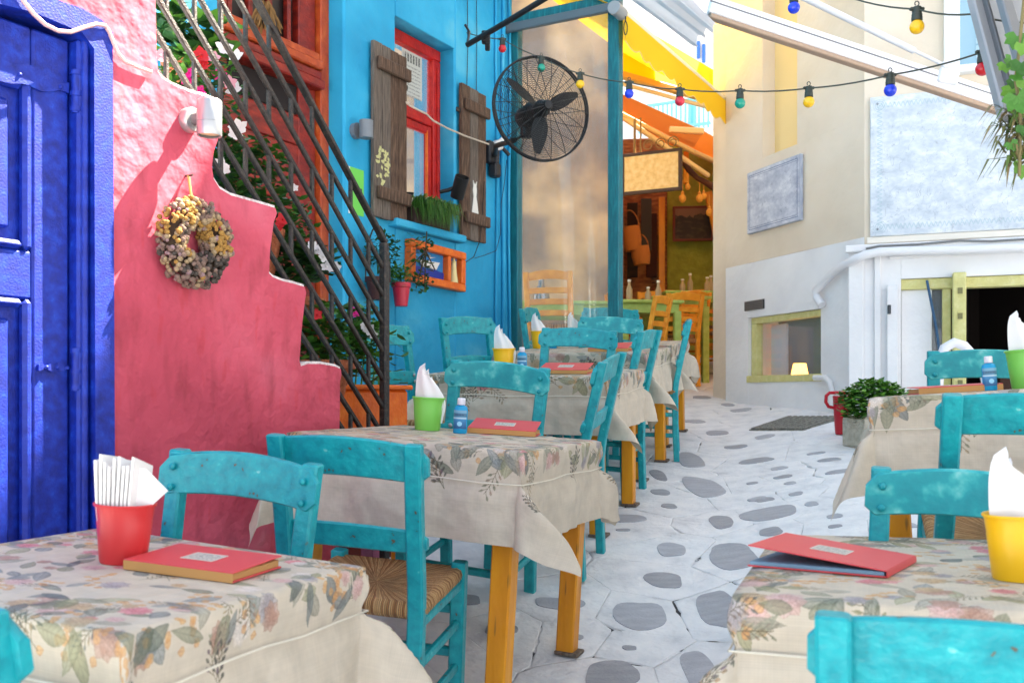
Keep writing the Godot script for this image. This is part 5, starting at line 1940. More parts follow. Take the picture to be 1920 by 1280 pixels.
func build_screen():
	var teal = mottled("screenteal", [[0.0, rgb(6, 92, 104)], [0.6, rgb(10, 112, 122)], [1.0, rgb(30, 134, 140)]], 0.45, 0.01, 2.0, 0.4, 0.05, false, Vector3(4, 0.5, 4))
	var t = thing("wind_screen", "teal wooden wind screen with a clear plastic sheet beside the blue corner", "screen", SC)
	var x0 = wl(966, 300, SC).x; var x1 = wl(1154, 300, SC).x
	var top = wl(966, 50, SC).y
	var w = 0.085
	for x in [x0, x1]:
		var f = SC * Vector3(x, 0, 0)
		var fy = FL(f.x, -f.z) - CY
		rect_part("post", t, teal, Transform3D(), x - w / 2, x + w / 2, fy - 0.05, top - (0.0 if x == x0 else -0.0), -0.04, 0.04, 0.006)
	rect_part("top_rail", t, teal, Transform3D(), x0 - w / 2, x1 + w / 2, top + 0.001, top + 0.075, -0.042, 0.042, 0.006)
	rect_part("bottom_rail", t, teal, Transform3D(), x0 + w / 2, x1 - w / 2, -0.42, -0.34, -0.03, 0.03, 0.006)
	var mb = MB.new()
	mb.smooth(1)
	var n = 40
	var m = 24
	var g = []
	for i in n + 1:
		var row = []
		for j in m + 1:
			var u = float(i) / n
			var v = float(j) / m
			var x = lerpf(x0 + w / 2 - 0.01, x1 - w / 2 + 0.01, u)
			var y = lerpf(-0.36, top + 0.01, v)
			var e = sin(PI * u)
			row.append(Vector3(x, y, -0.01 + e * (0.012 * sin(u * 14.0 + v * 3.0) + 0.02 * nz.get_noise_2d(u * 300.0, v * 160.0)) - 0.05 * exp(-pow((u - 0.78 - 0.05 * sin(v * 5.0)) * 14.0, 2.0)) * (1.0 - v) ))
		g.append(row)
	for i in n:
		for j in m:
			mb.quad(g[i][j], g[i + 1][j], g[i + 1][j + 1], g[i][j + 1], Vector3(0, 0, 1))
	part("plastic_sheet", mb, mt("plastic"), t)
	# black pole with its wall bracket
	var bp = thing("awning_pole", "black pole slanting out of the blue wall above the fan", "pole", Transform3D(Basis(), BL * wl(905, 78, BL, 0.05)))
	var o = bp.transform.origin
	var pb = MB.new()
	pb.tube([P(876, 84, 5.9) - o, P(945, 44, 5.7) - o, P(1040, -14, 5.4) - o], 0.017, 10)
	part("pole_tube", pb, M(rgb(24, 24, 26), 0.45), bp)
	var bb = MB.new()
	bb.tube([P(876, 84, 5.9) - o, P(880, 60, 6.1) - o, P(872, 46, 6.1) - o], 0.008, 6)
	bb.box(P(911, 70, 5.86) - o, Vector3(0.05, 0.07, 0.05), 0.006)
	bb.box(P(914, 82, 5.9) - o, Vector3(0.03, 0.05, 0.12), 0.006)
	part("bracket", bb, M(rgb(24, 24, 26), 0.45), bp)
	# first yellow awning: front bar along the lane, cloth rising to the wall behind
	var a = P(1166, 22, 6.8)
	var dirn = UX
	var ylw = glow(rgb(252, 222, 84), 0.75, 0.75)
	var aw = thing("yellow_awning", "yellow awning with a scalloped valance above the wind screen", "awning", Transform3D(Basis(), a))
	var fb = MB.new()
	var ln = 2.75
	fb.bar(Vector3(0, 0, 0), dirn * ln, 0.05, 0.045, Vector3.UP, 0.01)
	part("front_bar", fb, M(rgb(236, 226, 200), 0.5), aw)
	var cm = MB.new()
	sheet(cm, Vector3(0, 0.02, 0), dirn * ln + Vector3(0, 0.02, 0), dirn * ln + Vector3(0, 0.62, 0) - NX * 1.0, Vector3(0, 0.62, 0) - NX * 1.0, 0.003, 20, 6, 0.02)
	part("canvas", cm, ylw, aw)
	var vm = MB.new()
	vm.smooth(1)
	var nn = 120
	for i in nn:
		var q = []
		for e in [[i, 0.0], [i + 1, 0.0], [i + 1, 1.0], [i, 1.0]]:
			var u = float(e[0]) / nn * ln
			var drop = 0.185 + 0.035 * absf(sin(u * PI / 0.235)) 
			var sw = 0.012 * sin(u * 9.0) * e[1]
			q.append(dirn * u + Vector3(0, -0.02 - drop * e[1], 0) + NX * (0.027 + sw))
		vm.quad(q[0], q[1], q[2], q[3], NX)
	part("valance", vm, glow(rgb(252, 206, 50), 0.75, 0.8), aw)
	var hem = MB.new()
	var hp = []
	for i in nn + 1:
		var u = float(i) / nn * ln
		hp.append(dirn * u + Vector3(0, -0.02 - 0.185 - 0.035 * absf(sin(u * PI / 0.235)), 0) + NX * (0.028 + 0.012 * sin(u * 9.0)))
	hem.tube(hp, 0.004, 5)
	part("hem", hem, M(rgb(236, 206, 130), 0.7), aw)
	var sb = MB.new()
	sb.bar(Vector3(0.0, 0.045, 0.0), Vector3(0.0, 0.045, 0.0) - NX * 0.98, 0.04, 0.06, Vector3.UP, 0.006)
	part("side_arm", sb, M(rgb(92, 104, 110), 0.5), aw)
	var eb = MB.new()
	eb.tube([Vector3(0.0, -0.015, 0) - dirn * 0.14, Vector3(0.0, -0.015, 0) + dirn * 0.0], 0.045, 14)
	part("crank_end", eb, M(rgb(150, 154, 156), 0.4), aw)
	var ck = MB.new()
	var cp = []
	for k in 15:
		var an = TAU * k / 14
		cp.append(Vector3(0.02 + 0.012 * sin(an), -0.13 + 0.045 * cos(an), 0.05))
	ck.tube(cp, 0.004, 6)
	ck.tube([Vector3(0.02, -0.05, 0.05), Vector3(0.02, -0.09, 0.05)], 0.005, 6)
	part("crank_eye", ck, M(rgb(40, 36, 34), 0.5), aw)
	# second yellow awning, turned with the bend of the lane
	var y0 = P(1150, 132, 9.15); var y1 = P(1400, 202, 10.4)
	var y2 = P(1400, 168, 10.75); var y3 = P(1150, 20, 9.5)
	var aw2 = thing("yellow_awning", "plain yellow awning further up the lane behind the scalloped one", "awning", Transform3D(Basis(), y0))
	var c2 = MB.new()
	sheet(c2, y3 - y0, y2 - y0, y1 - y0, Vector3(), 0.003, 16, 8, 0.06, 0.01, 3.0)
	part("canvas", c2, glow(rgb(240, 216, 44), 0.75, 0.05), aw2)
	var f2 = MB.new()
	f2.bar(Vector3(0, -0.02, 0), y1 - y0 - Vector3(0, 0.02, 0), 0.06, 0.07, Vector3.UP, 0.012)
	part("front_bar", f2, M(rgb(206, 160, 84), 0.6), aw2)
	var f3 = MB.new()
	f3.bar(Vector3(0, -0.085, -0.05), y1 - y0 - Vector3(0, 0.085, 0.05), 0.03, 0.035, Vector3.UP, 0.006)
	part("rail", f3, M(rgb(234, 220, 190), 0.6), aw2)
	# orange awning
	var r0 = P(1130, 196, 10.3); var r1 = P(1297, 283, 11.0)
	var r2 = P(1320, 246, 12.2); var r3 = P(1130, 160, 11.5)
	var aw3 = thing("orange_awning", "orange awning over the restaurant terrace in two sloping panels", "awning", Transform3D(Basis(), r0))
	var c3 = MB.new()
	sheet(c3, r3 - r0, r2 - r0, r1 - r0, Vector3(), 0.003, 14, 8, 0.08, 0.012, 2.0)
	part("canvas", c3, glow(rgb(252, 174, 80), 0.75, 1.2), aw3)
	var c4 = MB.new()
	sheet(c4, r2 - r0, P(1400, 290, 13.2) - r0, P(1400, 330, 12.4) - r0, r1 - r0, 0.003, 10, 6, 0.03)
	part("canvas", c4, glow(rgb(248, 140, 36), 0.75, 0.75), aw3)
	var f4 = MB.new()
	f4.bar(Vector3(), r1 - r0, 0.05, 0.05, Vector3.UP, 0.01)
	f4.bar(r1 - r0, P(1400, 330, 12.4) - r0, 0.05, 0.05, Vector3.UP, 0.01)
	part("front_bar", f4, M(rgb(236, 196, 130), 0.6), aw3)
	var f5 = MB.new()
	f5.bar(P(1150, 208, 10.4) - r0, P(1330, 330, 11.0) - r0, 0.04, 0.05, Vector3.UP, 0.01)
	f5.bar(P(1255, 243, 11.2) - r0, P(1320, 246, 11.2) - r0, 0.05, 0.07, Vector3.UP, 0.01)
	part("arm", f5, M(rgb(236, 206, 150), 0.6), aw3)

# ---------------------------------------------------------------- restaurant beyond
func plain_table(nm, label, x, d, w, dp, h, yaw, mat, group):
	var g = FL(x, d)
	var t = thing(nm, label, "table", Transform3D(Basis(Vector3.UP, deg_to_rad(-yaw)), Vector3(x, g, -d)), group)
	rect_part("tabletop", t, mat, Transform3D(), -w / 2, w / 2, h - 0.03, h, -dp / 2, dp / 2, 0.006)
	rect_part("apron", t, mat, Transform3D(), -w / 2 + 0.04, w / 2 - 0.04, h - 0.12, h - 0.031, -dp / 2 + 0.04, dp / 2 - 0.04, 0.004)
	for s in [[-1, -1], [1, -1], [-1, 1], [1, 1]]:
		var cx = s[0] * (w / 2 - 0.055); var cz = s[1] * (dp / 2 - 0.055)
		rect_part("leg", t, mat, Transform3D(), cx - 0.033, cx + 0.033, -0.08, h - 0.1, cz - 0.033, cz + 0.033, 0.006)
	return t

func build_restaurant():
	var t = thing("restaurant", "warm tan and brown restaurant front behind the wind screen and under the orange awning", "restaurant", Transform3D(Basis(Vector3.UP, -0.12), Vector3(0.0, CY, -9.9)))
	rect_part("wall", t, mt("tan"), Transform3D(), -3.0, 1.07, -1.5, 4.0, -0.3, 0.0, 0.01)
	rect_part("wall", t, mt("brown"), Transform3D(), 1.07, 1.62, -1.5, 3.2, -2.9, -2.7, 0.01)
	rect_part("wall", t, mottled("dgreen", [[0.0, rgb(140, 146, 34)], [1.0, rgb(172, 176, 56)]], 0.7, 0.01, 1.0, 0.3), Transform3D(), 1.62, 3.6, -1.5, 3.2, -2.9, -2.72, 0.01)
	rect_part("wall", t, mt("tan"), Transform3D(), 1.0, 1.065, -1.5, 4.0, -2.7, -0.3, 0.01)
	var TT = t.transform
	var post = func(px0, px1, py0, py1, d, wd):
		var a = TT.affine_inverse() * P(px0, py0, d); var b = TT.affine_inverse() * P(px1, py1, d)
		var mb = MB.new()
		mb.bar(a, b, wd, wd, Vector3.RIGHT, 0.006)
		part("post", mb, mt("yellow"), t)
	post.call(1241, 1241, 370, 640, 12.0, 0.075)
	post.call(1328, 1360, 360, 520, 12.0, 0.085)
	post.call(1287, 1287, 285, 345, 11.2, 0.06)
	var br = MB.new()
	var bp = []
	for q in [[1276, 296], [1292, 318], [1308, 334], [1324, 342], [1340, 352], [1362, 372]]:
		bp.append(TT.affine_inverse() * P(q[0], q[1], 11.0))
	br.tube(bp, [0.028, 0.035, 0.03, 0.036, 0.04, 0.045], 8)
	part("branch", br, M(rgb(74, 36, 14), 0.8), t)
	var inv = TT.affine_inverse()
	for q in [[1312, 372, 0.04], [1320, 368, 0.034], [1290, 350, 0.03], [1330, 398, 0.036], [1345, 385, 0.034], [1352, 410, 0.03], [1280, 372, 0.04]]:
		var gm = MB.new()
		gm.smooth(1)
		var c = inv * P(q[0], q[1], 11.0)
		gm.ball(c, q[2], 10, 8, Vector3(1, 1.2, 1))
		gm.ball(c + Vector3(0, q[2] * 1.5, 0), q[2] * 0.5, 8, 6)
		gm.tube([c + Vector3(0, q[2] * 1.9, 0), c + Vector3(0, 0.2, 0)], 0.005, 5)
		part("hanging_gourd", gm, M(rgb(226, 160, 60), 0.6), t)
	for e in [[[1170, 425], [1206, 470]], [[1186, 462], [1222, 496]]]:
		var d = 11.0
		var a = P(e[0][0], e[0][1], d); var b = P(e[1][0], e[1][1], d)
		var bk = thing("wicker_basket", "wicker basket hanging by the restaurant post, the upper one" if e[0][0] == 1170 else "wicker basket hanging by the restaurant post, the lower one", "basket", Transform3D(Basis(Vector3(0, 0, 1), 0.12), Vector3((a.x + b.x) / 2, b.y, a.z)), "hanging baskets")
		var mb = MB.new()
		var r = (b.x - a.x) / 2; var h = a.y - b.y
		mb.lathe([Vector2(0.0005, 0.0), Vector2(r * 0.82, 0.0), Vector2(r, h * 0.5), Vector2(r * 0.95, h), Vector2(r * 0.9, h), Vector2(r * 0.8, h * 0.3), Vector2(0.0005, h * 0.25)], 20)
		part("basket_body", mb, mottled("wicker", [[0.0, rgb(120, 62, 16)], [0.5, rgb(190, 110, 40)], [1.0, rgb(224, 150, 70)]], 0.8, 0.06, 4.0, 1.0, 0.1, false, Vector3(1, 3, 1)), bk)
		var hb = MB.new()
		var hp = []
		for k in 11:
			var an = PI * k / 10
			hp.append(Vector3(cos(an) * r * 0.9, h + sin(an) * h * 0.7, 0))
		hb.tube(hp, 0.008, 6)
		part("handle", hb, M(rgb(150, 90, 40), 0.8), bk)
	# dark boards, tools and cloths on the brown wall
	for e in [[1176, 380, 1196, 520, rgb(40, 24, 16)], [1202, 372, 1222, 470, rgb(70, 74, 70)], [1212, 400, 1232, 520, rgb(62, 24, 12)], [1222, 440, 1240, 530, rgb(110, 74, 46)]]:
		var a = inv * P(e[0], e[1], 12.3); var b = inv * P(e[2], e[3], 12.3)
		rect_part("wall_board", t, M(e[4], 0.8), Transform3D(), a.x, b.x, b.y, a.y, a.z - 0.03, a.z, 0.004)
	# picture on the green wall
	var pa = P(1262, 386, 12.2); var pb = P(1338, 452, 12.2)
	var pt = thing("dark_painting", "dark landscape painting in a red-brown frame on the green restaurant wall", "painting", Transform3D(Basis(Vector3.UP, -0.12), Vector3((pa.x + pb.x) / 2, (pa.y + pb.y) / 2, pa.z)))
	var pw = pb.x - pa.x; var ph = pa.y - pb.y
	rect_part("frame", pt, M(rgb(110, 44, 20), 0.6), Transform3D(), -pw / 2, pw / 2, -ph / 2, ph / 2, -0.02, 0.012, 0.006)
	var im = Image.create(64, 56, false, Image.FORMAT_RGB8)
	for y in 56:
		for x in 64:
			var n = nz.get_noise_2d(x * 5.0, y * 9.0)
			var c = rgb(126, 92, 70) if y < 12 + 8 * nz.get_noise_2d(x * 6.0, 3.0) else rgb(30, 24, 20).lerp(rgb(92, 76, 56), clampf(n + 0.1, 0, 1))
			im.set_pixel(x, y, c)
	var pm = StandardMaterial3D.new()
	pm.albedo_texture = ImageTexture.create_from_image(im)
	pm.roughness = 0.6
	var pq = MB.new()
	pq.quad(Vector3(-pw / 2 + 0.03, -ph / 2 + 0.03, 0.014), Vector3(pw / 2 - 0.03, -ph / 2 + 0.03, 0.014), Vector3(pw / 2 - 0.03, ph / 2 - 0.03, 0.014), Vector3(-pw / 2 + 0.03, ph / 2 - 0.03, 0.014), Vector3(0, 0, 1), Vector2(0, 1), Vector2(1, 1), Vector2(1, 0), Vector2(0, 0))
	part("canvas", pq, pm, pt)
	# hanging sign board
	var a = P(1166, 290, 9.26); var b = P(1279, 277, 9.0)
	var sx = (b - a); sx.y = 0
	var w = sx.length(); sx = sx / w
	var h = a.y - P(1166, 367, 9.26).y
	var st = thing("hanging_sign", "blank tan sign board in a dark iron frame hanging over the lane", "sign", Transform3D(Basis(sx, Vector3.UP, sx.cross(Vector3.UP)), a))
	rect_part("board", st, mottled("signtan", [[0.0, rgb(226, 172, 96)], [0.5, rgb(242, 194, 122)], [1.0, rgb(246, 208, 146)]], 0.7, 0.02, 1.5, 0.3, 0.05, false), Transform3D(), 0.02, w - 0.02, -h + 0.02, -0.02, -0.012, 0.012, 0.0)
	for e in [[0, w, -0.03, 0], [0, w, -h, -h + 0.03], [0, 0.03, -h + 0.03, -0.03], [w - 0.03, w, -h + 0.03, -0.03]]:
		rect_part("frame", st, M(rgb(74, 46, 26), 0.6), Transform3D(), e[0] + 0.0005, e[1] - 0.0005, e[2] + 0.0005, e[3] - 0.0005, -0.02, 0.02, 0.003)
	var sb = MB.new()
	for e in [0.22, 0.32]:
		sb.tube([Vector3(w * e, 0.0, 0), Vector3(w * e, 0.32, 0)], 0.012 if e < 0.3 else 0.008, 6)
	for e in [0.45, 0.65, 0.85]:
		var sp = []
		for k in 22:
			var an = TAU * 1.4 * k / 21
			var r = 0.055 * (1.0 - 0.55 * k / 21.0)
			sp.append(Vector3(w * e + cos(an) * r, 0.06 + sin(an) * r, 0))
		sb.tube(sp, 0.006, 5)
	part("scroll_bracket", sb, M(rgb(150, 110, 50), 0.5), st)
	# green tables
	var gr = "green restaurant tables"
	plain_table("restaurant_table", "green wooden table seen through the clear plastic wind screen", 0.42, 8.9, 0.95, 0.7, 0.80, -6, mt("green"), gr)
	plain_table("restaurant_table", "pale green table near the post of the orange awning, left one", 1.27, 9.6, 0.62, 0.62, 0.80, -8, mt("green"), gr)
	plain_table("restaurant_table", "pale green table under the dark painting, right one", 1.98, 10.8, 0.8, 0.7, 0.84, -4, mt("green"), gr)
	plain_table("restaurant_table", "pale green table between the other two restaurant tables", 1.66, 10.15, 0.6, 0.6, 0.82, -6, mt("green"), gr)
	# bottles on them
	var k = 0
	for e in [[1.12, 9.5, 0.21], [1.3, 9.5, 0.14], [1.42, 9.65, 0.22], [1.82, 10.62, 0.14], [1.93, 10.78, 0.22], [2.08, 10.6, 0.16], [2.16, 10.8, 0.2], [2.28, 10.7, 0.16]]:
		var dd = e[1]
		var bt = thing("table_bottle", ["tall oil bottle at the left end of the left restaurant table", "short clear bottle in the middle of the left restaurant table", "tall pair-like bottle at the right end of the left restaurant table", "short white bottle at the left end of the right restaurant table", "tall clear bottle left of the middle on the right restaurant table", "short white bottle right of the middle on the right restaurant table", "tall clear bottle near the right end of the right restaurant table", "short clear bottle at the right end of the right restaurant table"][k], "bottle", Transform3D(Basis(), Vector3(e[0], FL(1.27 if k < 3 else 1.98, 9.6 if k < 3 else 10.8) + (0.80 if k < 3 else 0.84), -dd)), "bottles on the restaurant tables")
		var mb = MB.new()
		var hh = e[2]
		mb.lathe([Vector2(0.0005, 0.0), Vector2(0.03, 0.0), Vector2(0.031, hh * 0.55), Vector2(0.013, hh * 0.75), Vector2(0.014, hh * 0.92)], 14)
		part("body", mb, M(rgb(176, 150, 110), 0.2), bt)
		var cm = MB.new()
		cm.lathe([Vector2(0.016, hh * 0.9), Vector2(0.017, hh), Vector2(0.0005, hh)], 12)
		part("cap", cm, M(rgb(226, 216, 200), 0.4), bt)
		k += 1
	var mp = thing("metal_pot", "shiny metal flask on the green table behind the plastic sheet", "flask", Transform3D(Basis(), Vector3(0.26, FL(0.42, 8.9) + 0.80, -8.85)))
	var mm = MB.new()
	mm.lathe([Vector2(0.0005, 0.0), Vector2(0.07, 0.0), Vector2(0.075, 0.06), Vector2(0.06, 0.12), Vector2(0.03, 0.16), Vector2(0.024, 0.24), Vector2(0.0005, 0.26)], 18)
	part("body", mm, M(rgb(170, 166, 160), 0.25, 0.8), mp)

func build_white_house():
	var t = thing("white_house", "sunlit white house with blue shutters and a turquoise balcony at the end of the lane", "house", Transform3D(Basis(Vector3.UP, -0.5), P(1300, 300, 17.0)))
	rect_part("wall", t, mt("white"), Transform3D(), -6.0, 5.0, -4.5, 9.0, -0.5, 0.0, 0.02)
	var inv = t.transform.affine_inverse()
	for e in [[1308, 78, 1314, 110], [1318, 84, 1324, 118]]:
		var a = wl(e[0], e[1], t.transform); var b = wl(e[2], e[3], t.transform)
		var sh = rect_part("shutter", t, M(rgb(50, 110, 200), 0.5), Transform3D(), a.x, b.x, b.y, a.y, 0.01, 0.05, 0.01)
	var a0 = wl(1232, 176, t.transform); var a1 = wl(1362, 262, t.transform)
	var win = wl(1292, 180, t.transform); var wn2 = wl(1306, 256, t.transform)
	rect_part("door", t, M(rgb(96, 190, 214), 0.5), Transform3D(), win.x, wn2.x, wn2.y, win.y + 0.1, 0.01, 0.04, 0.01)
	var slab = rect_part("balcony", t, mt("white"), Transform3D(), a0.x, a1.x, a1.y - 0.1, a1.y, 0.01, 0.9, 0.02)
	for y in [0.0, 0.42]:
		var mb = MB.new()
		mb.bar(Vector3(a0.x, a1.y + 0.08 + y, 0.86), Vector3(a1.x, a1.y + 0.08 + y, 0.86), 0.04, 0.04)
		part("handrail", mb, M(rgb(120, 200, 216), 0.5), slab)
	var n = 16
	for k in n:
		var x = lerpf(a0.x, a1.x, (k + 0.5) / n)
		var mb = MB.new()
		mb.bar(Vector3(x, a1.y, 0.86), Vector3(x, a1.y + 0.5, 0.86), 0.025, 0.025, Vector3.FORWARD)
		part("baluster", mb, M(rgb(120, 200, 216), 0.5), slab)

# ---------------------------------------------------------------- building on the right
var FR = Transform3D(Basis(Vector3(0.9335, 0, 0.3585), Vector3.UP, Vector3(-0.3585, 0, 0.9335)), Vector3(2.48, CY, -7.0))
var FA = Transform3D(Basis(Vector3(0.327, 0, 0.945), Vector3.UP, Vector3(-0.945, 0, 0.327)), Vector3(2.48, CY, -7.0))

func plaque_tex(w, h, base_, ink, zig):
	var im = Image.create(w, h, false, Image.FORMAT_RGB8)
	for y in h:
		for x in w:
			var n = nz.get_noise_2d(x * 0.9, y * 1.6) + 0.5 * nz.get_noise_2d(x * 4.0, y * 6.0)
			var c = base_.lerp(Color.WHITE, clampf(0.35 + 0.35 * n, 0.0, 0.8))
			var sx = absf(nz.get_noise_2d(x * 2.0 + 900.0, y * 2.0 + nz.get_noise_2d(x * 1.0, y * 1.0) * 60.0))
			if sx < 0.02:
				c = c.lerp(base_.darkened(0.15), 0.5)
			var e = mini(mini(x, w - 1 - x), mini(y, h - 1 - y))
			if zig > 0:
				var band = w * 0.045
				if absf(e - band) < 9:
					var q = (x if (e == y or e == h - 1 - y) else y)
					if absf(absf(float(q % 14) - 7.0) - (e - band + 9.0) * 0.4) < 1.6:
						c = c.lerp(ink, 0.38)
				for cc in [Vector2(band, band), Vector2(w - band, band), Vector2(band, h - band), Vector2(w - band, h - band)]:
					var r = cc.distance_to(Vector2(x, y))
					if (r < 22 and fposmod(r, 7.0) < 2.0):
						c = c.lerp(ink, 0.5)
			else:
				if absf(e - w * 0.035) < 1.6 or absf(e - w * 0.055) < 0.9:
					c = c.lerp(ink, 0.7)
			im.set_pixel(x, y, c)
	var m = StandardMaterial3D.new()
	m.albedo_texture = ImageTexture.create_from_image(im)
	m.roughness = 0.5
	return m

func face_quad(nm, parent, mat, x0, x1, y0, y1, z):
	var mb = MB.new()
	mb.quad(Vector3(x0, y0, z), Vector3(x1, y0, z), Vector3(x1, y1, z), Vector3(x0, y1, z), Vector3(0, 0, 1), Vector2(0, 1), Vector2(1, 1), Vector2(1, 0), Vector2(0, 0))
	return part(nm, mb, mat, parent)

func build_right_house():
	var t = thing("cream_house", "cream and white corner house with marble plaques and lime green shop windows", "house", Transform3D(Basis(), Vector3(2.48, CY, -7.0)))
	var fr = Transform3D(FR.basis, Vector3.ZERO)
	var fa = Transform3D(FA.basis, Vector3.ZERO)
	var cream = mt("cream")
	var wht = mt("white")
	var W = 0.3
	# facet, right to left is 0 .. -1.84
	var x0 = wl(1403, 650, FA).x; var x1 = wl(1540, 650, FA).x
	var y0 = wl(1540, 713, FA).y; var y1 = wl(1540, 578, FA).y
	var top = 1.11
	var end = -1.84
	var sl0 = wl(1430, 100, FA).x; var sl1 = wl(1495, 100, FA).x
	rect_part("wall", t, cream, fa, end, 0.0, top, 1.95, -W, 0.0, 0.0)
	rect_part("wall", t, cream, fa, end, sl0, 1.951, 8.6, -W, -0.001, 0.0)
	rect_part("wall", t, cream, fa, sl1, 0.0, 1.951, 8.6, -W, -0.001, 0.0)
	rect_part("niche", t, M(rgb(240, 212, 150), 0.8), fa, sl0, sl1, 1.951, 8.6, -W - 0.02, -0.12, 0.0)
	rect_part("wall", t, wht, fa, end, x0, -1.5, top - 0.001, -W, 0.001, 0.0)
	rect_part("wall", t, wht, fa, x1, -0.003, -1.5, top - 0.001, -W, 0.001, 0.0)
	rect_part("wall", t, wht, fa, x0 + 0.001, x1 - 0.001, y1, top - 0.002, -W, 0.0, 0.0)
	rect_part("wall", t, wht, fa, x0 + 0.001, x1 - 0.001, -1.5, y0 - 0.001, -W, 0.0, 0.0)
	var win = rect_part("window", t, mt("lime"), fa, x0 + 0.002, x1 - 0.002, y1 - 0.052, y1 - 0.002, -0.10, -0.03, 0.004)
	rect_part("window_frame", win, mt("lime"), Transform3D(), x0 + 0.002, x0 + 0.075, y0 + 0.052, y1 - 0.053, -0.10, -0.03, 0.004)
	rect_part("window_frame", win, mt("lime"), Transform3D(), x1 - 0.03, x1 - 0.002, y0 + 0.052, y1 - 0.053, -0.10, -0.03, 0.004)
	rect_part("sill", win, mt("lime"), Transform3D(), x0 - 0.01, x1 + 0.01, y0 - 0.005, y0 + 0.051, -0.10, 0.012, 0.004)
	rect_part("pane", win, mt("glass"), Transform3D(), x0 + 0.07, x1 - 0.03, y0 + 0.05, y1 - 0.05, -0.082, -0.078, 0.0)
	rect_part("curtain", win, M(rgb(200, 204, 212), 0.9), Transform3D(), x0 + 0.075, x0 + 0.3, y0 + 0.05, y1 - 0.06, -0.2, -0.17, 0.01)
	# dim room behind
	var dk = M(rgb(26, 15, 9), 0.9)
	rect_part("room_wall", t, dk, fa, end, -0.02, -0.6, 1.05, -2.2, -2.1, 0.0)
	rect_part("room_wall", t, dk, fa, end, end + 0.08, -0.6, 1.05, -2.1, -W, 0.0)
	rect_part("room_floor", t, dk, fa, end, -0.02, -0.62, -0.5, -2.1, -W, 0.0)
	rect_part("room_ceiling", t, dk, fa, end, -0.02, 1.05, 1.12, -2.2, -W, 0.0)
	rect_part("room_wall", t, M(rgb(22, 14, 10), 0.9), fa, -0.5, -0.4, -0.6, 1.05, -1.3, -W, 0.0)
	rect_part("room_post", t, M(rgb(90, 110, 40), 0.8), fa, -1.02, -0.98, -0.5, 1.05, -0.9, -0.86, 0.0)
	# vent grille
	var v0 = wl(1398, 590, FA); var v1 = wl(1434, 567, FA)
	var vt = rect_part("vent", t, M(rgb(40, 38, 36), 0.7), fa, v0.x, v1.x, v0.y + 0.03, v1.y + 0.03, 0.0, 0.008, 0.0)
	for k in 6:
		var y = lerpf(v0.y, v1.y, (k + 0.5) / 6.0) + 0.03
		rect_part("slat", vt, M(rgb(110, 104, 100), 0.6), Transform3D(), v0.x + 0.006, v1.x - 0.006, y - 0.004, y + 0.004, 0.008, 0.016, 0.0)
	# front
	var o0 = wl(1690, 600, FR).x
	var ot = wl(1700, 522, FR).y
	var far_ = 4.2
	rect_part("wall", t, cream, fr, 0.0, far_, 1.03, 8.6, -W, 0.0, 0.0)
	rect_part("wall", t, wht, fr, 0.001, o0, -1.5, 1.029, -W, -0.002, 0.0)
	rect_part("wall", t, wht, fr, o0 + 0.001, far_, ot, 1.028, -W, -0.003, 0.0)
	rect_part("wall", t, wht, fr, o0 + 0.001, far_, -1.5, -0.35, -W, -0.003, 0.0)
	rect_part("wall", t, wht, fr, 2.6, far_, -0.349, ot - 0.001, -W, -0.003, 0.0)
	var p0 = wl(1591, 600, FR).x
	rect_part("pilaster", t, wht, fr, p0, -0.004, -1.5, 1.0, -0.12, 0.015, 0.008)
	rect_part("pilaster", t, wht, fr, wl(1640, 600, FR).x, wl(1652, 600, FR).x, -1.0, 1.0, 0.0, 0.02, 0.004)
	rect_part("pilaster", t, wht, fr, wl(1664, 600, FR).x, wl(1684, 600, FR).x, -1.0, 0.76, 0.0, 0.05, 0.004)
	rect_part("cornice", t, wht, fr, p0 - 0.02, far_, 1.0, 1.05, 0.002, 0.05, 0.008)
	rect_part("cornice", t, wht, fr, wl(1668, 500, FR).x, far_, ot + 0.14, ot + 0.165, 0.0, 0.02, 0.004)
	var sf = rect_part("shop_front", t, mt("lime"), fr, o0, 2.6, ot - 0.075, ot - 0.003, -0.12, -0.02, 0.004)
	var g1 = wl(1786, 600, FR).x
	rect_part("stile", sf, mt("lime"), Transform3D(), g1 - 0.06, g1 - 0.006, -0.35, ot - 0.076, -0.12, -0.03, 0.004)
	rect_part("panel", sf, wht, Transform3D(), o0 + 0.002, o0 + 0.2, -0.35, ot - 0.076, -0.12, -0.05, 0.004)
	rect_part("pane", sf, mt("glass"), Transform3D(), o0 + 0.2, g1 - 0.06, -0.35, ot - 0.076, -0.09, -0.086, 0.0)
	rect_part("curtain", sf, M(rgb(206, 214, 224), 0.9), Transform3D(), o0 + 0.19, g1 - 0.18, -0.35, ot - 0.08, -0.2, -0.18, 0.0)
	# open casement edge-on
	var cs = rect_part("open_casement", t, mt("lime"), fr, g1, wl(1811, 600, FR).x, -0.35, ot + 0.02, -0.03, 0.09, 0.006)
	for q in [0.72, 0.55, 0.1]:
		rect_part("hinge", cs, M(rgb(120, 116, 70), 0.5), Transform3D(), g1 + 0.03, g1 + 0.06, q - 0.04, q, 0.09, 0.098, 0.0)
	var hk = MB.new()
	hk.tube([Vector3(g1 - 0.16, ot - 0.02, 0.02), Vector3(g1 - 0.1, ot - 0.35, 0.03), Vector3(g1 - 0.075, ot - 0.55, 0.03)], 0.009, 8)
	part("blue_rod", hk, M(rgb(40, 84, 120), 0.5), t, fr)
	var lt = MB.new()
	lt.tube([Vector3(wl(1668, 560, FR).x, 0.62, 0.05), Vector3(wl(1668, 560, FR).x, 0.56, 0.06)], 0.012, 8)
	part("latch", lt, M(rgb(60, 62, 66), 0.5), t, fr)
	# dark shop interior
	var bk = M(rgb(30, 20, 14), 0.9)
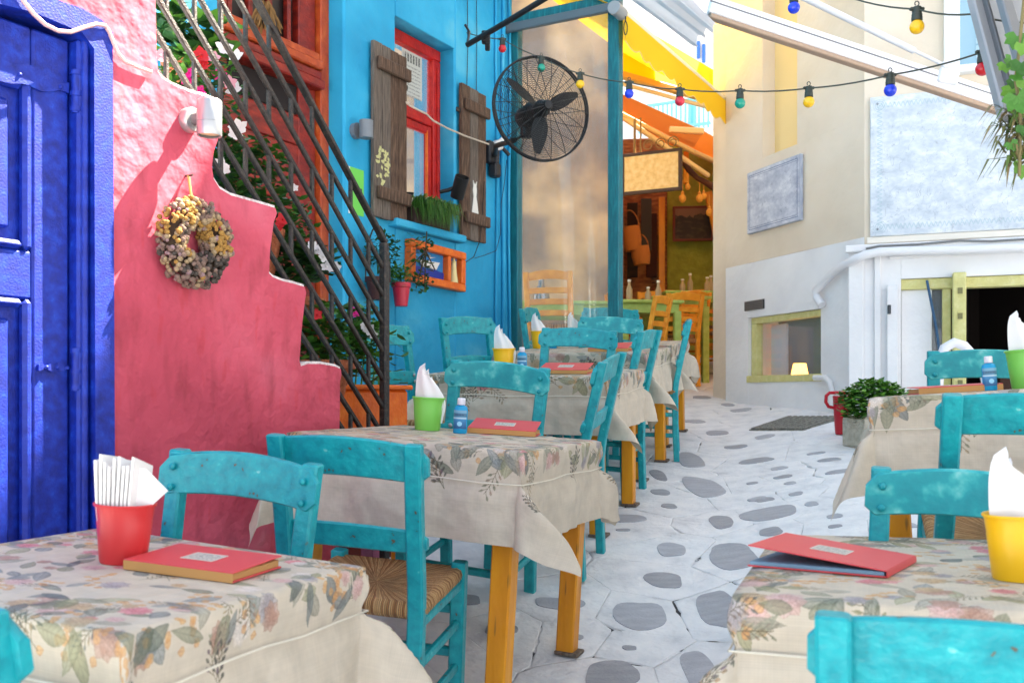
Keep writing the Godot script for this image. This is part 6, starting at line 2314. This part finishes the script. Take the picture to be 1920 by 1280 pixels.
	rect_part("room_wall", t, bk, fr, 0.3, 2.7, -0.6, 1.2, -2.3, -2.2, 0.0)
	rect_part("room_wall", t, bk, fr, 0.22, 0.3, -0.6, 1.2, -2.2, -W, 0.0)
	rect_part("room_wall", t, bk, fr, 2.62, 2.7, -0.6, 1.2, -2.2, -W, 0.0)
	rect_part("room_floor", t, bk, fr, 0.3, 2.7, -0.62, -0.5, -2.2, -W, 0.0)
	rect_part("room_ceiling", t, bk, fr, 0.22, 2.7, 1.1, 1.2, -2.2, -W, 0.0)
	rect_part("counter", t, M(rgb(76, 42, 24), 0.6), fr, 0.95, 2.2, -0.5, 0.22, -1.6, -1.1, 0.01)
	# upper window
	var u0 = wl(1770, 60, FR).x; var u1 = wl(1868, 60, FR).x
	var ub = wl(1800, 128, FR).y
	var uw = rect_part("upper_window", t, M(rgb(240, 240, 238), 0.6), fr, u0, u0 + 0.1, ub, ub + 1.2, 0.0, 0.05, 0.006)
	rect_part("window_frame", uw, M(rgb(240, 240, 238), 0.6), Transform3D(), u1 - 0.06, u1, ub, ub + 1.2, 0.0, 0.05, 0.006)
	rect_part("sill", uw, M(rgb(240, 240, 238), 0.6), Transform3D(), u0 - 0.02, u1 + 0.02, ub - 0.05, ub - 0.001, 0.0, 0.09, 0.006)
	rect_part("pane", uw, M(rgb(150, 184, 200), 0.2), Transform3D(), u0 + 0.1, u1 - 0.06, ub, ub + 1.2, 0.002, 0.015, 0.0)
	for k in 9:
		rect_part("louvre", uw, M(rgb(176, 204, 214), 0.5), Transform3D(), u0 + 0.2, u1 - 0.065, ub + 0.05 + 0.05 * k, ub + 0.085 + 0.05 * k, 0.015, 0.022, 0.0)
	# taller back block of the house (roof line throws the long shade on the lane)
	var tb = MB.new()
	tb.box(Vector3(4.9, 8.3, -2.002), Vector3(8.2, 1.6, 3.995), 0.0)
	tb.box(Vector3(6.05, 10.8, -0.36), Vector3(7.8, 3.395, 0.68), 0.0)
	tb.box(Vector3(6.6, 3.0, -2.0), Vector3(4.8, 9.0, 3.98), 0.0)
	part("upper_storey", tb, cream, t, fr)
	rect_part("wall", t, cream, fa, end - 0.3, end, -1.5, 8.6, -4.0, -0.05, 0.0)
	rect_part("roof", t, cream, fa, end, 0.2, 8.6, 8.7, -4.0, 0.03, 0.0)
	rect_part("rear_wing", t, cream, fa, end - 2.6, end - 0.001, -1.5, 5.1, -5.0, -1.65, 0.0)
	# white pipes on the house
	var pts = []
	for q in [[1570, 505], [1548, 525], [1530, 545], [1532, 558], [1542, 572]]:
		pts.append(FA * wl(q[0], q[1], FA, 0.05))
	var pf = []
	for q in [[1960, 462], [1800, 468], [1700, 470], [1650, 472], [1622, 478], [1602, 487]]:
		pf.append(FR * wl(q[0], q[1], FR, 0.07))
	var cb = MB.new()
	cb.tube(pf + pts, 0.031, 12)
	single("bent_pipe", cb, M(rgb(226, 226, 228), 0.5), "thick white pipe bending round the corner of the cream house under the cornice", "pipe")
	var dp = []
	for q in [[1528, 708], [1548, 708], [1556, 716], [1560, 732], [1561, 760]]:
		dp.append(FA * wl(q[0], q[1], FA, 0.04))
	var db = MB.new()
	db.tube(dp, 0.022, 10)
	single("drain_pipe", db, M(rgb(230, 230, 230), 0.5), "short white drain pipe turning down below the lime green window", "pipe")
	var wires = MB.new()
	var wp = []
	for q in [[1960, 446], [1860, 452], [1800, 451], [1720, 458], [1650, 461], [1624, 466]]:
		wp.append(FR * wl(q[0], q[1], FR, 0.06))
	wires.tube(wp, 0.008, 6)
	single("cable_bundle", wires, M(rgb(120, 122, 122), 0.7), "grey cable lying on the cornice of the cream house below the big plaque", "cable")
	# plaques
	var a = wl(1632, 185, FR); var b = wl(1632, 445, FR)
	var bp = thing("marble_plaque", "large pale marble plaque with a faint zigzag border on the cream wall", "plaque", FR * Transform3D(Basis(), Vector3(a.x, b.y, 0.0)))
	var pw = 1.28; var ph = a.y - b.y
	rect_part("slab", bp, mt("marble"), Transform3D(), 0, pw, 0, ph, 0.004, 0.03, 0.004)
	face_quad("engraved_face", bp, plaque_tex(640, 480, rgb(176, 188, 200), rgb(136, 172, 180), 1), 0.006, pw - 0.006, 0.006, ph - 0.006, 0.032)
	rect_part("backing", bp, M(rgb(232, 226, 214), 0.7), Transform3D(), -0.02, pw + 0.02, -0.045, -0.001, 0.003, 0.02, 0.003)
	for q in [[0.05, 0.05], [0.05, ph - 0.05]]:
		var sm = MB.new()
		sm.ball(Vector3(q[0], q[1], 0.034), 0.008, 8, 5)
		part("screw", sm, M(rgb(140, 150, 160), 0.4), bp)
	var c = wl(1408, 440, FA); var d = wl(1508, 288, FA)
	var sp = thing("marble_plaque", "small grey marble plaque with a thin border line on the side of the cream house", "plaque", FA * Transform3D(Basis(), Vector3(c.x, c.y, 0)))
	var sw = d.x - c.x; var sh = d.y - c.y
	rect_part("slab", sp, mt("marbledark"), Transform3D(), 0, sw, 0, sh, 0.004, 0.035, 0.004)
	face_quad("engraved_face", sp, plaque_tex(320, 220, rgb(150, 160, 182), rgb(90, 104, 140), 0), 0.005, sw - 0.005, 0.005, sh - 0.005, 0.037)
	# lit lamps in the shop window
	var lm = StandardMaterial3D.new()
	lm.albedo_color = rgb(250, 200, 120)
	lm.emission_enabled = true
	lm.emission = rgb(255, 176, 70)
	lm.emission_energy_multiplier = 1.2
	var k = 0
	for e in [[1500, 706, 0.075, -0.5], [1468, 704, 0.06, -0.8], [1452, 668, 0.0, -0.9]]:
		var q = wl(e[0], e[1], FA, e[3])
		var lt2 = thing("table_lamp", ["lit lamp with a cone shade at the front of the lime green window", "smaller lit lamp further back in the lime green window", "glowing wall cup lamp up in the lime green window"][k], "lamp", FA * Transform3D(Basis(), q), "lamps in the shop window")
		var mb = MB.new()
		if k < 2:
			var r = e[2]
			mb.lathe([Vector2(r, 0.0), Vector2(r * 0.7, r * 1.5)], 20)
			part("shade", mb, lm, lt2)
			var ft = MB.new()
			ft.lathe([Vector2(0.0005, -0.4), Vector2(r * 0.7, -0.4), Vector2(r * 0.2, -0.37), Vector2(0.01, -0.1), Vector2(0.01, 0.05)], 14)
			part("stand", ft, M(rgb(90, 60, 30), 0.5), lt2)
		else:
			mb.lathe([Vector2(0.0005, -0.12), Vector2(0.05, -0.1), Vector2(0.1, 0.06), Vector2(0.095, 0.06), Vector2(0.04, -0.05)], 20)
			part("shade", mb, M(rgb(190, 110, 40), 0.6), lt2)
			var gm = MB.new()
			gm.ball(Vector3(0, 0.03, 0), 0.025, 10, 8)
			part("bulb", gm, lm, lt2)
		var ol = OmniLight3D.new()
		ol.name = "light"
		ol.light_color = Color(1.0, 0.62, 0.25)
		ol.light_energy = 0.005
		ol.omni_range = 6.0
		ol.omni_attenuation = 2.0
		ol.light_size = 0.03
		ol.shadow_enabled = true
		ol.position = Vector3(0, 0.05 if k < 2 else 0.03, 0)
		lt2.add_child(ol)
		k += 1

func build_right_things():
	# drain grate in the lane
	var c = G(1492, 794)
	var gx = G(1556, 797); var gl = G(1426, 796)
	var ex = (gx - gl); ex.y = 0
	var w = ex.length() * 0.8
	ex = ex.normalized()
	var dz = 0.45
	var nrm = Vector3(-(FL(c.x + 0.2, -c.z) - FL(c.x - 0.2, -c.z)) / 0.4, 1.0, (FL(c.x, -c.z + 0.2) - FL(c.x, -c.z - 0.2)) / 0.4).normalized()
	ex = (ex - nrm * ex.dot(nrm)).normalized()
	var t = thing("drain_grate", "worn stone drain grate in the paving below the lime green window", "grate", Transform3D(Basis(ex, nrm, ex.cross(nrm)), c + nrm * 0.008))
	var gm = mottled("grate", [[0.0, rgb(84, 84, 76)], [0.5, rgb(128, 126, 116)], [1.0, rgb(160, 158, 150)]], 0.8, 0.03, 2.0, 1.0, 0.08, false)
	rect_part("plate", t, gm, Transform3D(), -w / 2, w / 2, -0.02, -0.004, -dz / 2, dz / 2, 0.004)
	for i in 9:
		var x = lerpf(-w / 2 + 0.03, w / 2 - 0.03, i / 8.0)
		rect_part("bar", t, gm, Transform3D(), x - 0.018, x + 0.018, -0.004, 0.006, -dz / 2 + 0.01, dz / 2 - 0.01, 0.004)
	for i in 6:
		var z = lerpf(-dz / 2 + 0.03, dz / 2 - 0.03, i / 5.0)
		rect_part("cross_bar", t, gm, Transform3D(), -w / 2 + 0.01, w / 2 - 0.01, -0.0035, 0.003, z - 0.014, z + 0.014, 0.003)
	# red jug
	var j = G(1580, 814)
	var jh = 0.075 * -j.z / FP * 1000.0
	var jt = thing("red_jug", "red plastic jug with a loop handle standing by the wall next to the planter", "jug", Transform3D(Basis(), j))
	var mb = MB.new()
	mb.lathe([Vector2(0.0005, 0.0), Vector2(0.042, 0.0), Vector2(0.046, 0.01), Vector2(0.06, 0.24), Vector2(0.063, 0.245), Vector2(0.058, 0.25), Vector2(0.052, 0.22), Vector2(0.0005, 0.2)], 22)
	part("body", mb, M(rgb(188, 10, 34), 0.35), jt)
	var hb = MB.new()
	hb.tube([Vector3(-0.045, 0.17, 0), Vector3(-0.09, 0.18, 0), Vector3(-0.108, 0.21, 0), Vector3(-0.105, 0.25, 0), Vector3(-0.085, 0.27, 0), Vector3(0.0, 0.272, 0), Vector3(0.05, 0.262, 0)], 0.011, 10)
	part("handle", hb, M(rgb(188, 10, 34), 0.35), jt)
	# stone planter with a bushy herb
	var q = G(1625, 842)
	var hp = thing("stone_planter", "pale stone trough planter with a round green bush beside the red jug", "planter", Transform3D(Basis(Vector3.UP, 0.35), q + Vector3(0.05, 0, 0)))
	var pb = MB.new()
	pb.box(Vector3(0.12, 0.1, -0.08), Vector3(0.42, 0.2, 0.24), 0.02)
	part("trough", pb, mottled("trough", [[0.0, rgb(168, 158, 140)], [1.0, rgb(204, 196, 180)]], 0.85, 0.02, 2.0, 0.8, 0.05, false), hp)
	rng.seed = 44
	for k in 3:
		var fm = MB.new()
		var pts = []
		for i in 620:
			pts.append(in_ball(Vector3(0.05, 0.28, -0.06), Vector3(0.24, 0.14, 0.16)))
		leaf_mesh(fm, pts, Vector2(0.03, 0.05), Vector2(0.6, 0.85))
		part("foliage", fm, mt("leaf%d" % [0, 1, 3][k]), hp)
	# white hoop
	var hh = G(1752, 800)
	var hd = 5.3
	var hoop = MB.new()
	var pts2 = []
	for e in [[1761, 800], [1760, 720], [1762, 680], [1772, 652], [1790, 642], [1808, 648], [1826, 668], [1846, 700], [1858, 740], [1862, 800]]:
		pts2.append(P(e[0], e[1], hd))
	hoop.tube(pts2, 0.026, 12)
	single("white_hoop", hoop, M(rgb(226, 226, 232), 0.45), "white bent tube hoop standing in front of the lime green casement", "hoop")

# ---------------------------------------------------------------- overhead on the right
func bulb_col(k):
	return [rgb(214, 24, 40), rgb(4, 150, 124), rgb(246, 194, 14), rgb(20, 60, 220), rgb(216, 34, 62)][k]

func build_string_lights():
	var b1 = [[942, 78, 6.0, 0], [1015, 113, 5.7, 1], [1088, 143, 5.45, 2], [1180, 160, 5.1, 3], [1275, 173, 4.8, 4], [1388, 176, 4.5, 1], [1517, 172, 4.15, 2], [1670, 148, 3.75, 3], [1843, 106, 3.4, 0]]
	var t = thing("string_lights", "string of coloured bulbs sagging across the lane in front of the fan", "string lights", Transform3D(Basis(), P(875, 66, 6.1)))
	light_string(t, [[875, 66, 6.1]] + b1 + [[1905, 92, 3.28], [1990, 62, 3.1]], b1)
	var b2 = [[1489, -6, 3.9, 3], [1720, 26, 3.25, 2]]
	var t2 = thing("string_lights", "second string with a yellow and a blue bulb above the white awning arm", "string lights", Transform3D(Basis(), P(1300, -60, 4.4)))
	light_string(t2, [[1300, -60, 4.4], [1489, -6, 3.9], [1600, 5, 3.6], [1720, 26, 3.25], [1820, 36, 3.05], [1960, 54, 2.85]], b2)

func light_string(t, path, bulbs):
	var o = t.transform.origin
	var cv = Curve3D.new()
	for k in path.size():
		var p = P(path[k][0], path[k][1] - 8.0 * (3.6 / path[k][2]), path[k][2]) - o
		cv.add_point(p)
	var wp = []
	for k in path.size() - 1:
		for i in 5:
			var u = i / 5.0
			var p = cv.get_point_position(k).lerp(cv.get_point_position(k + 1), u)
			p.y -= 0.008 * 4.0 * u * (1.0 - u)
			wp.append(p)
	wp.append(cv.get_point_position(path.size() - 1))
	var wb = MB.new()
	wb.tube(wp, 0.0032, 6)
	part("wire", wb, M(rgb(70, 74, 64), 0.6), t)
	for b in bulbs:
		var c = P(b[0], b[1], b[2]) - o
		var sk = MB.new()
		sk.xf = Transform3D(Basis(), c)
		sk.lathe([Vector2(0.0005, 0.022), Vector2(0.014, 0.022), Vector2(0.0155, 0.018), Vector2(0.0155, 0.0), Vector2(0.017, -0.002), Vector2(0.0165, -0.008), Vector2(0.0175, -0.010), Vector2(0.0175, -0.022), Vector2(0.0005, -0.024)], 16)
		sk.xf = Transform3D()
		sk.box(c + Vector3(0, 0.016, 0), Vector3(0.048, 0.011, 0.014), 0.003)
		var hk = []
		for k in 9:
			var a = TAU * k / 9.0 - PI / 2
			hk.append(c + Vector3(cos(a) * 0.007, 0.034 + sin(a) * 0.008, 0))
		sk.tube(hk, 0.002, 5)
		var s = part("socket", sk, M(rgb(52, 58, 50), 0.5), t)
		var gb = MB.new()
		gb.smooth(1)
		gb.ball(c + Vector3(0, -0.042, 0), 0.0235, 18, 12)
		var gm = StandardMaterial3D.new()
		gm.albedo_color = bulb_col(b[3])
		gm.roughness = 0.18
		gm.clearcoat_enabled = true
		gm.clearcoat = 0.5
		gm.backlight_enabled = true
		gm.backlight = Color(gm.albedo_color.r * 0.5, gm.albedo_color.g * 0.5, gm.albedo_color.b * 0.5)
		part("bulb", gb, gm, s)

func build_right_awnings():
	# white folding awning: arm across the picture, strut, gathered canvas
	var a = P(1330, 10, 5.0)
	var b = P(1905, 200, 5.2)
	var t = thing("white_awning", "white folding awning with a long sloping arm and gathered grey-white canvas", "awning", Transform3D(Basis(), a))
	var mb = MB.new()
	mb.bar(Vector3(), b - a, 0.06, 0.085, Vector3.UP, 0.006)
	part("arm", mb, M(rgb(240, 240, 242), 0.4), t)
	var up = (b - a).normalized().cross(Vector3(0, 0, 1)).normalized() * -1.0
	var gr = MB.new()
	gr.bar(Vector3(0, 0.012, 0.031), b - a + Vector3(0, 0.012, 0.031), 0.004, 0.006)
	part("groove", gr, M(rgb(120, 120, 124), 0.6), t)
	var un = MB.new()
	un.bar(Vector3(0, -0.058, 0.005), b - a + Vector3(0, -0.058, 0.005), 0.05, 0.022, Vector3.UP, 0.004)
	part("under_strip", un, M(rgb(176, 150, 128), 0.7), t)
	var sb = MB.new()
	var s0 = P(1460, -28, 4.7) - a; var s1 = P(1775, 124, 4.95) - a
	sb.tube([s0, s0.lerp(s1, 0.8)], 0.016, 12)
	sb.tube([s0.lerp(s1, 0.8), s1], 0.009, 10)
	part("strut", sb, M(rgb(206, 210, 216), 0.35), t)
	var bb = MB.new()
	bb.box(P(1779, 143, 4.95) - a, Vector3(0.10, 0.075, 0.025), 0.008, Basis(Vector3(0, 0, 1), -0.2))
	bb.box(P(1774, 122, 4.95) - a, Vector3(0.035, 0.04, 0.03), 0.006)
	part("bracket", bb, M(rgb(222, 222, 226), 0.4), t)
	# gathered canvas
	var cm = MB.new()
	cm.smooth(1)
	var n = 64
	var e0 = [P(1150, -30, 4.9) - a, P(1300, 78, 4.7) - a]
	var e1 = [P(1270, -30, 4.6) - a, P(1345, 38, 4.55) - a]
	var prev = null
	for i in n + 1:
		var u = float(i) / n
		var col = []
		for v in 9:
			var w = v / 8.0
			var p = e0[0].lerp(e1[0], u).lerp(e0[1].lerp(e1[1], u), w)
			var ph = absf(sin(u * PI * 3.0 + 0.4 * w))
			p += Vector3(0, -0.055 * ph + 0.02 * sin(PI * u), 0.06 * sin(u * PI * 6.0))
			col.append(p)
		if prev:
			for v in 8:
				cm.quad(prev[v], col[v], col[v + 1], prev[v + 1], Vector3(0, -0.5, 1))
		prev = col
	part("canvas", cm, glow(rgb(228, 228, 230), 0.8, 0.7), t)
	# grey awning on the right with its shading cloth over the near tables
	var g0 = P(1828, -20, 3.1); var g1 = P(1893, 222, 2.72)
	var gt = thing("grey_awning", "grey canvas awning with aluminium rails hanging at the upper right", "awning", Transform3D(Basis(), g0))
	var rl = MB.new()
	var ext = (g0 - g1) * 0.9
	rl.bar(ext, g1 - g0, 0.05, 0.035, Vector3(0, 0, 1), 0.005)
	part("rail", rl, M(rgb(150, 152, 156), 0.35, 0.3), gt)
	var r2 = MB.new()
	r2.bar(P(1838, -20, 3.08) - g0 + ext, P(1903, 226, 2.70) - g0, 0.012, 0.05, Vector3(0, 0, 1), 0.003)
	part("rail", r2, M(rgb(90, 92, 96), 0.4, 0.3), gt)
	var cl = MB.new()
	sheet(cl, P(1842, -20, 3.1) - g0 + ext, P(1906, 222, 2.74) - g0, P(2060, 300, 2.9) - g0, P(2010, -20, 3.4) - g0 + ext, 0.004, 10, 6, 0.02)
	part("canvas", cl, glow(rgb(150, 154, 160), 0.8, 0.25), gt)
	var r3 = MB.new()
	r3.bar(P(1878, -20, 3.0) - g0 + ext, P(1925, 140, 2.72) - g0, 0.035, 0.03, Vector3(0, 0, 1), 0.004)
	part("rail", r3, M(rgb(130, 132, 136), 0.35, 0.3), gt)
	var rf = MB.new()
	sheet(rf, Vector3(1.36, CY + 1.74, 0.4) - g0, Vector3(1.36, CY + 1.74, -3.5) - g0, Vector3(4.3, CY + 2.6, -3.5) - g0, Vector3(4.3, CY + 2.7, 0.4) - g0, 0.004, 12, 6, 0.04)
	part("canvas", rf, glow(rgb(214, 212, 206), 0.8, 0.5), gt)
	# climbing vine and spider plant hanging at the edge
	rng.seed = 91
	var vt = thing("hanging_vine", "green lobed vine leaves hanging down at the upper right edge", "plant", Transform3D(Basis(), P(1915, 60, 2.45)))
	var o = vt.transform.origin
	var st = MB.new()
	st.tube([Vector3(0.02, 0.2, 0), P(1912, 90, 2.45) - o, P(1905, 150, 2.45) - o, P(1915, 220, 2.45) - o, P(1912, 330, 2.45) - o], 0.004, 6)
	part("stem", st, M(rgb(120, 110, 70), 0.7), vt)
	var k = 0
	for e in [[1908, 68, 30], [1918, 82, 30], [1897, 112, 22], [1886, 120, 22], [1916, 118, 32], [1905, 140, 20], [1898, 168, 26], [1908, 180, 38], [1918, 200, 34], [1900, 152, 18], [1914, 280, 24], [1918, 310, 30], [1896, 268, 18], [1922, 150, 34], [1921, 235, 30]]:
		var mb2 = MB.new()
		var c = P(e[0], e[1], 2.45 + rng.randf_range(-0.05, 0.05)) - o
		var r = e[2] / FP * 2.45
		var face = Vector3(rng.randf_range(-0.5, 0.3), rng.randf_range(-0.1, 0.5), 1.0).normalized()
		var x = face.cross(Vector3.UP).normalized()
		var y = x.cross(face).normalized()
		var rot = rng.randf_range(-0.7, 0.7) + PI
		for q in 5:
			var an = rot + (q - 2) * 0.75 + PI / 2
			var dn = (x * cos(an) + y * sin(an) + face * 0.12).normalized()
			mb2.leaf(c, dn, dn.cross(face).normalized(), r * (1.0 - 0.12 * absf(q - 2)), r * 0.62, 0.12)
		part("leaf", mb2, mt("leaf%d" % [1, 3, 1, 3, 0][k % 5]), vt)
		k += 1
	var sp = thing("spider_plant", "thin-leaved olive brown hanging plant below the vine at the right edge", "plant", Transform3D(Basis(), P(1908, 262, 2.5)))
	for kk in 3:
		var sm = MB.new()
		for i in 70:
			var an = rng.randf() * TAU
			var dn = Vector3(cos(an), rng.randf_range(-0.3, 0.8), sin(an)).normalized()
			var p0 = Vector3(rng.randf_range(-0.03, 0.05), rng.randf_range(-0.06, 0.08), 0)
			var ln = rng.randf_range(0.05, 0.1)
			var sd = dn.cross(Vector3(0.2, 1, 0.3)).normalized() * 0.004
			var p1 = p0 + dn * ln * 0.6
			var p2 = p0 + dn * ln + Vector3(0, -ln * 0.6, 0)
			sm.quad(p0 - sd, p0 + sd, p1 + sd, p1 - sd, Vector3(0, 0.5, 1))
			sm.tri(p1 - sd, p1 + sd, p2, Vector3(0, 0.5, 1))
		part("foliage", sm, M([rgb(96, 98, 50), rgb(126, 112, 72), rgb(80, 104, 44)][kk], 0.6), sp)

# ---------------------------------------------------------------- the dining tables and what is on them
func build_dining():
	var tg = "dining tables along the lane"
	var T1 = table_frame(-0.29, 1.99, 2, 0.68, 0.6, 24, -0.345, -3.2)
	# table_frame takes a near corner; T1 is given by its far right corner instead
	T1.t.origin = Vector3(-0.315, CY - 0.345, -1.99) - T1.t.basis * Vector3(0.34, 0, -0.30)
	var T2 = table_frame(0.022, 2.75, 1, 0.74, 0.70, 22, -0.159, -3.4)
	var T3 = table_frame(0.408, 4.4, 1, 0.88, 0.70, 20, 0.078, -1.0, 4.0)
	var T4 = table_frame(0.735, 5.55, 1, 0.88, 0.70, 20, 0.232, -0.5, 5.0)
	var T5 = table_frame(1.03, 6.6, 1, 0.88, 0.70, 20, 0.325, 0.0, 5.5)
	var R1 = table_frame(0.385, 1.66, -1, 0.78, 0.75, 20, -0.335, 1.2)
	var R2 = table_frame(1.04, 2.85, -1, 0.85, 0.72, 20, -0.012, 3.5)
	var names = ["near left table by the blue door, red bucket on it", "table by the pink wall with the green bucket on it", "third table up the left row, before the blue wall", "fourth table up the left row beside the wind screen", "last and farthest table of the left row", "near right table with the half-open menu on it", "right table under the cream house"]
	var all = [T1, T2, T3, T4, T5, R1, R2]
	for k in 7:
		build_table(all[k], "yellow legged " + names[k], tg)
		build_cloth(all[k], "cloth%d" % (k % 2), [3, 8, 5, 12, 7, 10, 21][k], "floral linen cloth on the " + names[k], 0.27, [0.35, -0.9, -0.9, -0.9, -0.8, 0.35, 0.25][k])
	var red = M(rgb(206, 48, 50), 0.38); var grn = M(rgb(122, 200, 82), 0.38); var ylw = M(rgb(240, 186, 8), 0.38)
	# left row
	var p1 = TP(T1, 230, 1052)
	build_bucket(T1, p1, red, "red metal napkin bucket full of upright napkins")
	build_napkins(T1, p1, "stack", 20, "thick fan of folded white napkins standing in the red bucket")
	build_menu(T1, TP(T1, 382, 1066), 6, "red menu beside the red napkin bucket", 0.0, 0.235, 0.165, 0.03)
	var p2 = TP(T2, 801, 806)
	build_bucket(T2, p2, grn, "light green napkin bucket on the table by the pink wall")
	build_napkins(T2, p2, "cone", 8, "white pointed napkin in the green bucket by the pink wall")
	build_bottle(T2, TP(T2, 862, 812), "blue gel bottle between the green bucket and a red menu")
	build_menu(T2, TP(T2, 955, 812), 14, "red menu beside the blue gel bottle on the second table")
	var p3 = TP(T3, 945, 696)
	build_bucket(T3, p3, ylw, "yellow napkin bucket on the third left table below the blue wall")
	build_napkins(T3, p3, "cone", 8, "tall rounded napkin in the yellow bucket of the third left table")
	build_bottle(T3, p3 + Vector3(0.095, 0, 0.0), "blue gel bottle beside the yellow bucket on the third left table")
	build_menu(T3, Vector3(0.2, 0.005, 0.14), 4, "thin red menu on the third left table")
	var p4 = TP(T4, 1053, 646)
	build_bucket(T4, p4, ylw, "yellow napkin bucket on the fourth left table")
	build_napkins(T4, p4, "cone", 8, "pointed napkin in the yellow bucket of the fourth left table")
	build_bottle(T4, p4 + Vector3(0.10, 0, 0.02), "blue gel bottle beside the yellow bucket on the fourth left table")
	build_menu(T4, Vector3(0.2, 0.005, 0.16), 4, "red menu on the fourth left table, near its lane end")
	var p5 = TP(T5, 1121, 610)
	build_bucket(T5, p5, grn, "green napkin bucket on the farthest left table")
	build_napkins(T5, p5, "cone", 8, "pointed napkin on the farthest left table")
	build_bottle(T5, p5 + Vector3(0.12, 0, 0.03), "blue gel bottle on the farthest left table")
	# right side
	var q1 = TP(R1, 1912, 1085)
	build_bucket(R1, q1, ylw, "yellow napkin bucket on the near right table")
	build_napkins(R1, q1, "cone", 8, "big white napkin in the near right yellow bucket")
	build_menu(R1, TP(R1, 1560, 1058), -16, "half-open red menu on the near right table", 0.11, 0.26, 0.2)
	var q2 = Vector3(0.0, 0.005, 0.12)
	build_bucket(R2, q2, grn, "green napkin bucket on the right table below the cream house")
	build_napkins(R2, q2, "cone", 8, "leaning white napkin in the green bucket below the cream house")
	build_bottle(R2, q2 + Vector3(-0.105, 0, 0.04), "blue gel bottle beside the green bucket below the cream house", 0.85)
	build_menu(R2, Vector3(-0.2, 0.005, 0.1), 10, "red menu on the left end of the right table below the cream house", 0.0, 0.235, 0.165, 0.03)
	# chairs
	var slats = [["top_rail", 0.77, 0.862, 0.022, 0.213, -0.158, 0.022, 1], ["back_slat", 0.585, 0.645, 0.012, 0.205, -0.158, 0.02, 2]]
	var c0 = make_chair("taverna_chair", "turquoise chair with its rush seat under the table by the pink wall, back towards us", mt("teal"), slats, "turquoise taverna chairs")
	var gr = "turquoise taverna chairs"
	c0.transform = chair_at(-0.435, 2.60, 13.0)
	var list = [
		[-0.672, 2.36, 200.0, "turquoise chair facing us behind the red bucket table, before the pink wall"],
		[-0.805, 1.37, 24.0, "turquoise chair cut off at the lower left corner, back towards us"],
		[-0.10, 3.93, 200.0, "turquoise chair with a worn pale rail facing us behind the green bucket table"],
		[0.325, 4.13, -72.0, "turquoise chair seen from the side at the lane end of the third left table"],
		[-0.60, 4.93, 118.0, "turquoise chair partly hidden by the iron stair post"],
		[0.31, 5.32, 196.0, "turquoise chair facing us behind the thin menu of the third left table"],
		[0.65, 5.32, -68.0, "turquoise chair seen from the side at the lane end of the fourth left table"],
		[-0.26, 5.90, 135.0, "turquoise chair angled against the blue wall with both back slats in view"],
		[0.60, 6.50, 192.0, "turquoise chair with a pale patch on its rail behind the fourth left table"],
		[1.06, 6.42, -80.0, "turquoise chair standing alone at the lane side of the farthest left table"],
		[0.13, 7.00, 105.0, "turquoise chair edge-on beside the wind screen post"],
		[0.69, 7.42, 190.0, "turquoise chair facing us behind the farthest left table"],
		[0.985, 2.27, 200.0, "worn turquoise chair facing us behind the half-open menu"],
		[0.585, 1.265, 20.0, "turquoise chair at the lower right corner, back towards us"],
		[1.225, 2.43, 18.0, "turquoise chair with rush seat at the right table, back towards us"],
		[1.70, 3.62, 196.0, "pale turquoise chair facing us at the far side of the right table"]]
	for e in list:
		var c = copy(c0, chair_at(e[0], e[1], e[2]), e[3], gr)
		if "worn" in e[3] or "pale" in e[3]:
			for ch in c.get_children():
				if String(ch.name).begins_with("top_rail"):
					ch.material_override = mt("tealworn")
	# ochre ladder-back chairs of the restaurant
	var os = [["top_rail", 0.80, 0.86, 0.03, 0.19, -0.168, 0.01, 0], ["back_slat", 0.70, 0.745, 0.006, 0.175, -0.178, 0.01, 0], ["back_slat", 0.61, 0.655, 0.006, 0.175, -0.178, 0.01, 0], ["back_slat", 0.52, 0.565, 0.006, 0.175, -0.178, 0.01, 0]]
	var og = "ochre restaurant chairs"
	var k0 = make_chair("restaurant_chair", "ochre ladder-back chair seen through the plastic sheet", mt("ochre"), os, og)
	k0.transform = chair_at(0.30, 8.05, 14.0, 0.2, 0.0)
	for e in [[1.30, 8.95, -60.0, "ochre chair nearest us at the left restaurant table, seen from the side"], [1.80, 9.95, -35.0, "ochre chair with its back to us between the restaurant tables"], [2.3, 10.2, -15.0, "ochre chair with its back to us next to the cream house edge"], [0.98, 9.6, 85.0, "ochre chair beside the wind screen at the left restaurant table"], [1.78, 11.4, 190.0, "ochre chair facing us behind the restaurant tables on the left"], [2.2, 11.5, 180.0, "ochre chair facing us behind the right restaurant table"], [1.62, 9.5, -20.0, "ochre chair with its back to us before the middle restaurant table"], [1.55, 10.75, 170.0, "ochre chair facing us behind the middle restaurant table"]]:
		copy(k0, chair_at(e[0], e[1], e[2], 0.0, 0.2), e[3], og)

func _ready():
	nz.seed = 4
	nz.frequency = 0.01
	nz.fractal_octaves = 3
	set_light()
	make_materials()
	build_lane()
	build_pink_house()
	var w = build_blue_house()
	build_restaurant()
	build_white_house()
	build_right_house()
	build_railing()
	build_screen()
	build_right_awnings()
	build_dining()
	build_pink_fittings()
	build_stair_plants()
	build_blue_wall_things(w)
	build_fan()
	build_right_things()
	build_string_lights()
